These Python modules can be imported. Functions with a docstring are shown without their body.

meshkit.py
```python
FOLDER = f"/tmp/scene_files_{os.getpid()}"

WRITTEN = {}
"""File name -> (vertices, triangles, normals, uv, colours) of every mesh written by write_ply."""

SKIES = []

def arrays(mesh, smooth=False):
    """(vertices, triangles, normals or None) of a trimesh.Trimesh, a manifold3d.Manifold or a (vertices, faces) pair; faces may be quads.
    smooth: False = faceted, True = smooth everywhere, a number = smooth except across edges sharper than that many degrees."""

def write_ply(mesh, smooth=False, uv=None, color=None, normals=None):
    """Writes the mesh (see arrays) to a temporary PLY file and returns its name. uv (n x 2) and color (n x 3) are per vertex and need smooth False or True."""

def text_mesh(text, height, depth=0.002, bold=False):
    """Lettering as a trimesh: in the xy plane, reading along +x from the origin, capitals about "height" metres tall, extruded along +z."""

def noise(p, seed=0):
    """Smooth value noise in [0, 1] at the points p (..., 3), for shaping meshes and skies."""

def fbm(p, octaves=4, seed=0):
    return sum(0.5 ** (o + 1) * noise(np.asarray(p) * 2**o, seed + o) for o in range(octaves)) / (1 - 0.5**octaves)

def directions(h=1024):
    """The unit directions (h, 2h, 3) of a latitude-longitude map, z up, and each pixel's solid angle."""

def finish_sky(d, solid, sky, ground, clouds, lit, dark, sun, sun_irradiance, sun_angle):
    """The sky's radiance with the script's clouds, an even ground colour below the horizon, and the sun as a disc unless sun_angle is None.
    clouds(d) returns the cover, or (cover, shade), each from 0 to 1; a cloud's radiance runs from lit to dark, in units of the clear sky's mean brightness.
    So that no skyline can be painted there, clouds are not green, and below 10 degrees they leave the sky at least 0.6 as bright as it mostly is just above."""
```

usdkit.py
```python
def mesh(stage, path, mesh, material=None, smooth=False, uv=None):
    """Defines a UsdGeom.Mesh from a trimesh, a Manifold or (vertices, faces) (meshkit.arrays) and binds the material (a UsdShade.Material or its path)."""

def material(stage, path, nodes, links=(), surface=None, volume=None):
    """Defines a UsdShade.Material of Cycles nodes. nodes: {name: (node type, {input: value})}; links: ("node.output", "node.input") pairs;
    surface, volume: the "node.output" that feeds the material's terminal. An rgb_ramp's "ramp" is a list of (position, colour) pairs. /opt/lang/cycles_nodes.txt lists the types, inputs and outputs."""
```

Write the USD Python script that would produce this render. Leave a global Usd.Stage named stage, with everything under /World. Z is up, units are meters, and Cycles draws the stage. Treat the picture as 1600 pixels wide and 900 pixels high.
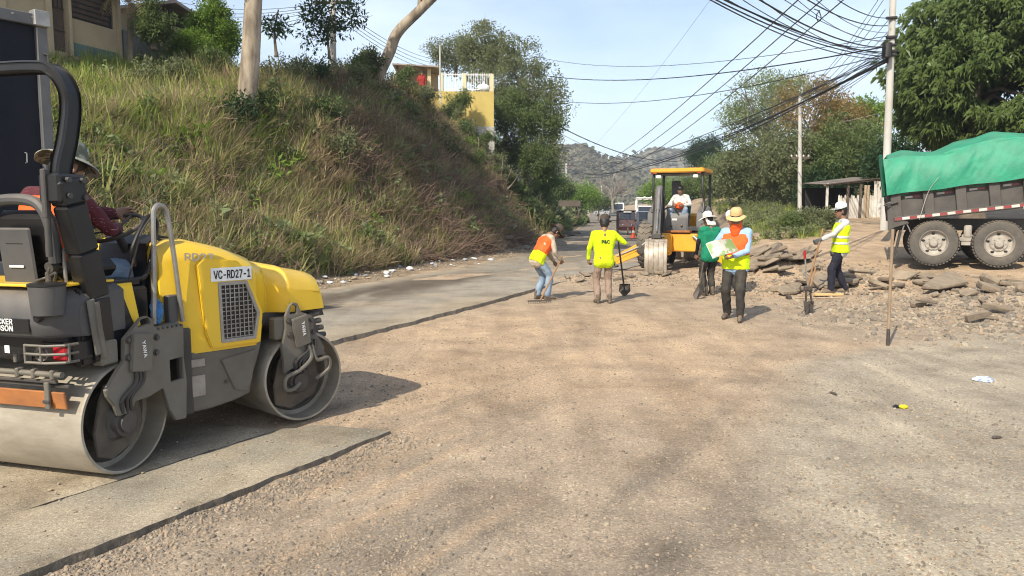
import math, random
import numpy as np, trimesh, manifold3d, usdkit, meshkit
from manifold3d import Manifold, OpType
from pxr import Usd, UsdGeom, UsdLux, UsdShade, Gf, Sdf, Vt

stage = Usd.Stage.CreateInMemory()
UsdGeom.SetStageUpAxis(stage, 'Z'); UsdGeom.SetStageMetersPerUnit(stage, 1.0)
UsdGeom.Xform.Define(stage, '/World'); UsdGeom.Scope.Define(stage, '/World/Looks')

# ---------------------------------------------------------------- camera, sky, sun, exposure
FOC, EYE, HORIZON = 1163.0, 1.65, 333.0          # of the 1600 x 900 photograph
PITCH = math.atan((450 - HORIZON) / FOC)
cam = UsdGeom.Camera.Define(stage, '/World/camera')
cam.CreateHorizontalApertureAttr(36.0); cam.CreateVerticalApertureAttr(20.25); cam.CreateFocalLengthAttr(36.0 * FOC / 1600)
cam.CreateClippingRangeAttr(Gf.Vec2f(0.05, 5000)); cam.CreateExposureAttr(0.60)
cam.AddTranslateOp().Set(Gf.Vec3d(0, 0, EYE)); cam.AddRotateXOp().Set(90 - math.degrees(PITCH))

SUN_AZ, SUN_EL = math.radians(31), math.radians(40)   # shadows run 31 degrees right of the view axis
to_sun = np.array([-math.sin(SUN_AZ) * math.cos(SUN_EL), -math.cos(SUN_AZ) * math.cos(SUN_EL), math.sin(SUN_EL)])
sky_mat = usdkit.material(stage, '/World/Looks/sky', {
    'sky': ('sky_texture', {'sky_type': 'single_scattering', 'sun_disc': False, 'sun_elevation': SUN_EL, 'sun_rotation': math.atan2(to_sun[0], to_sun[1]), 'altitude': 400.0, 'air_density': 1.0, 'aerosol_density': 1.6, 'ozone_density': 1.0}),
    'tc': ('texture_coordinate', {}), 'map': ('mapping', {'scale': (1.0, 1.0, 3.2)}),
    'n': ('noise_texture', {'scale': 1.7, 'detail': 6.0, 'roughness': 0.55, 'distortion': 0.3}),
    'r': ('rgb_ramp', {'ramp': [(0.40, (0, 0, 0)), (0.75, (0.42, 0.42, 0.42))]}),
    'mix': ('mix_color', {'b': (9.0, 9.6, 10.2)}), 'bg': ('background_shader', {'strength': 0.128})},
    [('tc.generated', 'map.vector'), ('map.vector', 'n.vector'), ('n.fac', 'r.fac'), ('r.color', 'mix.fac'), ('sky.color', 'mix.a'), ('mix.result', 'bg.color')], surface='bg.background')
dome = UsdLux.DomeLight.Define(stage, '/World/sky'); UsdShade.MaterialBindingAPI.Apply(dome.GetPrim()).Bind(sky_mat)
dome.GetPrim().SetCustomDataByKey('kind', 'structure')
sun = UsdLux.DistantLight.Define(stage, '/World/sun')
sun.CreateIntensityAttr(1.15); sun.CreateAngleAttr(0.53); sun.CreateNormalizeAttr(True); sun.CreateColorAttr(Gf.Vec3f(1.0, 0.92, 0.78))
sun.AddRotateZOp().Set(math.degrees(math.atan2(to_sun[0], -to_sun[1]))); sun.AddRotateXOp().Set(90 - math.degrees(SUN_EL))

# ---------------------------------------------------------------- helpers
rng = np.random.default_rng(7)
def ray(u, v):
    x, y = (u - 800) / FOC, (450 - v) / FOC
    return np.array([x, math.cos(PITCH) + y * math.sin(PITCH), -math.sin(PITCH) + y * math.cos(PITCH)])
CAM = np.array([0, 0, EYE])
def gp(u, v, z=0.0):
    r = ray(u, v); return CAM + r * ((z - EYE) / r[2])
def at(u, v, y):
    r = ray(u, v); return CAM + r * (y / r[1])
def V(*a): return np.array(a, float)
def unit(v): v = np.asarray(v, float); return v / max(np.linalg.norm(v), 1e-12)
def sstep(a, b, x): t = np.clip((np.asarray(x, float) - a) / (b - a), 0, 1); return t * t * (3 - 2 * t)
def rotz(deg): a = math.radians(deg); c, s = math.cos(a), math.sin(a); return np.array([[c, -s, 0], [s, c, 0], [0, 0, 1.0]])
def roty(deg): a = math.radians(deg); c, s = math.cos(a), math.sin(a); return np.array([[c, 0, s], [0, 1, 0], [-s, 0, c]])
def rotx(deg): a = math.radians(deg); c, s = math.cos(a), math.sin(a); return np.array([[1, 0, 0], [0, c, -s], [0, s, c]])
def frame(d):
    d = unit(d); a = V(0, 0, 1) if abs(d[2]) < 0.9 else V(1, 0, 0)
    x = unit(np.cross(a, d)); return x, np.cross(d, x), d

_CH = None
def chamfer_box(s, b):
    """Box of size s with edges cut by b: 24 vertices."""
    global _CH
    h = np.asarray(s, float) / 2; b = min(b, 0.45 * 2 * h.min())
    P = []
    for sx in (-1, 1):
        for sy in (-1, 1):
            for sz in (-1, 1):
                P += [(sx * h[0], sy * (h[1] - b), sz * (h[2] - b)), (sx * (h[0] - b), sy * h[1], sz * (h[2] - b)), (sx * (h[0] - b), sy * (h[1] - b), sz * h[2])]
    P = np.array(P)
    if _CH is None:
        Q = chamfer_points_ref(); hull = trimesh.convex.convex_hull(Q)
        idx = np.array([np.argmin(((Q - v) ** 2).sum(1)) for v in hull.vertices]); _CH = idx[hull.faces]
    return P, _CH
def chamfer_points_ref():
    P, h, b = [], V(.5, .55, .6), .1
    for sx in (-1, 1):
        for sy in (-1, 1):
            for sz in (-1, 1):
                P += [(sx * h[0], sy * (h[1] - b), sz * (h[2] - b)), (sx * (h[0] - b), sy * h[1], sz * (h[2] - b)), (sx * (h[0] - b), sy * (h[1] - b), sz * h[2])]
    return np.array(P)

class MB:
    """Collects shapes into one mesh; M, T: a rotation and a shift put on everything that is added."""
    def __init__(s, M=None, T=None): s.v, s.f, s.n, s.M, s.T = [], [], 0, M, T
    def add(s, v, f):
        v = np.asarray(v, float)
        if s.M is not None: v = v @ s.M.T
        if s.T is not None: v = v + s.T
        s.v.append(v); s.f.append(np.asarray(f, int) + s.n); s.n += len(v); return s
    def tm(s, m): return s.add(m.vertices, m.faces)
    def man(s, m): k = m.to_mesh(); return s.add(k.vert_properties[:, :3], k.tri_verts)
    def box(s, c, size, b=0.008, R=None):
        v, f = chamfer_box(size, b)
        if R is not None: v = v @ np.asarray(R).T
        return s.add(v + np.asarray(c, float), f)
    def beam(s, p0, p1, w, h, b=0.006, up=None):
        """Box beam from p0 to p1, w wide and h high."""
        p0, p1 = np.asarray(p0, float), np.asarray(p1, float); d = p1 - p0; L = np.linalg.norm(d); d = d / L
        up = V(0, 0, 1) if up is None else np.asarray(up, float)
        if abs(d @ unit(up)) > 0.98: up = V(1, 0, 0)
        x = unit(np.cross(d, up)); z = np.cross(x, d)
        return s.box((p0 + p1) / 2, (L, w, h), b, np.stack([d, x, z], 1))
    def cyl(s, p0, p1, r0, r1=None, n=20, cap=True):
        r1 = r0 if r1 is None else r1
        p0, p1 = np.asarray(p0, float), np.asarray(p1, float); x, y, d = frame(p1 - p0)
        a = np.arange(n) / n * 2 * np.pi; ring = np.outer(np.cos(a), x) + np.outer(np.sin(a), y)
        v = np.vstack([p0 + ring * r0, p1 + ring * r1, [p0], [p1]]); i = np.arange(n); j = (i + 1) % n
        f = [np.stack([i, j, j + n], 1), np.stack([i, j + n, i + n], 1)]
        if cap: f += [np.stack([j, i, np.full(n, 2 * n)], 1), np.stack([i + n, j + n, np.full(n, 2 * n + 1)], 1)]
        return s.add(v, np.vstack(f))
    def lathe(s, c, axis, prof, n=48, closed=False):
        """prof: (along axis, radius) pairs turned about the axis through c."""
        x, y, d = frame(axis); c = np.asarray(c, float); prof = np.asarray(prof, float)
        a = np.arange(n) / n * 2 * np.pi; ring = np.outer(np.cos(a), x) + np.outer(np.sin(a), y)
        v = np.vstack([c + d * t + ring * r for t, r in prof]); m = len(prof); i = np.arange(n); j = (i + 1) % n; f = []
        for k in range(m if closed else m - 1):
            o, q = k * n, ((k + 1) % m) * n
            f += [np.stack([o + i, o + j, q + j], 1), np.stack([o + i, q + j, q + i], 1)]
        return s.add(v, np.vstack(f))
    def tube(s, pts, r, n=8, smooth=0):
        pts = np.asarray(pts, float)
        if smooth: pts = spline(pts, smooth)
        r = np.broadcast_to(np.asarray(r, float), (len(pts),)) if np.ndim(r) == 0 or len(r) == len(pts) else np.interp(np.linspace(0, 1, len(pts)), np.linspace(0, 1, len(r)), r)
        t = np.gradient(pts, axis=0); t /= np.maximum(np.linalg.norm(t, axis=1, keepdims=True), 1e-9)
        x = frame(t[0])[0]; a = np.arange(n) / n * 2 * np.pi; rows = []
        for k in range(len(pts)):
            x = unit(x - t[k] * (x @ t[k])); y = np.cross(t[k], x)
            rows.append(pts[k] + (np.outer(np.cos(a), x) + np.outer(np.sin(a), y)) * r[k])
        v = np.vstack(rows + [[pts[0]], [pts[-1]]]); m = len(pts); i = np.arange(n); j = (i + 1) % n; f = []
        for k in range(m - 1): f += [np.stack([k * n + i, k * n + j, k * n + n + j], 1), np.stack([k * n + i, k * n + n + j, k * n + n + i], 1)]
        f += [np.stack([j, i, np.full(n, m * n)], 1), np.stack([(m - 1) * n + i, (m - 1) * n + j, np.full(n, m * n + 1)], 1)]
        return s.add(v, np.vstack(f))
    def prism(s, poly, o, ex, ey, t, b=0.0):
        """2-D polygon (shapely or points) placed with origin o, axes ex, ey and extruded by t along ex x ey (centred)."""
        from shapely.geometry import Polygon
        P = poly if hasattr(poly, 'geom_type') else Polygon(poly)
        ex, ey = unit(ex), unit(ey); ez = np.cross(ex, ey); o = np.asarray(o, float)
        for g in getattr(P, 'geoms', [P]):
            if b:
                cs = manifold3d.CrossSection([np.array(g.exterior.coords)[:-1]] + [np.array(h.coords)[:-1] for h in g.interiors], manifold3d.FillRule.EvenOdd)
                inner = cs.offset(-b, manifold3d.JoinType.Miter)
                m = Manifold.batch_boolean([cs.extrude(t - 2 * b).translate([0, 0, b]), inner.extrude(t)], OpType.Add).to_mesh(); v, f = m.vert_properties[:, :3], m.tri_verts
            else:
                k = trimesh.creation.extrude_polygon(g, t, engine='earcut'); v, f = k.vertices, k.faces
            v = np.asarray(v, float) - V(0, 0, t / 2)
            s.add(o + v @ np.stack([ex, ey, ez]), f)
        return s
    def ell(s, c, r, n=2, R=None):
        m = ICO[n]; v = m.vertices * np.asarray(r, float)
        if R is not None: v = v @ np.asarray(R).T
        return s.add(v + np.asarray(c, float), m.faces)
    def arr(s): return np.vstack(s.v), np.vstack(s.f)
    def build(s, name, material, parent=None, smooth=35, **k): return obj(name, s.arr(), material, parent, smooth, **k)
ICO = {n: trimesh.creation.icosphere(subdivisions=n) for n in (0, 1, 2, 3)}
def spline(p, k=6):
    p = np.asarray(p, float); q = np.vstack([2 * p[0] - p[1], p, 2 * p[-1] - p[-2]]); out = []
    for i in range(1, len(q) - 2):
        a, b, c, d = q[i - 1:i + 3]
        for t in np.arange(k) / k: out.append(0.5 * (2 * b + (c - a) * t + (2 * a - 5 * b + 4 * c - d) * t * t + (3 * b - a - 3 * c + d) * t ** 3))
    return np.array(out + [p[-1]])

COUNT = {}
def free(name, parent='/World'):
    k = (str(parent), name); n = COUNT.get(k, -1) + 1; COUNT[k] = n
    return f'{parent}/{name}' + (f'_{n:03d}' if n else '')
def pth(p): return '/World' if p is None else (str(p.GetPath()) if hasattr(p, 'GetPath') else str(p))
def tag(p, label=None, cat=None, group=None, kind=None):
    p = p.GetPrim() if hasattr(p, 'GetPrim') else p
    for k, x in (('label', label), ('category', cat), ('group', group), ('kind', kind)):
        if x: p.SetCustomDataByKey(k, x)
    return p
def obj(name, mesh, material, parent=None, smooth=35, label=None, cat=None, group=None, kind=None, col=None):
    m = usdkit.mesh(stage, free(name, pth(parent)), mesh, LOOKS[material] if isinstance(material, str) else material, smooth)
    if col is not None: UsdGeom.PrimvarsAPI(m).CreatePrimvar('mask', Sdf.ValueTypeNames.Color3fArray, 'vertex').Set(Vt.Vec3fArray.FromNumpy(np.asarray(col, np.float32)))
    return tag(m, label, cat, group, kind)
def thing(name, label, cat, loc=(0, 0, 0), rz=0.0, group=None, R=None):
    x = UsdGeom.Xform.Define(stage, free(name)); x.AddTranslateOp().Set(Gf.Vec3d(*map(float, loc)))
    if rz: x.AddRotateZOp().Set(float(rz))
    return tag(x, label, cat, group)
def copy_of(src, name, label, cat, loc, rz=0.0, scale=1.0, group=None):
    x = UsdGeom.Xform.Define(stage, free(name)); x.AddTranslateOp().Set(Gf.Vec3d(*map(float, loc))); x.AddRotateZOp().Set(float(rz))
    x.AddScaleOp().Set(Gf.Vec3f(*np.broadcast_to(scale, 3).astype(float).tolist()))
    x.GetPrim().GetReferences().AddInternalReference(src.GetPath()); x.GetPrim().SetInstanceable(True)
    return tag(x, label, cat, group)
def scatter(name, protos, pos, scale, mats, kind='stuff', label=None, tilt=None, cat=None, seed=1):
    """ONE PointInstancer of many small copies; protos: (mesh, material) pairs."""
    r = np.random.default_rng(seed); p = free(name); pi = UsdGeom.PointInstancer.Define(stage, p)
    UsdGeom.Scope.Define(stage, p + '/kinds'); paths = []
    for i, (m, mm) in enumerate(protos):
        paths.append(usdkit.mesh(stage, f'{p}/kinds/{name}_kind_{i:03d}', m, LOOKS[mm], False).GetPath())
    pi.CreatePrototypesRel().SetTargets(paths); n = len(pos)
    pi.CreateProtoIndicesAttr(Vt.IntArray.FromNumpy(r.integers(0, len(protos), n).astype(np.int32)))
    pi.CreatePositionsAttr(Vt.Vec3fArray.FromNumpy(np.asarray(pos, np.float32)))
    sc = np.asarray(scale, float); sc = np.repeat(sc[:, None], 3, 1) if sc.ndim == 1 else sc
    pi.CreateScalesAttr(Vt.Vec3fArray.FromNumpy(sc.astype(np.float32)))
    yaw = r.uniform(0, 2 * np.pi, n); tl = r.normal(0, 1, (n, 2)) * (0.12 if tilt is None else tilt)
    q = []
    for a, (tx, ty) in zip(yaw, tl):
        g = (Gf.Rotation(Gf.Vec3d(0, 0, 1), math.degrees(a)) * Gf.Rotation(Gf.Vec3d(1, 0, 0), math.degrees(tx)) * Gf.Rotation(Gf.Vec3d(0, 1, 0), math.degrees(ty))).GetQuat()
        q.append(Gf.Quath(g))
    pi.CreateOrientationsAttr(Vt.QuathArray(q))
    return tag(pi, label, cat, None, kind)

# ---------------------------------------------------------------- materials
LOOKS = {}
def mat(name, c, c2=None, scale=4.0, rough=0.6, metal=0.0, bump=0.0, bscale=40.0, dust=0.0, dust_c=(0.36, 0.285, 0.195), coat=0.0, spec=0.5, lo=0.35, hi=0.65, island=None, transl=0.0, stretch=(1, 1, 1), world=False, upn=0.0):
    N = {'tc': ('texture_coordinate', {}), 'geo': ('geometry', {}), 'map': ('mapping', {'scale': stretch}),
         'n': ('noise_texture', {'scale': scale, 'detail': 5.0, 'roughness': 0.6}), 'p': ('principled_bsdf', {'roughness': rough, 'metallic': metal, 'coat_weight': coat, 'specular_ior_level': spec})}
    L = [(('geo.position' if world else 'tc.object'), 'map.vector'), ('map.vector', 'n.vector')]
    N['r'] = ('rgb_ramp', {'ramp': [(lo, c), (hi, c2 or tuple(x * 0.82 for x in c))]}); L.append(('n.fac', 'r.fac')); out = 'r.color'
    if island:
        N['ir'] = ('rgb_ramp', {'ramp': [(i / (len(island) - 1), k) for i, k in enumerate(island)]}); L.append(('geo.random_per_island', 'ir.fac'))
        N['im'] = ('mix_color', {'blend_type': 'mix', 'fac': 0.65}); L += [(out, 'im.a'), ('ir.color', 'im.b')]; out = 'im.result'
    if dust:
        N['dn'] = ('noise_texture', {'scale': 2.3, 'detail': 7.0, 'roughness': 0.68}); L.append(('map.vector', 'dn.vector'))
        N['sx'] = ('separate_xyz', {}); L.append(('geo.normal', 'sx.vector'))
        N['up'] = ('map_range', {'from_min': -0.2, 'from_max': 1.0, 'to_min': 0.15, 'to_max': 1.0, 'clamp': True}); L.append(('sx.z', 'up.value'))
        N['dr'] = ('map_range', {'from_min': 0.38, 'from_max': 0.68, 'to_min': 0.0, 'to_max': 1.0, 'clamp': True}); L.append(('dn.fac', 'dr.value'))
        N['da'] = ('math', {'math_type': 'multiply_add', 'value2': 0.7, 'value3': 0.25}); L.append(('dr.result', 'da.value1'))
        N['dm'] = ('math', {'math_type': 'multiply'}); L += [('da.value', 'dm.value1'), ('up.result', 'dm.value2')]
        N['dk'] = ('math', {'math_type': 'multiply', 'value2': dust, 'use_clamp': True}); L.append(('dm.value', 'dk.value1'))
        N['dx'] = ('mix_color', {'b': dust_c}); L += [('dk.value', 'dx.fac'), (out, 'dx.a')]; out = 'dx.result'
        N['rr'] = ('map_range', {'to_min': rough, 'to_max': 0.9, 'clamp': True}); L += [('dk.value', 'rr.value'), ('rr.result', 'p.roughness')]
    L.append((out, 'p.base_color'))
    if bump:
        N['bn'] = ('noise_texture', {'scale': bscale, 'detail': 4.0, 'roughness': 0.65}); L.append(('map.vector', 'bn.vector'))
        N['b'] = ('bump', {'strength': bump, 'distance': 0.02}); L += [('bn.fac', 'b.height'), ('b.normal', 'p.normal')]
    if upn:
        N['us'] = ('vector_math', {'math_type': 'scale', 'scale': 1 - upn}); N['ua'] = ('vector_math', {'math_type': 'add', 'vector2': (0, 0, upn)}); N['un'] = ('vector_math', {'math_type': 'normalize'})
        L += [('geo.normal', 'us.vector1'), ('us.vector', 'ua.vector1'), ('ua.vector', 'un.vector1'), ('un.vector', 'p.normal')]
    surf = 'p.BSDF'
    if transl:
        N['t'] = ('translucent_bsdf', {}); N['mx'] = ('mix_closure', {'fac': transl}); L += [(out, 't.color'), ('p.BSDF', 'mx.closure1'), ('t.BSDF', 'mx.closure2')]; surf = 'mx.closure'
    LOOKS[name] = usdkit.material(stage, '/World/Looks/' + name, N, L, surface=surf)
mat('yellow_paint', (0.80, 0.52, 0.012), (0.76, 0.47, 0.01), 1.5, rough=0.36, coat=0.2, dust=0.42)
mat('black_paint', (0.006, 0.006, 0.007), (0.012, 0.012, 0.012), 3, rough=0.34, spec=.4, dust=0.045)
mat('cover_plastic', (0.035, 0.037, 0.040), (0.05, 0.052, 0.055), 3, rough=0.55, bump=0.05, bscale=220, dust=0.42)
mat('grey_steel', (0.12, 0.113, 0.094), (0.085, 0.078, 0.064), 4, rough=0.5, dust=0.45)
mat('dark_steel', (0.03, 0.03, 0.03), (0.05, 0.045, 0.04), 5, rough=0.5, dust=0.25)
mat('drum_steel', (0.40, 0.365, 0.295), (0.25, 0.22, 0.17), 5, rough=0.58, metal=0.25, bump=0.12, bscale=60, stretch=(1, 0.35, 1), dust=0.35)
mat('drum_inner', (0.055, 0.045, 0.035), (0.10, 0.08, 0.055), 6, rough=0.8, bump=0.3, bscale=30)
mat('rust_bar', (0.36, 0.135, 0.035), (0.22, 0.085, 0.03), 6, rough=0.75, bump=0.1, stretch=(1, 0.5, 1))
mat('bare_steel', (0.35, 0.34, 0.32), (0.25, 0.24, 0.22), 8, rough=0.4, metal=0.6, dust=0.3)
mat('rubber', (0.018, 0.018, 0.018), (0.03, 0.028, 0.026), 9, rough=0.75, dust=0.35)
mat('hose', (0.02, 0.02, 0.02), None, 9, rough=0.5, dust=0.3)
mat('white_paint', (0.78, 0.77, 0.73), (0.68, 0.66, 0.61), 3, rough=0.5, dust=0.15)
mat('plate_white', (0.80, 0.82, 0.80), (0.72, 0.74, 0.72), 6, rough=0.35, dust=0.1)
mat('letter_black', (0.012, 0.013, 0.016), None, 5, rough=0.4)
mat('letter_white', (0.75, 0.74, 0.70), None, 5, rough=0.5)
mat('red_lens', (0.40, 0.012, 0.02), (0.25, 0.01, 0.015), 5, rough=0.2)
mat('blue_cloth', (0.04, 0.16, 0.36), (0.03, 0.11, 0.27), 8, rough=0.85, bump=0.3)
mat('wall_beige', (0.42, 0.33, 0.21), (0.36, 0.28, 0.18), 1.2, rough=0.85, bump=.08); mat('wall_teal', (0.09, 0.15, 0.14), (0.12, 0.17, 0.155), 2, rough=.85); mat('wall_yellow', (0.50, 0.38, 0.11), (0.44, 0.33, 0.095), 1.5, rough=.85, dust=.15); mat('wall_cream', (0.66, 0.56, 0.34), None, 2, rough=.8); mat('wall_grey', (0.20, 0.20, 0.19), (0.145, 0.15, 0.14), 1.5, rough=.9, bump=.15); mat('concrete', (0.42, 0.40, 0.36), (0.31, 0.295, 0.26), 2.5, rough=.85, bump=.15, bscale=30); mat('pole_concrete', (0.50, 0.48, 0.44), (0.38, 0.36, 0.32), 2.0, rough=.8, bump=.12, stretch=(1, 1, .3)); mat('pole_wood', (0.40, 0.31, 0.21), (0.28, 0.21, 0.14), 3, rough=.85, bump=.3, stretch=(2, 2, .2))
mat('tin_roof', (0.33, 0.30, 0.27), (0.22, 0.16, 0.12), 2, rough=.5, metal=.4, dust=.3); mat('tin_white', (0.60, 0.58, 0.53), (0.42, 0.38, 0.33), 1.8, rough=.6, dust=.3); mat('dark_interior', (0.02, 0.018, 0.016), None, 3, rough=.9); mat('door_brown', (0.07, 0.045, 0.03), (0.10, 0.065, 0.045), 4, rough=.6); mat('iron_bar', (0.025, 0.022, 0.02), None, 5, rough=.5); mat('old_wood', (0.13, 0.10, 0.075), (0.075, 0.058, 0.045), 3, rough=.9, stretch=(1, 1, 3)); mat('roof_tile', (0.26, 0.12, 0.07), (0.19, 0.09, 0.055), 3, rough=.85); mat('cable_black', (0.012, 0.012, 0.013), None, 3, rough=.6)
HAZE = 0.00045
# ---------------------------------------------------------------- the ground, the road and the bank
XL = np.array([(-9, 0), (-7.4, 5), (-6, 10), (-3.9, 15), (-1.2, 22), (0.8, 28), (3.5, 46), (8, 80), (16, 150), (32, 300), (60, 600)], float)
XR = np.array([(-8.0, 0), (-4.9, 5), (-2.38, 9.43), (-0.36, 14), (1.0, 17.5), (2.9, 21), (4.2, 24), (6.5, 30), (11, 46), (15, 80), (24, 150), (40, 300), (70, 600)], float)
def xl(y): return np.interp(y, XL[:, 1], XL[:, 0])
def xr(y): return np.interp(y, XR[:, 1], XR[:, 0])
def P2(x, y, k=1.0): return np.stack([np.asarray(x) * k, np.asarray(y) * k, np.zeros_like(np.asarray(x, float))], -1)
def gauss(x, y, cx, cy, sx, sy, a=0.0):
    c, s = math.cos(math.radians(a)), math.sin(math.radians(a)); dx, dy = x - cx, y - cy
    return np.exp(-((dx * c + dy * s) / sx) ** 2 - ((-dx * s + dy * c) / sy) ** 2)
def H(x, y):
    """Height of the ground."""
    x, y = np.asarray(x, float), np.asarray(y, float)
    q = (x - 5) * 0.75 + (y - 14) * 0.66
    right = sstep(0, 4, x - xr(y)) * sstep(10, 16, y)
    z = -0.055 + right * 0.078 * (np.sqrt(np.maximum(q - 0.6, 0) ** 2 + 0.5) - 0.7) * (q > 0.6) * np.clip(40 / np.maximum(q, 40), 0, 1)
    z = z + 0.0062 * np.clip(y - 60, 0, 400) + 0.035 * sstep(1.0, 3.0, x - 0.5 - 0.35 * y) * sstep(10.5, 9, y)
    z = z + 0.05 * gauss(x, y, -2.3, 6.4, 1.1, 0.9) + 0.05 * sstep(15, 19, y) * sstep(1.5, -1, x - xr(y))
    z = z + 0.16 * gauss(x, y, 2.6, 18.9, 1.6, 0.5, 15) + 0.42 * gauss(x, y, 6.5, 18.7, 0.9, 0.9) + 0.50 * gauss(x, y, 10.6, 13.0, 2.0, 1.1, 10) + 0.14 * gauss(x, y, 8.2, 16.3, 1.3, 0.45) + 0.12 * gauss(x, y, 8.7, 13.2, .9, .9)
    near = np.clip(40 / np.maximum(np.hypot(x, y), 40), 0, 1)
    a = math.radians(31); along, across = x * math.sin(a) + y * math.cos(a), x * math.cos(a) - y * math.sin(a)
    rut = meshkit.noise(np.stack([across * 2.2, along * 0.25, np.zeros_like(x)], -1), 3) - 0.5
    fine = meshkit.fbm(P2(x, y, 3.0), 5, 5) - 0.5
    rough = 0.3 + 0.9 * np.exp(-((x - 8) / 3.5) ** 2 - ((y - 12) / 3.5) ** 2) + 0.4 * sstep(-6, 0, x) * sstep(20, 8, y)
    return z + near * (0.022 * rut + 0.055 * fine * rough)
def gph(u, v):
    p = gp(u, v)
    for _ in range(8): p = gp(u, v, float(H(p[0], p[1])))
    return p
th = np.radians(np.concatenate([np.linspace(-180, -52, 40)[:-1], np.linspace(-52, 52, 560), np.linspace(52, 180, 40)[1:]]))
rr_ = 1.2 * 1.0125 ** np.arange(0, 565); rr_ = np.concatenate([[0.02, 0.5], rr_])
R_, T_ = np.meshgrid(rr_, th, indexing='ij'); gx, gy = R_ * np.sin(T_), R_ * np.cos(T_); gz = H(gx, gy)
nr, nt = gx.shape; ii, jj = np.meshgrid(np.arange(nr - 1), np.arange(nt - 1), indexing='ij'); a_ = ii * nt + jj
gf = np.vstack([np.stack([a_, a_ + nt + 1, a_ + nt], -1).reshape(-1, 3), np.stack([a_, a_ + 1, a_ + nt + 1], -1).reshape(-1, 3)])
dd = np.hypot(gx, gy)
n1 = meshkit.fbm(P2(gx, gy, 0.55), 4, 11); n2 = meshkit.fbm(P2(gx, gy, 1.6), 4, 12); n4 = meshkit.fbm(np.stack([(gx - 0.587 * gy) * 3.2, gy * .55, gx * 0], -1), 4, 14)
side = gx - np.interp(gy, [0, 3.3, 5.2, 8.4, 11.4, 14], [.2, .75, 1.25, 2.9, 7.6, 11]) + 0.9 * (n1 - 0.5) + .5 * (n2 - .5)
m_asph = sstep(0.0, 1.0, side) * sstep(11.5, 9.0, gy - 0.22 * (gx - 4) + 2 * (n2 - .5))
m_clay = np.clip(gauss(gx, gy, 0.9, 10.0, 3.0, 3.6, 0) * 1.3 + 0.75 * gauss(gx, gy, -0.9, 7.0, 1.0, 2.0, -31) + sstep(.52, .75, n1) * 0.5 * sstep(14, 8, gy) + 0.9 * sstep(12, 17, gy) * sstep(1.5, 5, gx - xr(gy)) + 0.6 * sstep(12, 20, gy), 0, 1) * (1 - m_asph) * (0.55 + 0.75 * n2)
e_off = gx - (-0.93 + (gy - 5.55) * 1.32 / 2.25)
for c_, w_ in ((.42, .07), (.72, .05), (1.05, .09), (1.75, .06)): m_clay = np.clip(m_clay + 0.9 * np.exp(-((e_off - c_ - .12 * (n1 - .5)) / w_) ** 2) * sstep(.40, .58, n4) * sstep(6.5, 5, gy), 0, 1)
m_dark = np.clip(sstep(0.52, 0.70, n4) * 0.42 * sstep(12, 5, gy) * (1 - m_asph) + 0.7 * gauss(gx, gy, 0.25, 3.4, 0.55, 1.6, -20) * sstep(.4, .65, n4), 0, 1)
m_dark = np.clip(m_dark + 0.9 * gauss(gx, gy, 6.0, 6.6, 0.9, 0.25, -20) * n1 * 1.6 + 0.7 * gauss(gx, gy, 8.6, 8.6, 1.2, 1.0) * n1 + 0.9 * gauss(gx, gy, 5.1, 5.3, .7, .5) * n2 + 0.5 * sstep(26, 30, gy) * sstep(8, 0, gx - xr(gy)) * (gx > xr(gy)), 0, 1)
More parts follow.
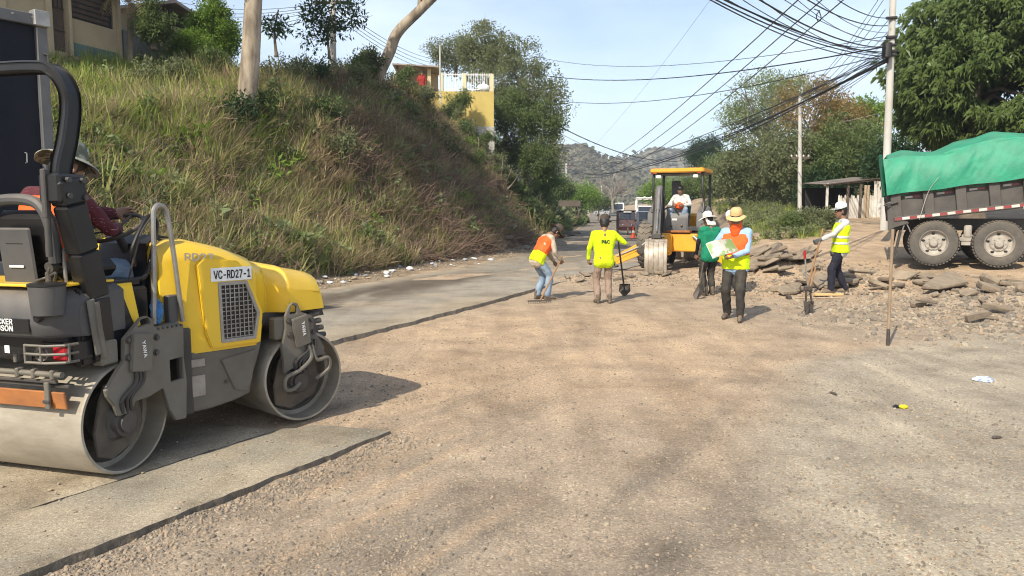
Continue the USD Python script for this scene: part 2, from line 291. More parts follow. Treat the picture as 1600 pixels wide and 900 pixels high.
def ground_mat(name, base, asph, clay, dark, streak=0.5, peb=55.0, bump=0.55):
    N = {'geo': ('geometry', {}), 'm': ('attribute', {'attribute': 'mask'}), 's': ('separate_color', {}),
         'n': ('noise_texture', {'scale': 1.3, 'detail': 9.0, 'roughness': 0.68}), 'nr': ('rgb_ramp', {'ramp': [(0.30, (0.66, 0.64, 0.62)), (0.5, (1, 1, 1)), (0.72, (1.26, 1.25, 1.22))]}),
         'map': ('mapping', {'rotation': (0, 0, math.radians(31)), 'scale': (1.6, 0.16, 1)}), 'st': ('noise_texture', {'scale': 1.5, 'detail': 6.0, 'roughness': 0.62}),
         'sr': ('rgb_ramp', {'ramp': [(0.30, (0.74, 0.73, 0.72)), (0.50, (1, 1, 1)), (0.62, (1.12, 1.12, 1.11)), (0.72, (1.42, 1.40, 1.36))]}),
         'v': ('voronoi_texture', {'scale': peb * 1.6, 'randomness': 1.0}), 'vs': ('separate_color', {}), 'vr': ('rgb_ramp', {'ramp': [(0.0, (0.60, 0.58, 0.56)), (0.2, (0.92, 0.91, 0.90)), (0.8, (1.04, 1.04, 1.04)), (1.0, (1.6, 1.57, 1.52))]}),
         'f': ('noise_texture', {'scale': 42.0, 'detail': 6.0, 'roughness': 0.75}), 'fr': ('rgb_ramp', {'ramp': [(0.30, (0.68, 0.67, 0.66)), (0.5, (1, 1, 1)), (0.70, (1.28, 1.28, 1.26))]}),
         'c0': ('mix_color', {'a': base, 'b': asph}), 'c1': ('mix_color', {'b': clay}), 'c2': ('mix_color', {'b': dark}),
         'x1': ('mix_color', {'blend_type': 'multiply', 'fac': 1.0}), 'x2': ('mix_color', {'blend_type': 'multiply', 'fac': streak}), 'x3': ('mix_color', {'blend_type': 'multiply', 'fac': 0.8}), 'x4': ('mix_color', {'blend_type': 'multiply', 'fac': 0.75}),
         'hm': ('math', {'math_type': 'multiply_add', 'value2': -0.25}), 'b': ('bump', {'strength': bump, 'distance': 0.02}), 'p': ('principled_bsdf', {'roughness': 0.92, 'specular_ior_level': 0.25})}
    L = [('m.color', 's.color'), ('geo.position', 'n.vector'), ('n.fac', 'nr.fac'), ('geo.position', 'map.vector'), ('map.vector', 'st.vector'), ('st.fac', 'sr.fac'), ('geo.position', 'v.vector'), ('v.color', 'vs.color'), ('vs.r', 'vr.fac'), ('geo.position', 'f.vector'), ('f.fac', 'fr.fac'),
         ('s.r', 'c0.fac'), ('c0.result', 'c1.a'), ('s.g', 'c1.fac'), ('c1.result', 'c2.a'), ('s.b', 'c2.fac'), ('c2.result', 'x1.a'), ('nr.color', 'x1.b'), ('x1.result', 'x2.a'), ('sr.color', 'x2.b'), ('x2.result', 'x3.a'), ('vr.color', 'x3.b'), ('x3.result', 'x4.a'), ('fr.color', 'x4.b'), ('x4.result', 'p.base_color'),
         ('v.distance', 'hm.value1'), ('f.fac', 'hm.value3'), ('hm.value', 'b.height'), ('b.normal', 'p.normal')]
    LOOKS[name] = usdkit.material(stage, '/World/Looks/' + name, N, L, surface='p.BSDF')
ground_mat('earth', (0.315, 0.252, 0.185), (0.325, 0.278, 0.210), (0.405, 0.295, 0.192), (0.19, 0.158, 0.122), 0.8)
ground_mat('old_asphalt', (0.285, 0.252, 0.20), (0.32, 0.265, 0.19), (0.35, 0.27, 0.18), (0.115, 0.092, 0.068), 0.35, 80.0, 0.35)
ground_mat('slab_top', (0.265, 0.235, 0.18), (0.34, 0.285, 0.205), (0.30, 0.24, 0.16), (0.15, 0.13, 0.10), 0.4, 90.0, 0.35)
ground_mat('bank_soil', (0.22, 0.16, 0.10), (0.28, 0.20, 0.125), (0.27, 0.205, 0.135), (0.07, 0.05, 0.032), 0.3, 14.0, 0.8)
mat('slab_edge', (0.10, 0.085, 0.066), (0.19, 0.155, 0.115), 16, rough=0.95, bump=0.8, bscale=60, world=True)
obj('ground', (np.stack([gx, gy, gz], -1).reshape(-1, 3), gf), 'earth', smooth=True, kind='structure', col=np.stack([m_asph, m_clay, m_dark], -1).reshape(-1, 3))

def sheet(name, us, left, right, z, material, mask, n=24, thick=0.0, edge='slab_edge'):
    """A road surface between two lines given at the stations us; mask(x, y, t) gives the vertex mask."""
    t = np.linspace(0, 1, n); Y, Tt = np.meshgrid(us, t, indexing='ij'); L0, R0 = left(Y), right(Y); X = L0 + (R0 - L0) * Tt
    Z = z(X, Y); m, k = X.shape; i, j = np.meshgrid(np.arange(m - 1), np.arange(k - 1), indexing='ij'); a = (i * k + j).ravel()
    f = np.vstack([np.stack([a, a + 1, a + k + 1], 1), np.stack([a, a + k + 1, a + k], 1)])
    return np.stack([X, Y, Z], -1).reshape(-1, 3), f, mask(X, Y, Tt).reshape(-1, 3)
ys = np.concatenate([np.arange(2, 20, 0.08), np.geomspace(20, 420, 160)])
edge_n = lambda y: 0.10 * (meshkit.fbm(P2(y * 0 + 1, y, 2.4), 4, 21) - 0.5) + 0.05 * (meshkit.noise(P2(y * 0 + 1, y, 9.0), 22) - .5)
rz_ = lambda x, y: 0.0062 * np.clip(y - 60, 0, 400) + 0.02 * (meshkit.fbm(P2(x, y, .7), 3, 23) - .5) * (y < 80) + 0.004
def road_mask(x, y, t):
    n = meshkit.fbm(P2(x, y, 0.6), 4, 24); n3 = meshkit.fbm(P2(x * 2.5, y * 0.5, 1), 4, 25)
    d = x - xl(y)
    dark = np.exp(-((d - .85 - .5 * (n - .5)) / 0.95) ** 4) * sstep(24, 18, y) * sstep(.22, .42, n3) + 0.55 * sstep(22, 28, y) * sstep(0.3, .6, n3 + .15)
    dust = sstep(.15, -.5, d + .8 * (n - .5)) + sstep(1.0, 0.15, xr(y) - x + .5 * (n - .5)) * sstep(15, 13, y) * 0.9
    return np.stack([np.clip(dust, 0, 1), sstep(.5, .8, n) * .5, np.clip(dark, 0, 1)], -1)
rv, rf, rc = sheet('road', ys, lambda y: xl(y) - 0.6, lambda y: xr(y) + edge_n(y) * (y < 26), rz_, 'old_asphalt', road_mask, 40)
road = obj('road', (rv, rf), 'old_asphalt', smooth=True, kind='structure', col=rc)
k = 40; e0 = np.arange(len(ys)) * k + k - 1; e0 = e0[ys < 26]
ev = rv[e0]; lo = ev + np.stack([0.015 + 0.03 * meshkit.noise(ev * 9, 5), np.zeros(len(ev)), np.full(len(ev), -0.075)], -1); m_ = len(ev); i = np.arange(m_ - 1)
obj('broken_edge', (np.vstack([ev, lo]), np.vstack([np.stack([i, i + m_, i + m_ + 1], 1), np.stack([i, i + m_ + 1, i + 1], 1)])), 'slab_edge', road, smooth=False)

def slab(name, poly, top, thick, seed, jitter=0.03):
    """A pavement slab with a broken rim: polygon points, densified and roughened."""
    P = np.asarray(poly, float); pts = []
    for a, b in zip(P, np.roll(P, -1, 0)):
        nn = max(2, int(np.linalg.norm(b - a) / 0.03)); pts += [a + (b - a) * t for t in np.arange(nn) / nn]
    pts = np.array(pts); pts += jitter * 2 * np.stack([meshkit.fbm(P2(pts[:, 0], pts[:, 1], 9), 3, seed) - .5, meshkit.fbm(P2(pts[:, 0], pts[:, 1], 9), 3, seed + 1) - .5], -1)
    from shapely.geometry import Polygon
    pg = Polygon(pts).buffer(0); g = Polygon(pg.exterior)
    import shapely
    x0, y0, x1, y1 = g.bounds; sp = 0.07; xs, yy = np.meshgrid(np.arange(x0, x1, sp), np.arange(y0, y1, sp)); q = np.stack([xs.ravel(), yy.ravel()], 1)
    q = q[shapely.contains_xy(g.buffer(-0.04), q[:, 0], q[:, 1])]; ext = np.array(g.exterior.coords)[:-1]
    from scipy.spatial import Delaunay
    al = np.vstack([ext, q]); tri = Delaunay(al).simplices; cen = al[tri].mean(1); tri = tri[shapely.contains_xy(g, cen[:, 0], cen[:, 1])]
    u, w = al[tri[:, 1]] - al[tri[:, 0]], al[tri[:, 2]] - al[tri[:, 0]]; fl = u[:, 0] * w[:, 1] - u[:, 1] * w[:, 0] < 0; tri[fl] = tri[fl][:, ::-1]
    z = top + 0.008 * (meshkit.fbm(P2(al[:, 0], al[:, 1], 1.2), 3, seed) - .5); z[:len(ext)] -= 0.008
    n = meshkit.fbm(P2(al[:, 0], al[:, 1], .9), 4, seed + 3); n2 = meshkit.fbm(P2(al[:, 0], al[:, 1], 4), 4, seed + 4)
    col = np.stack([sstep(.45, .7, n), sstep(.5, .75, n2) * .6, sstep(.62, .8, n2) * .5], -1)
    s = obj(name, (np.column_stack([al, z]), tri), 'slab_top', smooth=True, kind='structure', col=col)
    top_e = np.column_stack([ext, z[:len(ext)]]); bot = top_e - V(0, 0, thick); cen = ext.mean(0)
    bot[:, :2] += 0.03 * (meshkit.noise(top_e * 14, seed) - 0.3)[:, None] * (ext - cen) / np.linalg.norm(ext - cen, axis=1)[:, None]
    mid = (top_e + bot) / 2; mid[:, :2] += 0.022 * (meshkit.noise(top_e * 25, seed + 7) - .3)[:, None] * (ext - cen) / np.linalg.norm(ext - cen, axis=1)[:, None]
    m = len(ext); i = np.arange(m); j = (i + 1) % m; o = g.exterior.is_ccw
    f = np.vstack([np.stack([i + a * m, i + (a + 1) * m, j + (a + 1) * m], 1) for a in (0, 1)] + [np.stack([i + a * m, j + (a + 1) * m, j + a * m], 1) for a in (0, 1)])
    obj('broken_edge', (np.vstack([top_e, mid, bot]), f if o else f[:, ::-1]), 'slab_edge', s, smooth=False)
ed = lambda y: -0.93 + (y - 5.55) * 1.32 / 2.25
slab('pavement', [(-0.93, 5.55), (-1.5, 5.72), (-1.78, 5.60), (ed(0.5) - 0.95, 0.5), (ed(0.5), 0.5)], 0.0, 0.09, 31, 0.028)
slab('pavement', [(-1.81, 5.60), (-2.6, 5.85), (-5.2, 5.9), (-6.5, 0.5), (ed(0.5) - 0.98, 0.5)], -0.004, 0.09, 41, 0.012)

# the bank: stations along its foot, w metres up from the foot
TOE = spline([(-11.5, -1), (-9.5, 4), (-7.8, 8.5), (-6.1, 13.5), (-4.6, 18), (-2.6, 24), (-0.3, 31), (2.2, 46), (5.5, 75), (11, 112)], 40)
ZC_Y = [0, 4, 10, 17, 20, 22.5, 26, 30, 36, 41, 47, 58, 75, 112]; ZC = [2.1, 2.5, 3.1, 3.8, 4.4, 5.4, 6.4, 7.0, 7.2, 6.7, 4.7, 2.4, 1.3, 0.6]
tan_ = np.gradient(TOE, axis=0); tan_ /= np.linalg.norm(tan_, axis=1, keepdims=True); nor_ = np.stack([-tan_[:, 1], tan_[:, 0]], 1)
WS = np.concatenate([np.linspace(-1.3, 0, 10), np.linspace(0, 7, 60)[1:], np.geomspace(7.2, 46, 26)])
SI = np.arange(len(TOE))
def bank(si, w):
    """Point of the bank at station si (may be fractional) and w metres from its foot."""
    si, w = np.asarray(si, float), np.asarray(w, float)
    t = np.stack([np.interp(si, SI, TOE[:, k]) for k in (0, 1)], -1); n = np.stack([np.interp(si, SI, nor_[:, k]) for k in (0, 1)], -1)
    zc = np.interp(t[..., 1], ZC_Y, ZC); wd = 4.0 + 0.30 * zc
    u = np.clip(w / wd, 0, None); s = np.where(u < 1, 0.5 * u + 0.5 * u * u * (3 - 2 * u), 1.0)
    s = np.clip(s + 0.05 * np.sin(u * 7 + t[..., 1] * .4) * (u < 1) * np.clip(u * 3, 0, 1), 0, 1.02)
    p = t + n * w[..., None]
    top = np.clip(0.32 * (w - wd), 0, 1.7) * sstep(26, 20, t[..., 1])
    z = zc * s + top
    big = meshkit.fbm(np.stack([p[..., 0] * .35, p[..., 1] * .35, z * .35], -1), 4, 51) - .5
    gul = meshkit.fbm(np.stack([t[..., 1] * .55, z * .12, z * 0], -1), 3, 52) - .5
    z = z + np.clip(u * 2.2, 0, 1) * (1.1 * big * np.clip(zc / 5, 0, 1))
    p = p + n * (gul * 1.6 * np.clip(u * 1.5, 0, 1) * np.clip(zc / 5, 0, 1))[..., None]
    sh = np.clip(-w / 1.3, 0, 1); z = np.where(w < 0.35, 0.05 * (1 - sh) + 0.03 * (meshkit.fbm(np.stack([p[..., 0] * 2, p[..., 1] * 2, z * 0], -1), 4, 53) - .42) - 0.028 * sh + np.clip(w, 0, 1) * .25 + 0.004, z + 0.05)
    return np.concatenate([p, (z + 0.0062 * np.clip(t[..., 1] - 60, 0, 400))[..., None]], -1)
S2, W2 = np.meshgrid(SI, WS, indexing='ij'); BP = bank(S2, W2); m, k = S2.shape; i, j = np.meshgrid(np.arange(m - 1), np.arange(k - 1), indexing='ij'); a = (i * k + j).ravel()
bf = np.vstack([np.stack([a, a + k + 1, a + 1], 1), np.stack([a, a + k, a + k + 1], 1)])
bn_ = meshkit.fbm(BP * .8, 4, 54)
obj('embankment', (BP.reshape(-1, 3), bf), 'bank_soil', smooth=True, kind='structure', col=np.stack([sstep(.4, .7, bn_), sstep(0.6, 0.1, W2) * 0.9, sstep(.5, .7, meshkit.fbm(BP * 1.7, 4, 55)) * .6 * (W2 > .5)], -1).reshape(-1, 3))
def bank_z(x, y):
    """Height of the bank above the point x, y (nearest of its vertices)."""
    k = np.argmin((BP[..., 0] - x) ** 2 + (BP[..., 1] - y) ** 2); return float(BP.reshape(-1, 3)[k, 2])

# far hills, dry forest
mat('hill_forest', (0.14, 0.128, 0.078), (0.18, 0.158, 0.10), 0.05, rough=0.95, bump=.3, bscale=0.25, world=True)
mat('hill_tree', (0.12, 0.12, 0.068), (0.16, 0.148, 0.088), 0.02, rough=0.95, world=True)
def hill(dist, prof, seed, depth=260):
    az = np.radians(np.linspace(-75, 75, 420)); rr = np.linspace(0, 1, 40); A, Rr = np.meshgrid(az, rr, indexing='ij')
    top = np.interp(np.degrees(A), *np.array(prof).T); d = dist + (Rr - 0.7) * depth
    x, y = d * np.sin(A), d * np.cos(A)
    bumpy = meshkit.fbm(P2(x, y, 0.012), 5, seed) - .5
    z = top / 1163 * dist * np.where(Rr < .7, sstep(0, .7, Rr), sstep(1.25, .7, Rr)) * (1 + 0.35 * bumpy * sstep(0, .3, .72 - Rr)) + 3 * (meshkit.fbm(P2(x, y, .04), 3, seed + 2) - .5)
    m, k = x.shape; i, j = np.meshgrid(np.arange(m - 1), np.arange(k - 1), indexing='ij'); a = (i * k + j).ravel()
    v = np.stack([x, y, z], -1).reshape(-1, 3)
    obj('hills', (v, np.vstack([np.stack([a, a + k, a + k + 1], 1), np.stack([a, a + k + 1, a + 1], 1)])), 'hill_forest', smooth=True, kind='structure')
    return v
az_ = lambda u: math.degrees(math.atan((u - 800) / FOC))
h1 = hill(520, [(-75, 60), (-20, 95), (az_(790), 92), (az_(850), 100), (az_(880), 101), (az_(905), 103), (az_(930), 88), (az_(955), 78), (az_(990), 60), (az_(1100), 40), (75, 30)], 61)
h2 = hill(800, [(-75, 60), (az_(880), 60), (az_(950), 80), (az_(985), 86), (az_(1015), 97), (az_(1050), 96), (az_(1100), 88), (30, 60), (75, 50)], 65)
def blob(seed, r=1.0, n=90):
    g = np.random.default_rng(seed); b = MB()
    for _ in range(n):
        d = unit(g.normal(size=3)); c = d * r * g.uniform(.55, 1.05) * V(1, 1, .8) + V(0, 0, r * .8); R = np.linalg.qr(g.normal(size=(3, 3)))[0]; s = r * g.uniform(.16, .34)
        b.add(c + (np.array([(-1, -1, 0), (1, -1, .2), (1, 1, 0), (-1, 1, .2)]) * s) @ R.T, [(0, 1, 2), (0, 2, 3)])
    return b.arr()
vis = np.degrees(np.arctan2(h1[:, 0], h1[:, 1]))
pick = np.concatenate([h1[(vis > -2) & (vis < 18)], h2[(vis > 0) & (vis < 20)]]); g_ = np.random.default_rng(3); pick = pick[g_.integers(0, len(pick), 15000)] + g_.normal(0, 4.5, (15000, 3)) * V(1, 1, .05)
scatter('hill_forest', [(blob(1), 'hill_tree'), (blob(2), 'hill_forest'), (blob(5), 'hill_tree')], pick - V(0, 0, .6), g_.uniform(0.6, 1.5, 15000) * np.where(g_.uniform(size=15000) < .12, 1.7, 1), None, label='dry scrub trees covering the far hills', cat='forest')

# the air: a thin even haze
mat_haze = usdkit.material(stage, '/World/Looks/haze_air', {'v': ('principled_volume', {'color': (0.80, 0.87, 0.97), 'density': HAZE, 'anisotropy': 0.2})}, volume='v.volume')
LOOKS['haze_air'] = mat_haze
HZ = trimesh.creation.box(bounds=[(-1700, -1700, -4), (1700, 1700, 190)])
if HAZE: obj('haze', HZ, 'haze_air', None, False, kind='stuff')

def bank_hit(u, v):
    """The nearest point of the bank met by the line of sight through a pixel."""
    r_ = unit(ray(u, v)); d_ = BP.reshape(-1, 3) - CAM; q = d_ @ r_; off = np.linalg.norm(d_ - np.outer(q, r_), axis=1); off[d_[:, 1] < 8] = 99
    c_ = np.where(off < .45)[0]; return BP.reshape(-1, 3)[c_[np.argmin(q[c_])] if len(c_) else int(np.argmin(off))]
# ---------------------------------------------------------------- the road roller (local x forward, y left, z up)
ROLL = (-3.03, 4.80, 0.0)
roller = thing('road_roller', 'large yellow and grey tandem road roller with its operator at the wheel', 'road roller', ROLL, 74)
FR, FT = rotz(-25), V(1.664, -0.469, -0.012)          # the engine half, turned at the joint
far = lambda: MB(FR, FT)
EX, EZ, EY = V(1, 0, 0), V(0, 0, 1), V(0, 1, 0)
def side(mb, poly, y, t, b=0.004):                       # a plate standing in the x-z plane at y
    from shapely.geometry import Polygon
    P = poly if hasattr(poly, 'geom_type') else Polygon(poly)
    return mb.prism(P, V(0, y, 0), EX, EZ, t, b)
def drum(mk):
    d = mk(); d.lathe((0, 0, .36), EY, [(-.602, .338), (-.602, .354), (-.590, .36), (.590, .36), (.602, .354), (.602, .338), (.45, .335), (.45, .30), (-.45, .30), (-.45, .335)], 96, closed=True)
    p = d.build('drum', 'drum_steel', roller, 40)
    for s in (-1, 1):
        e = mk(); e.lathe((0, 0, .36), EY, [(s * .44, .336), (s * .40, .30), (s * .38, .17), (s * .43, .155), (s * .43, .0001)], 64); e.build('drum_end', 'drum_inner', roller, 40)
drum(MB); drum(far)
from shapely.geometry import Polygon, Point, box as sbox
def yoke(mk, poly, hole, nm='side_plate'):
    P = Polygon(poly).buffer(-.012).buffer(.024).buffer(-.012)
    for h in hole: P = P.difference(h)
    return side(mk(), P, -.645, .03).build(nm, 'grey_steel', roller)
eye = Polygon([(.075, .935), (.165, .945), (.15, .97), (.10, .965)]).buffer(.008)
yk = [(-.05, .87), (-.06, .73), (-.11, .69), (-.21, .58), (-.20, .54), (-.15, .47), (-.13, .40), (-.02, .40), (.02, .46), (.13, .46), (.26, .49), (.31, .33), (.37, .24), (.47, .23), (.49, .5), (.47, .66), (.48, .89), (.21, .91), (.20, .96), (.15, .99), (.10, .985), (.07, .96)]
sp = yoke(MB, yk, [eye, sbox(.335, .515, .452, .665)])
fyk = [(-.15, .95), (-.12, .97), (-.08, .96), (-.05, .89), (.05, .85), (.07, .72), (.12, .64), (.16, .58), (.15, .52), (.05, .52), (.0, .45), (-.15, .45), (-.22, .42), (-.22, .52), (-.23, .63), (-.19, .77), (-.19, .87)]
fsp = yoke(far, fyk, [Polygon([(-.14, .89), (-.10, .89), (-.10, .93), (-.125, .945)]).buffer(.01)])
def bolts(mk, pts, y, r=.017):
    for x, z in pts:
        b = mk(); b.cyl((x, y, z), (x, y - .016, z), r, n=6); b.cyl((x, y, z), (x, y - .004, z), r * 1.4, n=16); b.build('bolt', 'dark_steel', roller)
bolts(MB, [(-.02, .86), (-.03, .75), (.22, .84), (.21, .74)], -.66); bolts(far, [(-.165, .83), (-.16, .72), (.04, .82), (.055, .72)], -.66)
def cover_plate(mk, quad, word):
    q = Polygon(quad).buffer(-.015).buffer(.015); side(mk(), q, -.675, .028, .006).build('cover_plate', 'grey_steel', roller)
    c = np.mean(quad, 0); t = meshkit.text_mesh(word, .026, .003, True); t.apply_translation([-t.bounds[1, 0] / 2, 0, 0]); v = t.vertices
    a = math.radians(-84); x, z = v[:, 0] * math.cos(a) - v[:, 1] * math.sin(a), v[:, 0] * math.sin(a) + v[:, 1] * math.cos(a)
    mk().add(np.column_stack([c[0] + x, -.6895 - v[:, 2], c[1] + .02 + z]), t.faces[:, ::-1]).build('lettering', 'letter_white', roller, False)
cover_plate(MB, [(0, .9), (.165, .875), (.14, .63), (-.03, .66)], 'YAWA'); cover_plate(far, [(-.15, .84), (-.01, .87), (.02, .64), (-.11, .61)], 'YAWA')
for mk, dx in ((MB, 0.0), (far, -.02)):
    m = mk(); m.box((-.05 + dx, -.575, .34), (.21, .10, .21), .03); m.cyl((-.05 + dx, -.60, .34), (-.05 + dx, -.645, .34), .095, .085, 32); m.cyl((-.05 + dx, -.645, .34), (-.05 + dx, -.665, .34), .06, n=24); m.build('drum_motor', 'dark_steel', roller)
    m = mk(); side(m, Polygon([(-.20 + dx, .50), (-.15 + dx, .60), (-.02, .60), (.10, .52), (.14, .30), (.09, .20), (-.12, .12), (-.24 + dx, .17), (-.25 + dx, .32)]).buffer(-.02).buffer(.02).difference(Point(-.05 + dx, .34).buffer(.105)), -.585, .022); m.build('motor_bracket', 'drum_inner', roller)
    for k, (a, b) in enumerate([(0.02, -.07), (.05, -.03), (.08, .0)]):
        m = mk(); m.tube([(a + dx, -.67, .66), (a - .01 + dx, -.675, .58), (b - .03 + dx, -.67, .50), (b - .02 + dx, -.655, .41)], .013, 8, 6); m.build('hydraulic_hose', 'hose', roller)
for pts in ([(.0, -.67, .62), (.01, -.69, .52), (-.10, -.70, .44), (-.22, -.70, .40), (-.23, -.69, .31), (-.15, -.67, .29), (-.08, -.66, .33)], [(.03, -.67, .62), (.06, -.69, .50), (.16, -.70, .50), (.17, -.69, .41), (.06, -.67, .34)]):
    m = far(); m.tube(pts, .016, 8, 8); m.build('hydraulic_hose', 'grey_steel', roller)
m = far()
for k in range(5): m.cyl((.10 + .015 * k, -.56, .84 - .055 * k), (.17 + .02 * k, -.56, .85 - .06 * k), .022, n=8)
m.beam((.08, -.56, .86), (.18, -.56, .58), .05, .04); m.build('cable_bracket', 'dark_steel', roller)
far().box((-.20, -.58, .77), (.13, .10, .17), .012).build('side_box', 'grey_steel', roller)
MB().box((-.13, -.585, .80), (.13, .09, .15), .012).build('side_box', 'grey_steel', roller)
# rear of the near half: scraper, bars, bumper, lights, plastic cover
m = MB(); m.box((-.395, .0, .555), (.016, 1.10, .105), .004, roty(-9)); m.build('scraper', 'rust_bar', roller)
for y in (-.44, .44): MB().box((-.418, y, .585), (.018, .035, .16), .004).build('scraper_bracket', 'grey_steel', roller); MB().box((-.428, y, .55), (.012, .05, .02), .003).build('scraper_clip', 'dark_steel', roller)
m = MB(); m.cyl((-.42, .56, .715), (-.42, -.56, .715), .017, n=14)
for y in (-.5, -.36, -.24, 0, .3, .5): m.box((-.42, y, .715), (.045, .028, .055), .006)
m.build('spray_bar', 'grey_steel', roller)
m = MB(); m.box((-.36, 0, .635), (.05, 1.12, .022), .005); m.box((-.40, 0, .665), (.02, 1.0, .02), .004); m.build('scraper_beam', 'dark_steel', roller)
m = MB()
bmp = Polygon([(-.40, -.58), (-.465, -.52), (-.48, -.40), (-.48, .58), (.1, .60), (.1, -.60), (-.30, -.60)])
cs = [np.array(bmp.exterior.coords)[:-1]]
full = manifold3d.CrossSection(cs).extrude(.175).translate([0, 0, .752])
hole = manifold3d.Manifold.cube([.12, .155, .05], True).translate([-.46, -.245, .803]); lamp_hole = manifold3d.Manifold.cube([.14, .36, .12], True).translate([-.44, -.52, .84])
MB().man(full - hole - lamp_hole).build('bumper', 'grey_steel', roller, 30)
MB().box((-.40, -.245, .803), (.01, .16, .05), .002).build('slot_back', 'black_paint', roller); MB().cyl((-.44, -.245, .78), (-.44, -.245, .828), .012, n=12).build('tow_pin', 'grey_steel', roller)
MB().box((-.4815, -.235, .862), (.003, .036, .045), .001).build('sticker', 'plate_white', roller)
MB().box((-.30, -.48, .84), (.14, .24, .11), .005).build('lamp_box', 'black_paint', roller)
MB().box((-.405, -.545, .84), (.03, .10, .085), .01).build('tail_light', 'red_lens', roller)
m = MB()
for z in (.79, .84, .89): m.tube([(-.47, -.35, z), (-.47, -.50, z), (-.42, -.592, z), (-.34, -.605, z)], .0085, 6)
for (x, y) in ((-.47, -.355), (-.47, -.47), (-.40, -.598)): m.beam((x, y, .785), (x, y, .895), .014, .014, .002)
m.build('lamp_guard', 'grey_steel', roller); m = MB(); m.lathe((-.452, -.445, .84), EX, [(0, .045), (.01, .045), (.012, .03), (0, .03)], 24); m.cyl((-.452, -.445, .84), (-.44, -.445, .84), .014, n=12); m.build('horn', 'bare_steel', roller)
# plastic tank cover: rounded shape
R = MB()
sec = [(-.43, .925), (-.475, .95), (-.485, 1.02), (-.478, 1.10), (-.45, 1.17), (-.40, 1.205), (-.30, 1.22), (-.05, 1.225), (.02, 1.22)]
ysx = [-.605, -.60, -.585, -.55, -.49, -.40, .0, .40, .50, .56, .60]
def cover_x(x, y):
    k = max(0, (abs(y) - .43) / .175); return x + .16 * k * k * (1 if x < -.2 else 0)
vv = np.array([[(cover_x(x, y), y, z - (.045 * max(0, (abs(y) - .5) / .105) ** 2 if z > 1.1 else 0)) for x, z in sec] for y in ysx]); a, b = vv.shape[:2]
q = np.array([(i * b + j, (i + 1) * b + j, (i + 1) * b + j + 1, i * b + j + 1) for i in range(a - 1) for j in range(b - 1)])
R.add(vv.reshape(-1, 3), np.vstack([q[:, [0, 2, 1]], q[:, [0, 3, 2]]]))
side_poly = [tuple(p) for p in vv[0][:, [0, 2]]] + [(.02, .925)]
side(R, side_poly, -.6055, .004, 0); side(R, side_poly, .598, .004, 0)
cov = R.build('tank_cover', 'cover_plastic', roller, 50)
MB().box((-.484, .16, 1.005), (.010, 1.15, .082), .003).build('name_plate', 'black_paint', cov, 30)
for txt, z in (('WACKER', 1.0115), ('NEUSON', .9725)):
    t = meshkit.text_mesh(txt, .031, .003, True); v = t.vertices; w = v[:, 0].max()
    MB().add(np.column_stack([-.4895 - v[:, 2], -.30 + (w - v[:, 0]), z + v[:, 1]]), t.faces).build('lettering', 'letter_white', cov, False)
m = MB(); m.lathe((-.43, -.50, 1.07), EZ, [(0, .0001), (0, .085), (.15, .095), (.165, .095), (.165, .0001)], 28); m.build('filler_neck', 'cover_plastic', cov, 40)
MB().lathe((-.43, -.50, 1.237), EZ, [(0, .100), (.012, .100), (.016, .09), (.016, .0001)], 28).build('filler_cap', 'black_paint', cov)
m = MB(); m.lathe((-.478, -.47, 1.065), (-1, .25, .12), [(-.01, .036), (.006, .036), (.006, .028), (.002, .026), (.002, .0001)], 24); m.build('emblem', 'black_paint', cov)
MB().box((-.22, 0, 1.232), (.44, 1.12, .016), .004).build('deck_edge', 'yellow_paint', roller)
MB().box((.12, 0, 1.20), (.30, 1.02, .05), .01).build('deck', 'black_paint', roller)
MB().box((-.02, 0, .97), (.68, 1.06, .40), .02).build('chassis', 'black_paint', roller)
MB().box((.42, 0, .74), (.55, 1.10, .06), .01).build('floor', 'black_paint', roller)
MB().box((.62, -.06, .60), (.40, .5, .26), .03).build('articulation_joint', 'dark_steel', roller)
side(MB(), [(-.05, 1.205), (.14, 1.205), (.20, .92), (.15, .90)], -.545, .05, .012).build('fender', 'yellow_paint', roller)
side(MB(), [(-.30, 1.20), (-.10, 1.22), (.04, 1.15), (.12, .95), (.10, .76), (-.30, .74)], -.555, .06, .01).build('side_cover', 'black_paint', roller)
MB().box((.36, -.57, .885), (.26, .10, .035), .006).build('step', 'grey_steel', roller); MB().box((.47, -.57, .99), (.09, .05, .20), .008).build('side_box', 'cover_plastic', roller)
# roll-over frame: upper hoop and the lower posts it folds on
def bent(mb, pts, w, d, k=7, wy=None):
    """Rectangular tube along a bent line."""
    P = spline(pts, k); t = np.gradient(P, axis=0); t /= np.linalg.norm(t, axis=1, keepdims=True); rows = []
    for p, q in zip(P, t):
        a = unit(V(1, 0, 0) - q * q[0]); b = np.cross(q, a); c = .012
        for sx, sy in ((-1, -1), (1, -1), (1, 1), (-1, 1)): rows += [p + a * sx * (w / 2 - c) + b * sy * d / 2, p + a * sx * w / 2 + b * sy * (d / 2 - c)] if sx * sy > 0 else [p + a * sx * w / 2 + b * sy * (d / 2 - c), p + a * sx * (w / 2 - c) + b * sy * d / 2]
    v = np.array(rows); m = len(P); i = np.arange(8); j = (i + 1) % 8
    return mb.add(v, np.vstack([np.stack([k * 8 + i, k * 8 + 8 + j, k * 8 + j], 1) for k in range(m - 1)] + [np.stack([k * 8 + i, k * 8 + 8 + i, k * 8 + 8 + j], 1) for k in range(m - 1)]))
hoop = [(-.315, -.52, 1.80), (-.30, -.52, 1.92), (-.255, -.525, 2.08), (-.225, -.53, 2.26), (-.235, -.525, 2.38), (-.25, -.46, 2.47), (-.262, -.36, 2.495), (-.265, 0, 2.50)]
hoop = hoop + [(x, -y, z) for x, y, z in hoop[-2::-1]]
hp = bent(MB(), hoop, .115, .068).build('roll_bar', 'black_paint', roller, 30)
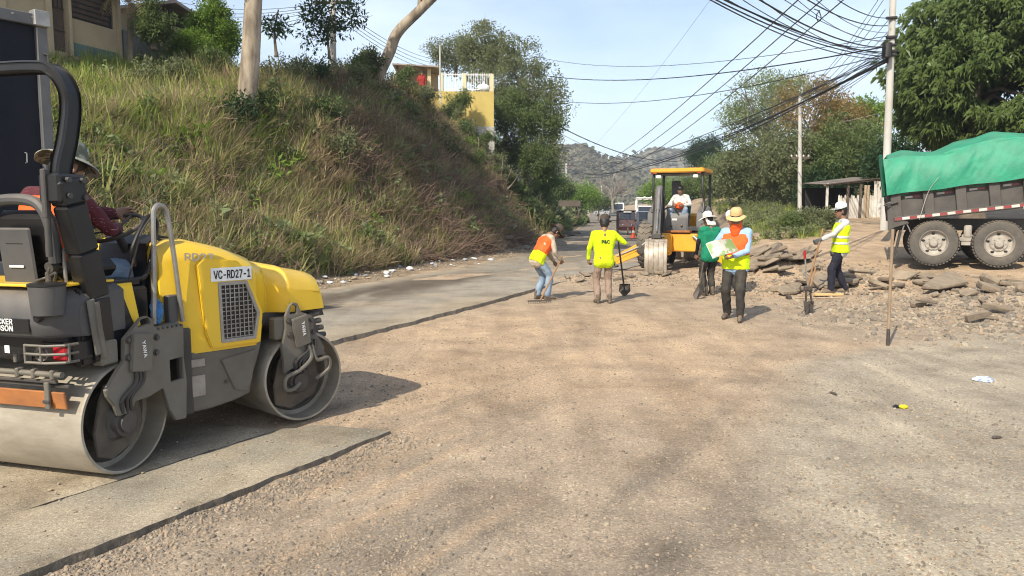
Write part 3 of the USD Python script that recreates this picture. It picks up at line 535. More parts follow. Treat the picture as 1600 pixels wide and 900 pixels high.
for s in (-1, 1):
    post = [(-.33, s * .56, 1.84), (-.30, s * .56, 1.70), (-.225, s * .56, 1.42), (-.165, s * .56, 1.14), (-.14, s * .56, .76)]
    m = MB()
    for a, b in zip(post[:-1], post[1:]): m.beam(a, b, .11, .155, .012, up=(1, 0, 0))
    m.build('roll_bar_post', 'black_paint', roller)
    m = MB(); m.box((-.305, s * .525, 1.79), (.20, .155, .17), .015); m.build('hinge_block', 'black_paint', roller)
    for dx, dz in ((-.05, .05), (.05, .05), (-.05, -.04), (.06, -.05)): MB().cyl((-.30 + dx, s * .60, 1.79 + dz), (-.30 + dx, s * .628, 1.79 + dz), .017, n=6).build('bolt', 'dark_steel', roller)
    m = MB(); m.beam((-.40, s * .50, 1.90), (-.40, s * .50, 1.62), .035, .04); m.cyl((-.40, s * .5, 1.66), (-.40, s * .5, 1.40), .018); m.build('gas_strut', 'dark_steel', roller)
MB().box((-.275, -.6045, 1.80), (.05, .004, .07), .001).build('sticker', 'bare_steel', roller)
m = MB(); m.tube([(-.215, -.62, 1.12), (-.205, -.625, .95), (-.175, -.625, .78)], .022, 8); m.beam((-.25, -.62, 1.14), (-.21, -.625, .80), .014, .06); m.build('post_foot', 'grey_steel', roller)
# hand rail
m = MB(); m.tube([(.26, -.61, .92), (.285, -.61, 1.3), (.30, -.61, 1.62), (.325, -.61, 1.69), (.375, -.61, 1.70), (.42, -.61, 1.66), (.455, -.61, 1.5), (.50, -.61, 1.15), (.53, -.61, .90)], .0165, 10, 6); m.build('hand_rail', 'bare_steel', roller)
m = MB(); m.tube([(.29, -.60, 1.62), (.22, -.58, 1.52), (.17, -.56, 1.36), (.16, -.52, 1.22)], .006, 6, 6); m.build('cable', 'hose', roller)
# a row of bolts on the plate's upper rim, and a blue rag
for k in range(6): MB().cyl((.24 + .042 * k, -.66, .893 - .002 * k), (.24 + .042 * k, -.667, .893), .008, n=8).build('bolt', 'dark_steel', roller)
# seat
m = MB(); m.box((-.02, -.20, 1.30), (.46, .44, .11), .045); m.build('seat_cushion', 'black_paint', roller)
m = MB(); m.box((-.245, -.20, 1.50), (.10, .42, .34), .045, roty(-10)); m.build('seat_backrest', 'black_paint', roller)
m = MB(); bp = [(-.31, -.44, 1.36), (-.335, -.45, 1.56), (-.34, -.40, 1.68), (-.34, -.30, 1.725), (-.34, -.10, 1.725), (-.34, .0, 1.68), (-.335, .05, 1.56), (-.31, .04, 1.36)]
m.tube(bp, .034, 10, 6); m.build('seat_frame', 'cover_plastic', roller)
m = MB(); m.box((-.335, -.19, 1.395), (.022, .25, .34), .012, roty(-6)); m.build('seat_plate', 'cover_plastic', roller)
for k in range(6): MB().box((-.352, -.19, 1.47 + .015 * k), (.006, .13, .006), .001, roty(-6)).build('plate_rib', 'black_paint', roller)
MB().box((-.348, -.19, 1.335), (.004, .11, .014), .001).build('sticker', 'letter_white', roller)
m = MB(); m.tube([(-.30, -.36, 1.24), (-.31, -.40, 1.33), (-.27, -.40, 1.42), (-.28, -.34, 1.50)], .012, 8, 6); m.tube([(-.31, -.42, 1.24), (-.33, -.46, 1.30), (-.30, -.36, 1.27), (-.34, -.32, 1.25)], .008, 8, 8); m.box((-.29, -.40, 1.44), (.05, .07, .08), .012); m.cyl((-.32, -.40, 1.33), (-.27, -.40, 1.34), .032, n=18); m.box((-.29, -.38, 1.27), (.06, .04, .07), .008); m.build('seat_suspension', 'dark_steel', roller)
m = MB(); m.tube([(-.27, -.47, 1.22), (-.28, -.475, 1.40), (-.26, -.475, 1.44), (-.16, -.47, 1.45), (-.12, -.47, 1.40), (-.10, -.47, 1.22)], .011, 8, 5); m.build('lever_guard', 'bare_steel', roller)
# console with dashboard, wheel and columns
m = MB(); side(m, [(.42, .78), (.40, 1.15), (.46, 1.44), (.56, 1.50), (.74, 1.47), (.78, 1.20), (.78, .78)], -.20, .46, .03); m.build('console', 'black_paint', roller, 30)
m = MB(); side(m, [(.52, .78), (.53, 1.2), (.60, 1.40), (.70, 1.40), (.78, .78)], -.43, .05, .012); m.build('console_panel', 'cover_plastic', roller)
MB().box((.615, -.462, 1.375), (.075, .012, .05), .003, roty(-15)).build('sticker', 'plate_white', roller)
tilt = roty(-28); ct = V(.375, -.22, 1.55)
m = MB(); a = np.linspace(0, 2 * np.pi, 41)[:-1]; ring = np.column_stack([np.cos(a) * .185, np.sin(a) * .185, a * 0]) @ tilt.T + ct; m.tube(np.vstack([ring, ring[:1]]), .014, 8)
for k in (0, 2.1, 4.2): m.beam(ct + tilt @ V(0, 0, -.02), ct + tilt @ V(math.cos(k) * .18, math.sin(k) * .18, 0), .03, .012)
m.cyl(ct + tilt @ V(0, 0, -.03), ct + tilt @ V(0, 0, .012), .045); m.cyl(ct + tilt @ V(0, 0, -.03), (.52, -.22, 1.30), .028); m.build('steering_wheel', 'rubber', roller, 40)
m = MB(); m.tube([(.30, -.44, 1.30), (.27, -.46, 1.42), (.40, -.47, 1.62), (.48, -.47, 1.60), (.47, -.47, 1.50), (.40, -.47, 1.30), (.36, -.46, 1.22), (.28, -.45, 1.21)], .015, 8, 6); m.build('arm_rail', 'black_paint', roller)
# engine half: hood, lower body, grille, plate
ST = [(-1.12, .50, 1.44), (-1.09, .555, 1.475), (-1.0, .58, 1.485), (-.85, .60, 1.475), (-.6, .605, 1.415), (-.42, .605, 1.345), (-.375, .57, 1.325), (-.345, .515, 1.31), (-.30, .50, 1.295), (-.25, .465, 1.28), (-.24, .47, 1.28), (-.235, .475, 1.275), (-.13, .60, 1.25), (-.125, .605, 1.25), (-.11, .607, 1.245), (-.05, .603, 1.225), (.08, .59, 1.20), (.175, .58, 1.175), (.225, .565, 1.15), (.245, .52, 1.09)]
zb = lambda x: .67 if x < -.33 else .67 + .22 * float(sstep(-.35, -.25, x))
rows = []
for x, hw, zt in ST:
    b = zb(x); k = np.array([(hw, b), (hw, b + .04), (hw, .5 * (b + zt)), (hw, zt - .16), (hw - .012, zt - .105), (hw - .05, zt - .05), (hw - .11, zt - .018), (hw - .2, zt), (.12, zt + .012), (0, zt + .014)])
    sh = .05 * np.clip((k[:, 1] - b) / (zt - b), 0, 1) if x > .2 else 0
    k2 = np.vstack([k, k[-2::-1] * V(-1, 1)]); rows.append(np.column_stack([np.full(len(k2), x) - (np.concatenate([sh, sh[-2::-1]]) if x > .2 else 0), k2]))
v = np.array(rows); a, b = v.shape[:2]; q = np.array([(i * b + j, (i + 1) * b + j, (i + 1) * b + j + 1, i * b + j + 1) for i in range(a - 1) for j in range(b - 1)])
caps = [(0, j, j + 1) for j in range(1, b - 1)] + [((a - 1) * b, (a - 1) * b + j + 1, (a - 1) * b + j) for j in range(1, b - 1)]
hood = far().add(v.reshape(-1, 3), np.vstack([q[:, [0, 1, 2]], q[:, [0, 2, 3]], caps])).build('engine_hood', 'yellow_paint', roller, 28)
pan = Polygon([(-.86, 1.30), (-.80, 1.345), (-.55, 1.315), (-.47, 1.22), (-.36, .92), (-.385, .69), (-.77, .69), (-.81, .80)])
gr = Polygon([(-.70, 1.155), (-.49, 1.155), (-.40, .92), (-.435, .735), (-.69, .735)])
side(far(), pan.buffer(-.02).buffer(.02).difference(gr.buffer(-.012)), -.612, .03, .008).build('hood_panel', 'yellow_paint', roller)
fr = gr.buffer(.012).difference(gr.buffer(-.014)); side(far(), fr, -.624, .016, .003).build('grille_frame', 'bare_steel', roller)
side(far(), gr, -.611, .006, 0).build('grille_back', 'black_paint', roller)
for k in range(9):
    x = -.685 + .0345 * k; c = sbox(x - .0035, .6, x + .0035, 1.3).intersection(gr)
    if c.area > 1e-5: side(far(), c, -.619, .006, 0).build('grille_bar', 'bare_steel', roller)
for k in range(13):
    z = .755 + .0325 * k; c = sbox(-.9, z - .0035, -.2, z + .0035).intersection(gr)
    if c.area > 1e-5: side(far(), c, -.614, .005, 0).build('grille_bar', 'bare_steel', roller)
pl = far().box((-.605, -.631, 1.222), (.315, .008, .098), .003).build('number_plate', 'plate_white', roller)
t = meshkit.text_mesh('VC-RD27-1', .058, .003, True); v = t.vertices.copy(); v[:, 0] *= .285 / v[:, 0].max()
far().add(np.column_stack([-.745 + v[:, 0], -.6355 - v[:, 2], 1.193 + v[:, 1]]), t.faces[:, ::-1]).build('lettering', 'letter_black', pl, False)
side(far(), [(-1.02, .69), (-.36, .69), (-.385, .60), (-.44, .45), (-.47, .31), (-.60, .275), (-.80, .25), (-1.02, .25)], 0, 1.19, .012).build('lower_body', 'grey_steel', roller)
side(far(), [(-.70, .60), (-.42, .64), (-.455, .42), (-.50, .33), (-.60, .36)], -.602, .014, .005).build('body_panel', 'grey_steel', roller)
far().box((-.965, -.55, .55), (.11, .12, .62), .012).build('frame_post', 'dark_steel', roller)
far().box((-.87, -.601, .60), (.105, .006, .055), .001).build('sticker', 'bare_steel', roller); far().box((-.87, -.601, .435), (.10, .006, .15), .001).build('sticker', 'bare_steel', roller)
far().cyl((-.66, -.60, .43), (-.66, -.606, .43), .014, n=14).build('bolt', 'dark_steel', roller)
side(far(), [(-.40, .86), (-.30, .89), (.25, .885), (.27, .82), (-.30, .80), (-.41, .70)], 0, 1.02, .012).build('front_frame', 'dark_steel', roller)
far().box((-1.12, -.05, .85), (.06, .8, .9), .02).build('bulkhead', 'black_paint', roller)
t = meshkit.text_mesh('RD27', .05, .003, True); v = t.vertices; k = .97
far().add(np.column_stack([-.94 + v[:, 0] * 1.2, -.607 + .0 * v[:, 0] - v[:, 2] * .5, 1.335 + v[:, 1] - .07 * (v[:, 0])]), t.faces[:, ::-1]).build('lettering', 'tin_white', hood, False)
# blue rag tucked on the step
g = np.random.default_rng(5); rag = trimesh.creation.icosphere(3); n_ = meshkit.fbm(rag.vertices * 2.5, 3, 6)
rag = MB(rotz(74), V(*ROLL)).add(rag.vertices * (0.65 + .8 * (n_[:, None] - .3)) * V(.06, .04, .10) + V(.30, -.60, 1.0), rag.faces)
rag.build('cloth', 'blue_cloth', None, 60, label='crumpled blue cloth stuffed beside the roller step under the hand rail', cat='cloth')
# ---------------------------------------------------------------- people
mat('skin_brown', (0.20, 0.105, 0.065), (0.24, 0.13, 0.08), 9, rough=0.5)
mat('hair_black', (0.012, 0.010, 0.009), None, 30, rough=0.6)
mat('eye_white', (0.6, 0.58, 0.55), None, 5, rough=0.3)
def cloth(name, c, c2=None, **k): mat(name, c, c2, k.pop('scale', 7), rough=0.85, bump=0.6, bscale=k.pop('bscale', 22), spec=0.2, **k)
cloth('hi_vis_yellow', (0.56, 0.74, 0.012), (0.50, 0.64, 0.012)); cloth('hi_vis_orange', (0.80, 0.13, 0.03), (0.72, 0.11, 0.025)); cloth('grey_strip', (0.55, 0.56, 0.55))
cloth('jeans_blue', (0.16, 0.22, 0.30), (0.27, 0.34, 0.42)); cloth('trousers_tan', (0.23, 0.165, 0.125), (0.28, 0.205, 0.16)); cloth('trousers_black', (0.022, 0.022, 0.022), (0.04, 0.037, 0.033), dust=0.25); cloth('trousers_navy', (0.015, 0.016, 0.026), (0.025, 0.025, 0.035))
cloth('shirt_beige', (0.46, 0.38, 0.29), (0.40, 0.33, 0.25)); cloth('shirt_green', (0.012, 0.20, 0.105), (0.01, 0.16, 0.085)); cloth('shirt_blue', (0.30, 0.44, 0.60), (0.26, 0.38, 0.54)); cloth('shirt_grey', (0.50, 0.50, 0.48), (0.42, 0.42, 0.41)); cloth('shirt_dark', (0.05, 0.033, 0.03)); cloth('shirt_red', (0.30, 0.03, 0.025))
mat('shirt_maroon', (0.075, 0.010, 0.016), (0.26, 0.14, 0.14), 34, rough=0.9, lo=.60, hi=.66, stretch=(3, .25, 3)); mat('shirt_plaid', (0.62, 0.60, 0.55), (0.30, 0.28, 0.26), 18, rough=0.9, lo=.5, hi=.62)
cloth('hat_brown', (0.055, 0.042, 0.035), (0.085, 0.065, 0.05)); cloth('hat_white', (0.68, 0.65, 0.58), (0.58, 0.55, 0.49)); mat('straw', (0.60, 0.43, 0.20), (0.50, 0.34, 0.15), 40, rough=0.8, bump=0.4, bscale=90); mat('hard_hat', (0.8, 0.8, 0.78), None, 4, rough=0.35)
mat('hat_camo', (0.33, 0.32, 0.26), (0.09, 0.10, 0.07), 16, rough=0.9, lo=.46, hi=.54); cloth('face_cloth_orange', (0.85, 0.12, 0.02), (0.75, 0.10, 0.02)); cloth('glove_grey', (0.09, 0.095, 0.10)); cloth('sleeve_black', (0.015, 0.015, 0.017)); mat('leather_boot', (0.05, 0.038, 0.028), (0.10, 0.075, 0.05), 9, rough=0.7, dust=0.5); mat('paper', (0.74, 0.75, 0.72), (0.36, 0.55, 0.24), 5, rough=0.7, lo=.50, hi=.54)
mat('tool_wood', (0.30, 0.17, 0.075), (0.22, 0.12, 0.055), 8, rough=0.65, stretch=(4, 4, .5)); mat('dark_tool', (0.03, 0.027, 0.025), (0.06, 0.045, 0.035), 9, rough=0.6, dust=.2); mat('grey_wood', (0.30, 0.22, 0.14), (0.20, 0.14, 0.09), 7, rough=0.8, stretch=(5, 5, .6), bump=.3)
SPH = trimesh.creation.icosphere(subdivisions=1).vertices
def hull(*pr): return Manifold.hull_points(np.vstack([np.asarray(p, float) + SPH * r for p, r in pr]))
def chain(pr): return [hull(a, b) for a, b in zip(pr[:-1], pr[1:])]
def solid(parts, ref=0.022, it=8, wr=0.0, seed=0, freq=9.0, cut=()):
    m = Manifold.batch_boolean(parts, OpType.Add)
    for n, o in cut: m = m.trim_by_plane([float(x) for x in n], float(o))
    m = m.refine_to_length(ref).to_mesh(); t = trimesh.Trimesh(m.vert_properties[:, :3], m.tri_verts)
    trimesh.smoothing.filter_taubin(t, iterations=it)
    if wr:
        v = np.array(t.vertices); d = meshkit.fbm(v * V(freq, freq, freq * .8) + seed, 3, seed) - .5; t.vertices = v + t.vertex_normals * (wr * 2 * d)[:, None]
    return t
def ik(a, b, l1, l2, hint):
    """Joint between a and b (b is pulled in if it is out of reach), bent towards hint."""
    a, b = np.asarray(a, float), np.asarray(b, float); d = b - a; L = np.linalg.norm(d); L2 = min(L, .985 * (l1 + l2)); b = a + d / L * L2; d = unit(d)
    x = (l1 * l1 - l2 * l2 + L2 * L2) / (2 * L2); h = math.sqrt(max(l1 * l1 - x * x, 1e-6)); w = np.asarray(hint, float); w = unit(w - d * (w @ d)); return a + d * x + w * h, b
def hand_parts(wr, d, palm, curl, s, thumb):
    """Palm, four bent fingers and a thumb; d: finger direction, palm: palm normal, thumb: +1 or -1 for the thumb's side."""
    d = unit(d); n = unit(palm - d * (palm @ d)); w = np.cross(d, n) * thumb; P = [hull((wr, .024 * s), (wr + d * .045 * s + w * .024 * s, .017 * s), (wr + d * .045 * s - w * .024 * s, .016 * s)), hull((wr + d * .045 * s + w * .024 * s, .017 * s), (wr + d * .085 * s + w * .03 * s, .012 * s), (wr + d * .085 * s - w * .03 * s, .011 * s), (wr + d * .045 * s - w * .024 * s, .016 * s))]
    for k, L in enumerate((.068, .078, .072, .056)):
        p = wr + d * .085 * s + w * (.03 - .02 * k) * s; pts = [(p, .0095 * s)]; a = .25
        for seg in (.44, .32, .24):
            a += curl * (1.0 if seg < .4 else .8); q = d * math.cos(a) + n * math.sin(a); p = p + q * L * seg * s; pts.append((p, .0088 * s))
        P += chain(pts)
    p = wr + d * .03 * s + w * .028 * s; q1 = unit(d * .6 + w * .8 + n * .35 * (1 + curl)); q2 = unit(d * .7 + w * (.4 - .6 * curl) + n * (.4 + .7 * curl)); P += chain([(p, .013 * s), (p + q1 * .035 * s, .011 * s), (p + q1 * .035 * s + q2 * .03 * s, .010 * s)])
    return P
def person(label, pos, face, h=1.70, lean=0.0, lean_side=0.0, head=(0, 0), hands=((-.28, .02, .8), (.28, .02, .8)), feet=((-.10, 0), (.10, 0)), sit=None, hips=None, shirt='shirt_grey', sleeve=None, short=False, trousers='jeans_blue', shoe='leather_boot', vest=None, vest_low=None, strips=False, hat=None, hatm='hat_brown', wrap=None, neckflap=False, gloves=None, curl=(.75, .75), elbow=((-.5, -.5, -.6), (.5, -.5, -.6)), twist=0.0, build=1.0, text=None, extra=None, palms=None, glasses=False, seed=1, group=None, knee_out=0.12, wristband=None, fdir=None):
    """A standing, bending or seated figure. Local axes: x to the figure's right, y ahead, z up; face: degrees to the left of +y in the world. hands, feet: targets in local metres for a height of 1.70."""
    k = h / 1.70; th = thing('person', label, 'person', pos, face, group); S = lambda p: np.asarray(p, float) * k
    pel = S(hips if hips is not None else (0, 0, .90)); RT = rotx(-lean) @ roty(lean_side) @ rotz(twist)
    up = lambda x, y, z: pel + RT @ S((x, y, z))
    nb = up(0, .0, .50); hp = [pel + S((-.09, 0, -.01)), pel + S((.09, 0, -.01))]; sh = [up(-.175 * build, 0, .455), up(.175 * build, 0, .455)]
    RH = RT @ rotz(head[0]) @ rotx(-head[1]); hc = nb + RH @ S((0, .035, .165)); hd = lambda x, y, z: hc + RH @ S((x, y, z))
    el, wr = [], []
    for i in (0, 1):
        e, w = ik(sh[i], S(hands[i]), .285 * k, .25 * k, elbow[i]); el.append(e); wr.append(w)
    kn, an, toe = [], [], []
    for i in (0, 1):
        f = np.asarray(feet[i], float); a = S((f[0], f[1], .085 if len(f) < 3 else f[2] + .085)); q, a = ik(hp[i], a, .435 * k, .41 * k, (knee_out * (1 if i else -1), 1, .15)); kn.append(q); an.append(a); yaw = math.radians(f[3] if len(f) > 3 else (8 if i else -8)); toe.append(a + S((math.sin(yaw) * .15, math.cos(yaw) * .15, -.055)))
    # the body: one continuous skin
    B = []
    B += [hull((hd(0, .0, .035), .092 * k), (hd(0, -.015, .05), .095 * k), (hd(0, .035, -.045), .062 * k)), hull((hd(0, .05, -.085), .035 * k), (hd(0, .03, -.03), .068 * k)), hull((hd(0, .092, .012), .010 * k), (hd(0, .112, -.022), .013 * k)), hull((hd(-.013, .10, -.026), .009 * k), (hd(.013, .10, -.026), .009 * k)), hull((hd(-.02, .093, -.06), .008 * k), (hd(.02, .093, -.06), .008 * k)), hull((hd(-.05, .075, .036), .012 * k), (hd(.05, .075, .036), .012 * k))]
    for s in (-1, 1): B.append(hull((hd(s * .085, -.01, .02), .016 * k), (hd(s * .086, -.012, -.02), .012 * k)))
    B += chain([(hd(0, -.02, -.05), .056 * k), (nb + RT @ S((0, -.01, .03)), .056 * k), (up(0, -.01, .40), .07 * k)])
    def torso(g, z0=-.06):
        return [hull(*[(up(s * .125 * build, 0, .37), (.085 + g) * k) for s in (-1, 1)], *[(up(s * .10 * build, .02, .28), (.092 + g) * k) for s in (-1, 1)]), hull(*[(up(s * .10 * build, .02, .28), (.092 + g) * k) for s in (-1, 1)], *[(up(s * .085, .015, .10), (.088 + g) * k) for s in (-1, 1)]), hull(*[(up(s * .085, .015, .10), (.088 + g) * k) for s in (-1, 1)], *[(pel + S((s * .085, 0, z0 + .04)), (.104 + g) * k) for s in (-1, 1)]), hull((nb - RT @ S((0, .0, .02)), (.055 + g) * k), (sh[0], (.058 + g) * k), (up(0, 0, .33), .07 * k)), hull((nb - RT @ S((0, .0, .02)), (.055 + g) * k), (sh[1], (.058 + g) * k), (up(0, 0, .33), .07 * k))]
    B += torso(0)
    for i in (0, 1):
        fd = unit((wr[i] - el[i])) if fdir is None or fdir[i] is None else unit(fdir[i]); pn = V(1 if i == 0 else -1, .2, 0) if palms is None else np.asarray(palms[i], float)
        B += chain([(sh[i], .052 * k), (el[i], .038 * k), (wr[i], .027 * k)]); hpz = hand_parts(wr[i], fd, pn, curl[i], k * 1.05, 1 if (i == 0) == (np.cross(fd, unit(pn - fd * (pn @ fd)))[1] > 0) or True else -1); B += hpz if not gloves else [hull((wr[i], .024 * k), (wr[i] + fd * .05 * k, .02 * k))]
        B += chain([(hp[i], .085 * k), (kn[i], .056 * k), (kn[i] * .6 + an[i] * .4 + V(0, -.012, 0), .054 * k), (an[i], .038 * k)]) + [hull((an[i] - S((0, .035, .05)), .032 * k), (toe[i], .028 * k), (an[i], .036 * k))]
    obj('body', solid(B, .018, 4), 'skin_brown', th, True)
    for s in (-1, 1): MB().ell(hd(s * .032, .087, .014), np.full(3, .011 * k), 1).build('eye', 'eye_white', th, True); MB().ell(hd(s * .032, .0955, .014), np.full(3, .0055 * k), 1).build('pupil', 'hair_black', th, True)
    obj('hair', solid([hull((hd(0, -.02, .05), .10 * k), (hd(0, .015, .055), .095 * k), (hd(0, -.035, -.01), .082 * k))], .02, 3, .006, seed, 60), 'hair_black', th, True)
    # clothes
    if glasses: MB().tube([hd(-.09, .0, .02), hd(-.07, .085, .018), hd(-.02, .108, .014), hd(.02, .108, .014), hd(.07, .085, .018), hd(.09, 0, .02)], .008 * k, 6).ell(hd(-.034, .10, .012), S((.024, .01, .018)), 1, RH).ell(hd(.034, .10, .012), S((.024, .01, .018)), 1, RH).build('sunglasses', 'letter_black', th, True)
    T = torso(.018, -.13); E = []
    for i in (0, 1):
        mid = el[i] if not short else sh[i] * .45 + el[i] * .55; a = [(sh[i], .068 * k), (mid, .058 * k if short else .05 * k)]
        if not short: a.append((el[i] * .1 + wr[i] * .9, .040 * k))
        (E if sleeve else T).extend(chain(a))
    st = solid(T, .022, 5, .017, seed, 11); obj('shirt', st, shirt, th, True)
    if sleeve: obj('sleeves', solid(E, .024, 6, .008, seed + 1), sleeve, th, True)
    if short and wristband: obj('arm_sleeves', solid(sum([chain([(sh[i] * .5 + el[i] * .5, .048 * k), (el[i], .043 * k), (el[i] * .05 + wr[i] * .95, .033 * k)]) for i in (0, 1)], []), .02, 5, .004, seed), wristband, th, True)
    L = [hull(*[(pel + S((s * .085, 0, -.03)), .100 * k) for s in (-1, 1)], *[(pel + RT @ S((s * .08, 0, .08)), .075 * k) for s in (-1, 1)])]
    for i in (0, 1): L += chain([(hp[i] - V(0, 0, .03), .097 * k), (kn[i], .075 * k), (kn[i] * .5 + an[i] * .5, .072 * k), (an[i] + V(0, 0, .015), .062 * k)])
    obj('trousers', solid(L, .024, 4, .020, seed + 2, 10), trousers, th, True)
    for i in (0, 1): obj('boot', solid([hull((an[i] - S((0, .04, .055)), .034 * k), (toe[i], .034 * k), (toe[i] * .6 + an[i] * .4, .042 * k)), hull((an[i] - S((0, .02, .02)), .047 * k), (an[i] + S((0, -.01, .07)), .05 * k))], .016, 3), shoe, th, True)
    if gloves:
        for i in (0, 1):
            fd = unit(wr[i] - el[i]) if fdir is None or fdir[i] is None else unit(fdir[i]); pn = V(1 if i == 0 else -1, .2, 0) if palms is None else np.asarray(palms[i], float); obj('glove', solid(hand_parts(wr[i], fd, pn, curl[i], k * 1.25, 1) + [hull((wr[i], .036 * k), (wr[i] - unit(wr[i] - el[i]) * .05 * k, .04 * k))], .012, 2), gloves, th, True)
    if vest:
        ax = RT @ V(0, 0, 1); lo = pel @ ax - .10 * k; cu = [(ax, lo)]; G = torso(.034, -.13)[:3] + [hull((sh[s_] * .62 + nb * .38 + RT @ S((0, 0, -.03)), .075 * k), (up((-1, 1)[s_] * .09, 0, .28), .10 * k)) for s_ in (0, 1)]
        split = pel @ ax + .12 * k
        if vest_low: obj('vest', solid(G, .022, 4, .018, seed + 3, 10, cut=[(ax, split)]), vest, th, True); obj('vest_lower', solid(G, .022, 4, .018, seed + 3, 10, cut=[(ax, lo), (-ax, -split)]), vest_low, th, True)
        else: obj('vest', solid(G, .022, 4, .016, seed + 3, 10, cut=cu), vest, th, True)
        if strips:
            G2 = torso(.041, -.13)[:3]
            for z in (.07, .19): obj('reflective_strip', solid(G2, .022, 4, .016, seed + 3, 10, cut=[(ax, pel @ ax + (z - .022) * k), (-ax, -(pel @ ax + (z + .022) * k))]), 'grey_strip', th, True)
    if wrap: obj('face_cloth', solid([hull((hd(0, .035, -.068), .072 * k), (hd(0, -.02, -.05), .088 * k)), hull((hd(0, .01, -.08), .085 * k), (nb + RT @ S((0, .02, .02)), .10 * k), (nb + RT @ S((0, .06, -.05)), .07 * k))], .02, 4, .012, seed), wrap, th, True)
    if hat:
        br = {'brim': .19, 'straw': .158, 'cap': 0, 'hard': .125, 'camo': .185}[hat]; c = hd(0, -.005, .075); hm = MB()
        a = np.linspace(0, 2 * np.pi, 49)[:-1]; rows = []
        prof = [(.096, -.005), (.10, .04), (.093, .085), (.065, .115), (.0, .122)] if hat != 'hard' else [(.118, -.01), (.122, .05), (.11, .10), (.07, .135), (0, .145)]
        for r, z in prof: rows.append(np.column_stack([np.cos(a) * r * .93, np.sin(a) * r * 1.08, np.full(48, z)]))
        v = np.vstack(rows); i = np.arange(48); j = (i + 1) % 48; f = np.vstack([np.stack([q * 48 + i, q * 48 + j, q * 48 + 48 + j], 1) for q in range(4)] + [np.stack([q * 48 + i, q * 48 + 48 + j, q * 48 + 48 + i], 1) for q in range(4)])
        v = v + .004 * (meshkit.noise(v * 30, seed) - .5)[:, None]; obj('hat', ((v * k) @ RH.T + c, f), hatm, th, 50)
        if br or hat == 'cap':
            r0 = .094; rows = []
            for q in np.linspace(0, 1, 6):
                if hat == 'cap': m_ = np.clip(np.sin(a), 0, 1) ** .6; rr = r0 + .085 * q * m_; zz = -.01 * q * m_ - .004
                else: rr = r0 + (br - r0) * q; zz = -.022 * q * q * (1.6 if hat != 'hard' else .5) + .014 * q * np.sin(a * 2 + seed) + .010 * q * np.sin(a * 3 + seed * 2)
                rows.append(np.column_stack([np.cos(a) * rr * .95, np.sin(a) * rr * 1.06, np.zeros(48) + zz]))
            v = np.vstack(rows + [x - V(0, 0, .006) for x in rows[::-1]]); n_ = 12; f = []
            for q in range(n_ - 1): f += [np.stack([q * 48 + i, q * 48 + j, q * 48 + 48 + j], 1), np.stack([q * 48 + i, q * 48 + 48 + j, q * 48 + 48 + i], 1)]
            obj('hat_brim', ((v * k) @ RH.T + c, np.vstack(f)), hatm, th, 50)
        if neckflap: obj('neck_flap', solid([hull((hd(-.08, -.05, .03), .03 * k), (hd(.08, -.05, .03), .03 * k), (hd(-.09, -.10, -.10), .02 * k), (hd(.09, -.10, -.10), .02 * k), (hd(0, -.11, -.11), .02 * k))], .016, 3, .01, seed), hatm, th, True)
    if text:
        t = meshkit.text_mesh(text, .062 * k, .004, True); v = t.vertices.copy(); v[:, 0] -= v[:, 0].max() / 2; sv = np.asarray(st.vertices); tz = (up(0, 0, .285))[2]
        X, Z = v[:, 0] * -1 * 1.0, v[:, 1] + tz; back = sv[sv[:, 1] < pel[1] + .0]; from scipy.spatial import cKDTree
        _, ix = cKDTree(back[:, [0, 2]]).query(np.column_stack([-X, Z]), k=6); y = back[ix, 1].mean(1)
        obj('lettering', (np.column_stack([-X, y - .010 - v[:, 2], Z]), t.faces[:, ::-1]), 'letter_black', th, False)
    th_info = {'wr': wr, 'pos': np.asarray(pos, float), 'rot': rotz(face), 'k': k, 'prim': th}
    return th_info
def world(info, p): return info['pos'] + info['rot'] @ np.asarray(p, float)
def on(u, v): return gph(u, v)

# the roller's driver: local frame of the roller turned so that y is ahead
rp = V(*ROLL) + rotz(74) @ V(-.10, -.13, 0)
drv = person('roller driver in camouflage hat, striped maroon sleeves and orange vest', rp, 74 - 90, 1.68, lean=9, hips=(0, .03, 1.30 * 1.70 / 1.68), head=(-8, 12), hands=((.0, .60, 1.67), (.10, .50, 1.56)), feet=((-.14, .56, .80), (.14, .56, .80)), shirt='shirt_maroon', trousers='jeans_blue', vest='hi_vis_orange', hat='camo', hatm='hat_camo', elbow=((-.6, -.3, -.6), (.7, -.2, -.6)), seed=3)
p = on(845, 468); rk = person('stooping worker in brown hat and orange and yellow vest raking by the road edge', p, -68, 1.66, lean=33, hips=(0, -.10, .86), head=(0, 18), hands=((-.10, .40, .62), (.16, .36, .80)), feet=((-.09, -.04), (.10, .10)), shirt='shirt_beige', trousers='jeans_blue', vest='hi_vis_orange', vest_low='hi_vis_yellow', hat='brim', hatm='hat_brown', elbow=((-.5, -.6, -.2), (.6, -.5, -.3)), seed=5)
p = on(943, 474); lm = person('worker seen from behind in bright lime long sleeved shirt with lettering', p, 8, 1.64, lean=2, head=(-25, 8), hands=((-.27, .16, .86), (.33, .22, 1.30)), feet=((-.11, .02), (.11, -.02)), shirt='hi_vis_yellow', trousers='trousers_tan', hat='cap', hatm='hat_brown', elbow=((-.7, -.3, -.4), (.9, -.1, -.7)), text='P&C', build=1.12, seed=8)
p = on(1108, 462); gr_ = person('worker in green T-shirt and white neck flap hat seen from behind', p, 16, 1.70, lean=4, head=(10, 10), hands=((-.22, .20, .80), (.10, .34, .98)), feet=((-.09, .0), (.10, .06)), shirt='shirt_green', short=True, wristband='sleeve_black', trousers='trousers_black', hat='brim', hatm='hat_white', neckflap=True, elbow=((-.8, -.4, -.3), (.8, -.4, -.4)), seed=11)
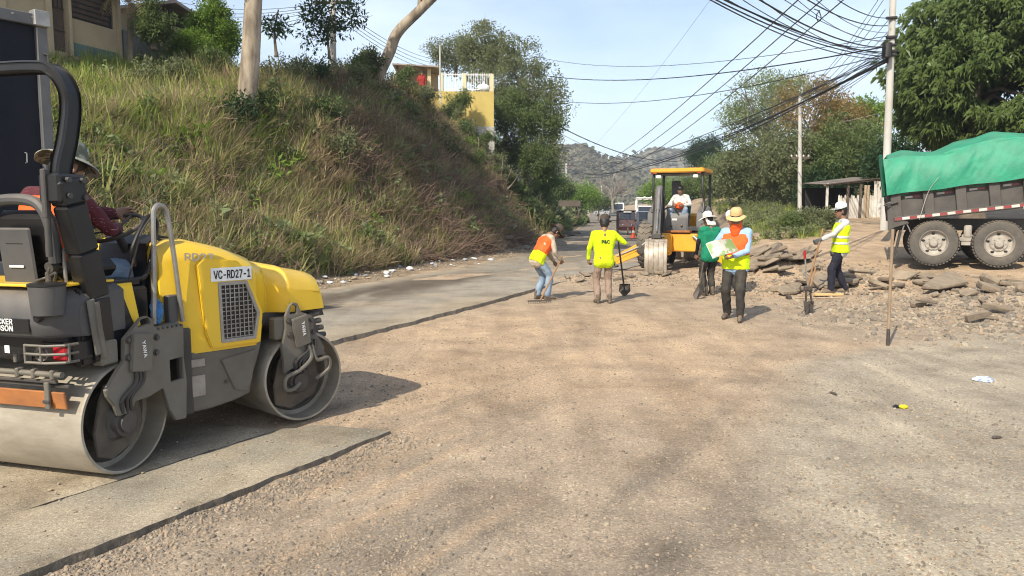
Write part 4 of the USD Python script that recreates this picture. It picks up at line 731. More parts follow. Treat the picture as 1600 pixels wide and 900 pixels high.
p = on(1152, 462); dk = person('worker in dark brown shirt and white hard hat behind the others', p, 70, 1.72, lean=6, head=(0, 8), hands=((-.20, .42, 1.02), (.22, .36, .95)), shirt='shirt_dark', trousers='trousers_black', hat='hard', hatm='hard_hat', seed=12)
p = on(1147, 499); stw = person('inspector in straw hat and orange face cloth reading a paper plan', p, 150, 1.74, lean=3, head=(8, 12), hands=((-.02, .27, 1.00), (.22, .27, 1.10)), feet=((-.13, .16), (.13, -.08)), shirt='shirt_blue', trousers='trousers_black', vest='hi_vis_orange', vest_low='hi_vis_yellow', hat='straw', hatm='straw', wrap='face_cloth_orange', glasses=True, elbow=((-.8, -.5, -.5), (.8, -.5, -.5)), palms=((.2, -.3, .9), (-.2, -.3, .9)), seed=15)
p = on(1310, 459); wh = person('worker in white cap and yellow reflective vest holding a wooden handle', p, 84, 1.80, lean=-2, head=(0, 4), hands=((-.14, .42, 1.03), (.30, .02, .80)), feet=((-.10, .17), (.11, -.16)), shirt='shirt_grey', trousers='trousers_navy', vest='hi_vis_yellow', strips=True, hat='cap', hatm='hard_hat', gloves='glove_grey', elbow=((-.6, -.6, -.5), (.7, -.5, -.3)), seed=18)
# tools in their hands, and the plan
def pole(name, a, b, r, material, label, cat, more=None):
    m = MB(T=-np.asarray(a, float)).cyl(a, b, r, r * .92, 10); t = thing(name, label, cat, a); m.build('handle', material, t)
    if more: more(t, MB(T=-np.asarray(a, float)))
    return t
h0 = world(rk, (rk['wr'][0] + rk['wr'][1]) / 2); hA, hB = world(rk, rk['wr'][1]) , world(rk, rk['wr'][0]); f0 = on(843, 474) + V(0, 0, .03); d = unit(hA - f0)
def rake_head(t, m):
    m.beam(f0 + V(-.23, -.04, .02), f0 + V(.23, .04, .02), .03, .025)
    for q in np.linspace(-.21, .21, 11): m.cyl(f0 + V(q, q * .16, .02), f0 + V(q + .01, q * .16 - .03, -.05), .006, n=5)
    m.build('rake_head', 'dark_tool', t)
pole('rake', f0, f0 + d * (np.linalg.norm(hA - f0) + .12), .017, 'tool_wood', 'wooden handled rake held by the stooping worker in orange vest', 'rake', rake_head)
hA = world(lm, lm['wr'][1]); f0 = on(976, 463) + V(0, 0, .0)
def blade(t, m, f0=f0): m.add(np.array([(-.11, 0, .26), (.11, 0, .26), (.12, .02, .1), (0, .03, -.02), (-.12, .02, .1), (0, .05, .22), (0, -.008, .26)]) + f0, [(0, 5, 4), (5, 2, 4), (5, 1, 2), (4, 2, 3), (0, 6, 5), (6, 1, 5)]); m.build('blade', 'dark_tool', t, False)
pole('shovel', f0 + V(0, 0, .1), f0 + (hA - f0) * 1.10, .019, 'dark_tool', 'long dark shovel held upright by the worker in lime shirt', 'shovel', blade)
hA = world(gr_, gr_['wr'][1]); f0 = on(1093, 467)
def blade2(t, m, f0=f0): m.add(np.array([(-.04, -.04, .30), (.07, .05, .30), (.05, -.02, .1), (-.10, -.12, -.02), (-.16, -.07, .08), (-.02, -.06, .18)]) + f0, [(0, 1, 5), (1, 2, 5), (5, 2, 3), (5, 3, 4), (0, 5, 4)]); m.build('blade', 'dark_tool', t, False)
pole('shovel', f0 + V(-.02, -.02, .2), hA + (hA - f0) * .12, .017, 'dark_tool', 'short dark shovel held low by the worker in green T-shirt', 'shovel', blade2)
hA = world(wh, wh['wr'][0]) + V(-.02, 0, 0); f0 = on(1258, 462)
pole('digging_bar', f0, hA + (hA - f0) * .20, .02, 'tool_wood', 'wooden handle slanting up into the hand of the worker in white cap', 'tool')
hA = (world(stw, stw['wr'][0]) + world(stw, stw['wr'][1])) / 2 + V(-.10, -.17, .09); g = np.linspace(-.5, .5, 9); X, Y = np.meshgrid(g, g, indexing='ij'); v = np.stack([X * .42, Y * .26, .05 * np.sin(X * 3 + .5) * (1 + Y)], -1).reshape(-1, 3) @ (rotz(158) @ rotx(62) @ rotz(-24)).T + hA
i, j = np.meshgrid(np.arange(8), np.arange(8), indexing='ij'); a = (i * 9 + j).ravel(); f = np.vstack([np.stack([a, a + 9, a + 10], 1), np.stack([a, a + 10, a + 1], 1)]); t_ = thing('paper_plan', 'white and green printed paper plan in the hands of the straw hatted inspector', 'paper', hA)
obj('sheet', (v - hA, f), 'paper', t_, True); obj('back_sheet', (v - hA - V(.004, -.02, .012), f), 'plate_white', t_, True)
# ---------------------------------------------------------------- vehicles
mat('tarp_green', (0.012, 0.25, 0.140), (0.009, 0.19, 0.108), 2.5, rough=0.6, bump=0.6, bscale=7, dust=0.16)
mat('truck_steel', (0.035, 0.033, 0.032), (0.06, 0.055, 0.05), 3, rough=0.6, dust=0.36, bump=0.1)
mat('navy_panel', (0.007, 0.009, 0.015), (0.010, 0.012, 0.018), 2, rough=0.55, spec=0.15, dust=0.02)
mat('rim_paint', (0.36, 0.33, 0.285), (0.26, 0.235, 0.20), 6, rough=0.6, dust=0.4); mat('tyre', (0.045, 0.043, 0.040), (0.07, 0.066, 0.06), 8, rough=0.85, bump=0.3, dust=0.6)
mat('tape_red', (0.24, 0.03, 0.035), None, 9, rough=0.4, dust=.25); mat('backhoe_yellow', (0.72, 0.33, 0.012), (0.62, 0.28, 0.012), 4, rough=0.45, dust=0.3); mat('bucket_steel', (0.42, 0.38, 0.32), (0.24, 0.185, 0.13), 6, rough=0.45, metal=0.3, stretch=(3, 1, .6), dust=.25)
mat('cab_dark', (0.025, 0.027, 0.03), None, 4, rough=0.45, dust=0.25); mat('panel_grey', (0.09, 0.095, 0.10), (0.07, 0.072, 0.075), 4, rough=0.5, dust=.3); mat('seat_teal', (0.03, 0.11, 0.10), None, 5, rough=.7)
mat('car_blue', (0.03, 0.04, 0.06), None, 3, rough=0.25, coat=.4, dust=.2); mat('car_white', (0.72, 0.72, 0.70), None, 3, rough=0.3, coat=.3, dust=.1); mat('car_red', (0.05, 0.012, 0.014), None, 3, rough=.35, dust=.2); mat('car_silver', (0.45, 0.46, 0.47), None, 3, rough=.3, metal=.3, dust=.15); mat('glass_dark', (0.02, 0.025, 0.03), None, 3, rough=0.06, spec=.8); mat('chrome', (0.6, 0.6, 0.6), None, 5, rough=.2, metal=1.0); mat('cone_orange', (0.75, 0.10, 0.02), None, 4, rough=.55)
LOOKS['pane'] = usdkit.material(stage, '/World/Looks/pane', {'f': ('fresnel', {'IOR': 1.45}), 't': ('transparent_bsdf', {'color': (.85, .88, .88)}), 'g': ('glossy_bsdf', {'roughness': .05}), 'm': ('mix_closure', {})}, [('f.fac', 'm.fac'), ('t.BSDF', 'm.closure1'), ('g.BSDF', 'm.closure2')], surface='m.closure')
def wheel(root, c, ax, R, w, rim=.56, lug=0, nm='wheel', rimmat='rim_paint', mk=MB, holes=5):
    """Tyre, rim and hub about the axis through c; ax points to the outside."""
    c = V(*c); ax = unit(ax); h = w / 2
    t = mk(); t.lathe(c, ax, [(-h, R * rim), (-h, R * .80), (-h * .9, R * .93), (-h * .62, R * .985), (h * .62, R * .985), (h * .9, R * .93), (h, R * .80), (h * .96, R * .66), (h * .9, R * rim)], 56)
    x, y, d = frame(ax); n = lug or 44
    for k in range(n):
        a = 2 * math.pi * k / n; q = x * math.cos(a) + y * math.sin(a); tg = -x * math.sin(a) + y * math.cos(a)
        for s in (-1, 1): t.box(c + q * R * .985 + d * s * h * .45, (R * .055, w * .42, R * (.09 if not lug else .13)), .004, np.stack([q, d, tg], 1) @ rotx(s * (14 if not lug else 35)))
    p = t.build('tyre', 'tyre', root, 40)
    r = mk(); r.lathe(c, ax, [(h * .92, R * (rim + .01)), (h * .98, R * rim), (h * .80, R * (rim - .03)), (h * .35, R * (rim - .07)), (h * .25, R * .36), (h * .45, R * .30), (h * .45, R * .0001)], 48); r.build('rim', rimmat, p, 40)
    hb = mk(); hb.lathe(c, ax, [(h * .3, R * .20), (h * .75, R * .18), (h * .95, R * .13), (h * 1.0, R * .0001)], 24)
    for k in range(8):
        a = 2 * math.pi * k / 8; q = x * math.cos(a) + y * math.sin(a); hb.cyl(c + q * R * .25 + d * h * .4, c + q * R * .25 + d * h * .6, R * .025, n=6)
    hb.build('hub', 'rim_paint' if rimmat == 'rim_paint' else rimmat, p, 40)
    if holes:
        for k in range(holes): o = mk(); a = 2 * math.pi * (k + .3) / holes; q = x * math.cos(a) + y * math.sin(a); o.ell(c + q * R * .42 + d * h * .285, (R * .075, R * .075, R * .05), 1); o.build('rim_hole', 'black_paint', p)
    return p
# dump truck, seen from its right side: local x forward (the world's +x), z up; its near side at y = 0
tx, ty = at(1459, 380, 17.4)[0], 17.4; tz = float(H(tx, ty)) + .0
tz = at(1459, 415, 17.4)[2]
dt = thing('dump_truck', 'dark steel dump truck with green tarpaulin over its load and twin rear axles', 'dump truck', (tx, ty, tz), -25)
for X in (0, 1.30, 5.6):
    wheel(dt, (X, .14, .53), (0, -1, 0), .53, .30); wheel(dt, (X, 2.26, .53), (0, 1, 0), .53, .30)
    MB().cyl((X, .2, .53), (X, 2.2, .53), .09, n=12).build('axle', 'dark_steel', dt)
for Y in (.75, 1.65): MB().box((2.9, Y, .95), (7.4, .12, .28), .01).build('chassis_rail', 'truck_steel', dt)
m = MB(); m.beam((.58, .30, .60), (.82, .30, .60), .06, .25); m.box((.70, .30, .80), (.16, .14, .30), .03); m.beam((.1, .3, .62), (1.3, .3, .62), .1, .09); m.build('suspension', 'rim_paint', dt)
BR = roty(-7.3); BT = V(-.85, 0, 1.00)            # the body, tipped up a little towards the front
bed = lambda: MB(BR, BT)
LB, HB = 5.4, .72
bed().box((LB / 2, 1.2, .06), (LB, 2.36, .10), .01).build('bed_floor', 'truck_steel', dt)
for Y in (.03, 2.37):
    bed().box((LB / 2, Y + (.07 if Y < 1 else -.07), HB / 2 + .02), (LB, .04, HB), .006).build('bed_side', 'truck_steel', dt)
    s = -1 if Y < 1 else 1
    bed().box((LB / 2, Y + s * .045, HB - .03), (LB, .10, .10), .012).build('bed_rim', 'truck_steel', dt)
    bed().box((LB / 2, Y + s * .055, .075), (LB, .11, .11), .01).build('bed_rail', 'truck_steel', dt)
    for k in range(9): bed().box((.10 + .655 * k if k else .08, Y + s * .0, .40), (.22, .16, .60), .012).build('bed_rib', 'truck_steel', dt)
for k in range(34): bed().box((.10 + .155 * k, -.083, .075), (.155, .003, .06), .0008).build('reflective_tape', 'tin_white' if k % 2 else 'tape_red', dt)
for k in range(8):
    bed().box((.36 + .655 * k, .076, .56), (.16, .004, .045), .0008).build('reflective_tape', 'tin_white', dt)
    bed().box((.52 + .655 * k, .076, .56), (.14, .004, .045), .0008).build('reflective_tape', 'tape_red', dt)
m = bed(); m.box((-.03, 1.2, .40), (.06, 2.34, .80), .01)
for Y in (.1, .6, 1.2, 1.8, 2.3): m.box((-.075, Y, .40), (.06, .10, .74), .01)
m.build('tailgate', 'truck_steel', dt)
m = bed(); side(m, [(-.14, -.18), (-.12, .30), (.0, .40), (.06, .1), (.3, -.02), (.3, -.06), (.0, -.12)], -.03, .06, .01); m.build('tailgate_hinge', 'truck_steel', dt)
bed().tube([(-.02, -.10, .46), (-.10, -.10, .47), (-.16, -.08, .42), (.12, -.1, .48)], .022, 8, 4).build('tailgate_lever', 'dark_steel', dt)
for Y in (.15, 2.2): m = MB(); m.box((-.75, Y, .52), (.03, .5, .62), .008, roty(9)); m.beam((-.62, Y, .95), (-.70, Y, .75), .04, .04); m.build('mud_flap', 'rubber', dt)
m = MB(); m.tube([(-.62, -.02, 1.0), (-.70, -.02, .68), (-.74, -.02, .42)], .016, 6); m.tube([(-.60, -.02, 1.0), (-.52, -.02, .85), (-.50, -.02, .78)], .014, 6); m.build('flap_bracket', 'bare_steel', dt)
# heaped load under the tarpaulin
nx, ny = 90, 60; X, Y = np.meshgrid(np.linspace(-.10, LB + .05, nx), np.linspace(-.115, 2.5, ny), indexing='ij'); 
u, w = (X + .1) / (LB + .15), (Y + .115) / 2.615; ed_ = np.minimum(w, 1 - w) / .06; el_ = u / .012
hump = .93 - .13 * sstep(.3, 1.1, X) + .20 * np.exp(-((X - 2.2) / .9) ** 2) + .05 * sstep(1.0, 1.6, X) - .25 * sstep(2.6, 5, X)
top = HB + .06 + hump * (.60 + .40 * np.sin(np.pi * np.clip(w, 0, 1)) ** .6)
wrk = .05 * np.sin(X * 6.5 + 2.2 * (top) + 3 * meshkit.noise(P2(X, Y, 1.3), 7)) * .5 + .10 * (meshkit.fbm(np.stack([X * 2.4, Y * 2.4, X * 0], -1), 4, 71) - .5)
Zt = np.where(ed_ < 1, (HB - .10) + (top - HB + .10) * np.clip(ed_, 0, 1) ** 1.0, top) + wrk * .9
Zt = np.where(el_ < 1, (HB - .12) + (Zt - HB + .12) * np.clip(el_, 0, 1), Zt)
Y2 = Y + np.where((w < .5) & (ed_ < 1.6), -.02 + .06 * (meshkit.fbm(np.stack([X * 3.5, Zt * 1.4, X * 0], -1), 4, 73) - .4) + .030 * np.sin(X * 4 + Zt * 3 + 2 * meshkit.noise(np.stack([X * 1.2, Zt, X * 0], -1), 3)), 0)
i, j = np.meshgrid(np.arange(nx - 1), np.arange(ny - 1), indexing='ij'); a = (i * ny + j).ravel()
def drape(u_rows=26):
    """Extra rows down the near side, so that the hanging cloth shows folds."""
    xs = np.linspace(-.10, LB + .05, 200); t = np.linspace(0, 1, u_rows); Xs, Ts = np.meshgrid(xs, t, indexing='ij'); hm = np.interp(xs, X[:, 0], top[:, 6])[:, None]
    lo = HB - .06 + .012 * np.sin(Xs * 5) * (1 - Ts); Zs = lo + (hm - lo) * Ts; fol = meshkit.fbm(np.stack([Xs * 2.6 - Zs * 1.2, Zs * 1.1, Xs * 0], -1), 4, 76) - .5; fold2 = np.sin(Xs * 9 - Zs * 5 + 4 * meshkit.noise(np.stack([Xs * 1.2, Zs * 1.5, Xs * 0], -1), 4))
    Ys = -.125 - .05 * Ts * (1 - Ts) + (.11 * fol + .022 * fold2) * (.25 + .75 * np.sin(np.pi * np.clip(Ts * .9 + .05, 0, 1))) + .22 * Ts ** 3
    k = u_rows; i, j = np.meshgrid(np.arange(199), np.arange(k - 1), indexing='ij'); a = (i * k + j).ravel(); return np.stack([Xs, Ys, Zs], -1).reshape(-1, 3), np.vstack([np.stack([a, a + k, a + k + 1], 1), np.stack([a, a + k + 1, a + 1], 1)])
Y3 = np.where(w < .5, np.maximum(Y2, .06), Y2)
tp = bed().add(np.stack([X, Y3, np.where((w < .06), np.minimum(Zt, top), Zt)], -1).reshape(-1, 3), np.vstack([np.stack([a, a + ny, a + ny + 1], 1), np.stack([a, a + ny + 1, a + 1], 1)])).add(*drape())
yy_, tt_ = np.meshgrid(np.linspace(-.12, 2.5, 40), np.linspace(0, 1, 16), indexing='ij'); hm = np.interp(yy_[:, 0], Y[0], top[1])[:, None]; lo = HB - .06; zz_ = lo + (hm - lo) * tt_; xx_ = -.125 - .03 * np.sin(yy_ * 9 + zz_ * 2) - .05 * (meshkit.fbm(np.stack([yy_ * 3, zz_, yy_ * 0], -1), 3, 78) - .5)
i, j = np.meshgrid(np.arange(39), np.arange(15), indexing='ij'); a = (i * 16 + j).ravel(); tp.add(np.stack([xx_, yy_, zz_], -1).reshape(-1, 3), np.vstack([np.stack([a, a + 17, a + 16], 1), np.stack([a, a + 1, a + 17], 1)]))
v, f = tp.arr(); tarp = MB(rotz(-25), V(tx, ty, tz)).add(v, f); tarp.build('tarpaulin', 'tarp_green', None, 60, label='creased green tarpaulin tied over the heaped load of the dump truck', cat='tarpaulin')
for (xa, za, xb) in ((.98, HB - .1, .52), (3.1, HB + .4, 2.55)): bed().tube([(xa, -.20, za + .3), ((xa + xb) / 2, -.16, (za + .1) / 2 + .25), (xb, -.15, .0)], .0045, 6, 4).build('rope', 'tin_white', dt)
m = MB(); side(m, [(5.0, .75), (5.0, 2.9), (6.6, 2.9), (6.8, 2.0), (7.6, 1.9), (7.6, .6), (6.2, .6), (6.1, 1.05), (5.2, 1.05)], 1.2, 2.2, .05); m.build('cab', 'car_white', dt)
m = MB(); side(m, [(5.5, 1.9), (5.5, 2.7), (6.45, 2.7), (6.6, 1.95)], .095, .012, 0); m.build('cab_window', 'glass_dark', dt); MB().box((3.8, .2, .75), (1.0, .5, .5), .12).build('fuel_tank', 'bare_steel', dt)

# box truck at the left edge: its long side runs along the road, local x towards its rear end
c0 = at(88, 310, 9.0); bx = (c0[0], 9.0, float(bank_z(c0[0], 9.0)) * 0 - .0)
bt = thing('box_truck', 'dark navy box truck with grey corner posts parked behind the roller', 'truck', (bx[0], bx[1], 0.0), 90 - 34.6)
MB().box((-2.6, 1.2, 2.42), (5.2, 2.34, 2.80), .01).build('cargo_box', 'navy_panel', bt)
for X in (-.06, -5.16):
    for Y in (.02, 2.38): MB().box((X, Y, 2.45), (.115, .10, 2.96), .008).build('corner_post', 'truck_steel' if X < -1 else 'panel_grey', bt)
for Z in (1.02, 3.88):
    for Y in (.015, 2.385): MB().box((-2.6, Y, Z), (5.1, .09, .13 if Z > 2 else .16), .008).build('side_rail', 'panel_grey', bt)
    for X in (-.06, -5.16): MB().box((X, 1.2, Z), (.11, 2.26, .14), .008).build('end_rail', 'panel_grey', bt)
MB().box((-.065, -.005, 3.90), (.17, .14, .18), .01).build('corner_casting', 'bare_steel', bt)
MB().tube([(-.06, -.035, 3.50), (-.02, -.06, 3.49), (-.02, -.06, 3.38), (-.06, -.035, 3.37)], .012, 6).build('lashing_hook', 'dark_steel', bt)
m = MB(); m.tube([(-.30, .022, 2.35), (-.30, -.02, 2.34), (-.30, -.02, 2.24), (-.30, .022, 2.23)], .008, 6); m.build('handle', 'bare_steel', bt)
for k in range(7): MB().box((-.75 - .7 * k, .018, 2.45), (.05, .02, 2.7), .005).build('side_rib', 'navy_panel', bt)
for k in range(24): MB().cyl((-.15 - .21 * k, -.03, 3.90), (-.15 - .21 * k, -.036, 3.90), .014, n=8).build('rivet', 'bare_steel', bt)
for Y in (.6, 1.8): MB().box((-2.6, Y, .82), (5.4, .12, .22), .01).build('chassis_rail', 'dark_steel', bt)
for X in (-1.2, -6.0):
    for Y, s in ((.2, -1), (2.2, 1)): wheel(bt, (X, Y, .42), (0, s, 0), .42, .26)
m = MB(); side(m, [(-5.4, .7), (-5.4, 2.5), (-6.6, 2.5), (-7.2, 1.6), (-7.3, .6), (-6.5, .6), (-6.4, .9), (-5.6, .9)], 1.2, 2.1, .05); m.build('cab', 'car_white', bt)

# backhoe loader, seen from behind: local x forward, y left
bo = gph(1062, 409); bo = V(4.79, 21.4, float(H(4.79, 21.4)) + .0)
BHR = 64
bh = thing('backhoe_loader', 'yellow and dark grey backhoe loader with its digging bucket on the ground', 'backhoe', bo, BHR)
for s in (-1, 1): wheel(bh, (0, s * .86, .70), (0, s, 0), .70, .44, .50, 22, rimmat='backhoe_yellow', holes=0); wheel(bh, (2.15, s * .82, .46), (0, s, 0), .46, .30, .5, 18, rimmat='backhoe_yellow', holes=0)
MB().box((1.2, 0, .85), (3.0, .72, .50), .04).build('chassis', 'dark_steel', bh); MB().box((2.1, 0, 1.32), (1.6, .80, .55), .08).build('engine_hood', 'backhoe_yellow', bh)
MB().box((.35, 0, 1.16), (1.3, 1.42, .12), .02).build('cab_floor', 'cab_dark', bh)
for s in (-1, 1):
    m = MB(); side(m, [(-.30, 1.10), (-.35, 1.25), (-.28, 1.62), (.05, 1.80), (.55, 1.62), (.75, 1.20)], s * .70, .30, .03); m.build('fender', 'panel_grey', bh)
    m = MB(); m.tube([(-.28, s * .72, 1.62), (-.18, s * .72, 1.95), (-.30, s * .70, 2.25), (-.27, s * .69, 2.72)], .035, 10, 6); m.build('canopy_post', 'cab_dark', bh)
    m = MB(); m.beam((.75, s * .70, 1.2), (.82, s * .68, 2.72), .07, .07); m.build('canopy_post', 'cab_dark', bh)
    MB().box((-.40, s * .52, 2.62), (.06, .14, .09), .02).build('work_lamp', 'white_paint', bh); MB().box((-.415, s * .62, 2.73), (.03, .12, .05), .01).build('tail_light', 'cone_orange', bh)
rf = Polygon([(-.46, -.72), (-.42, -.76), (.80, -.76), (.98, -.66), (.98, .66), (.80, .76), (-.42, .76), (-.46, .72)])
MB().prism(rf, (0, 0, 2.79), EX, EY, .12, .025).build('canopy_roof', 'backhoe_yellow', bh); MB().box((.25, 0, 2.715), (1.2, 1.5, .035), .01).build('canopy_lining', 'cab_dark', bh)
MB().box((.80, .30, 1.95), (.03, .26, 1.2), .01).build('front_panel', 'panel_grey', bh)
m = MB(); m.box((.15, .0, 1.46), (.46, .48, .12), .04); m.build('seat_cushion', 'seat_teal', bh); m = MB(); m.box((.42, 0, 1.80), (.12, .46, .62), .05, roty(8)); m.build('seat_backrest', 'seat_teal', bh)
m = MB(); side(m, [(-.32, 1.1), (-.34, 1.45), (-.24, 1.62), (-.12, 1.60), (-.05, 1.2)], 0.0, .62, .02); m.build('rear_console', 'panel_grey', bh); MB().box((-.35, .05, 1.42), (.01, .14, .05), .003).build('sticker', 'plate_white', bh)
for y, z in ((.16, 1.9), (-.16, 1.9), (.30, 1.8)): m = MB(); m.tube([(-.22, y, 1.58), (-.20, y * 1.05, 1.75), (-.14, y * 1.05, z - .06)], .012, 6); m.ell((-.14, y * 1.05, z - .04), (.025, .025, .035), 1); m.build('control_lever', 'dark_steel', bh)
m = MB(); m.tube([(-.35, .55, 1.30), (-.42, .30, 1.72), (-.40, .05, 1.74), (-.35, -.05, 1.6)], .02, 8, 6); m.build('hydraulic_hose', 'hose', bh)
# rear frame, stabilisers
MB().box((-.48, 0, .78), (.22, 1.30, .50), .03).build('rear_frame', 'backhoe_yellow', bh)
MB().box((-.50, 0, 1.09), (.30, .9, .06), .01).build('frame_top', 'rust_bar', bh)
for s in (-1, 1):
    m = MB(); m.beam((-.52, s * .58, .88), (-.66, s * 1.72, .26), .15, .18, .015); m.build('stabiliser_leg', 'backhoe_yellow', bh)
    m = MB(); m.beam((-.52, s * .62, .62), (-.66, s * 1.66, .18), .12, .14, .015); m.build('stabiliser_arm', 'backhoe_yellow', bh)
    m = MB(); m.cyl((-.62, s * .55, .96), (-.66, s * .95, .63), .05, n=14); m.cyl((-.66, s * .95, .66), (-.72, s * 1.62, .36), .028, n=12); m.build('stabiliser_cylinder', 'bare_steel', bh)
    m = MB(); m.box((-.66, s * 1.76, .06), (.34, .28, .05), .012); m.box((-.66, s * 1.74, .15), (.10, .10, .16), .01); m.build('stabiliser_foot', 'dark_steel', bh)
# swing post, boom, dipper and bucket (folded, swung to the left)
BY = .40
BPV = V(-.72, BY, 0)
bmo = lambda o=V(0, 0, 0): MB(rotz(13), BPV - rotz(13) @ BPV + rotz(13) @ o)
m = bmo(); m.box((-.72, BY * .5, .74), (.30, .34, .62), .05); m.box((-.85, BY * .6, .60), (.26, .26, .20), .03); m.build('swing_post', 'backhoe_yellow', bh)
m = bmo(); side(m, [(-.75, .82), (-.98, .80), (-1.10, 1.25), (-1.06, 1.75), (-.86, 2.28), (-.74, 2.30), (-.78, 1.85), (-.80, 1.35)], BY, .20, .02); m.build('boom', 'cab_dark', bh)
m = bmo(); side(m, [(-.74, 2.34), (-.66, 2.20), (-2.15, .98), (-2.33, .92), (-2.40, 1.06), (-1.20, 2.08), (-.88, 2.36)], BY, .16, .018); m.build('dipper', 'panel_grey', bh)
m = bmo()
for (a, b) in (((-.70, BY + .13, .98), (-.78, BY + .13, 2.05)), ((-.70, BY - .13, .98), (-.78, BY - .13, 2.05))): m.cyl(a, np.array(a) * .4 + np.array(b) * .6, .05, n=12); m.cyl(np.array(a) * .4 + np.array(b) * .6, b, .028, n=10)
m.build('boom_cylinder', 'dark_steel', bh)
m = bmo(); m.cyl((-1.05, BY, 2.26), (-1.75, BY, 1.68), .048, n=12); m.cyl((-1.75, BY, 1.68), (-2.44, BY, 1.12), .026, n=10); m.build('bucket_cylinder', 'bare_steel', bh)
for k in range(3): m = bmo(); m.tube([(-.72, BY - .02 + .05 * k, 1.0), (-1.12, BY - .05 + .05 * k, 1.35), (-1.10, BY - .04 + .05 * k, 1.9), (-.80, BY - .02 + .05 * k, 2.3)], .014, 6, 8); m.build('hydraulic_hose', 'hose', bh)
m = bmo(); prof = [(x - 1.11, z - .09) for x, z in [(-1.18, 1.00), (-1.36, 1.02), (-1.52, .92), (-1.66, .70), (-1.68, .40), (-1.60, .12)]]; inn = [(x + .035, z - .02) for x, z in prof[::-1]]
side(m, prof + inn, BY, .52, .006); bk = m.build('bucket', 'bucket_steel', bh, 30)
for s in (-1, 1): m = bmo(); side(m, prof + [(-2.56, .07), (-2.33, .46), (-2.27, .86)], BY + s * .265, .03, .004); m.build('bucket_side', 'bucket_steel', bk)
for k in range(5): y = BY - .24 + .12 * k; m = bmo(V(-1.11, 0, -.09)); m.add(np.array([(-1.615, y - .045, .16), (-1.615, y + .045, .16), (-1.585, y + .045, .16), (-1.585, y - .045, .16), (-1.60, y - .03, .0), (-1.60, y + .03, .0), (-1.58, y + .03, .0), (-1.58, y - .03, .0)]), trimesh.convex.convex_hull(np.array([(-1, -1, 1), (-1, 1, 1), (1, 1, 1), (1, -1, 1), (-1, -.7, -1), (-1, .7, -1), (1, .7, -1), (1, -.7, -1.)])).faces * 0 + np.array([[0, 1, 2], [0, 2, 3], [4, 6, 5], [4, 7, 6], [0, 4, 5], [0, 5, 1], [1, 5, 6], [1, 6, 2], [2, 6, 7], [2, 7, 3], [3, 7, 4], [3, 4, 0]])); m.build('bucket_tooth', 'dark_steel', bk, False)
for k in range(4): m = bmo(); y = BY - .19 + .127 * k; m.tube([(x - .012, y, z + .006) for x, z in prof[1:]], .009, 6); m.build('wear_strip', 'bucket_steel', bk)
m = bmo(); m.box((-2.37, BY, 1.01), (.2, .24, .14), .02); m.cyl((-2.39, BY - .2, 1.0), (-2.39, BY + .2, 1.0), .04, n=12); m.build('bucket_link', 'dark_steel', bh)
m = MB(); m.box((3.3, 0, .45), (.7, 2.1, .75), .1); m.build('loader_bucket', 'bucket_steel', bh)
for s in (-1, 1): m = MB(); m.beam((.9, s * .55, 1.35), (2.3, s * .55, 1.3), .10, .18); m.beam((2.3, s * .55, 1.3), (3.1, s * .55, .55), .10, .16); m.build('loader_arm', 'backhoe_yellow', bh)
op = person('backhoe driver in pale chequered shirt and jeans seated under the yellow canopy', bo + rotz(BHR) @ V(.16, .0, 0), BHR + 90, 1.70, lean=6, hips=(0, -.02, 1.60), head=(0, 10), hands=((-.15, .36, 1.83), (.15, .36, 1.83)), feet=((-.13, .36, 1.22), (.13, .36, 1.22)), shirt='shirt_plaid', trousers='jeans_blue', elbow=((-.8, -.3, -.5), (.8, -.3, -.5)), seed=21, knee_out=.3)
g_ = trimesh.creation.icosphere(3); MB(None, bo).add((g_.vertices * (.7 + .7 * meshkit.fbm(g_.vertices * 2, 3, 4)[:, None]) * V(.13, .13, .09)) @ rotz(BHR).T + rotz(BHR) @ V(-.10, -.02, 1.80), g_.faces).build('cloth', 'face_cloth_orange', None, 50, label='bright orange cloth lying in the lap of the backhoe driver', cat='cloth')

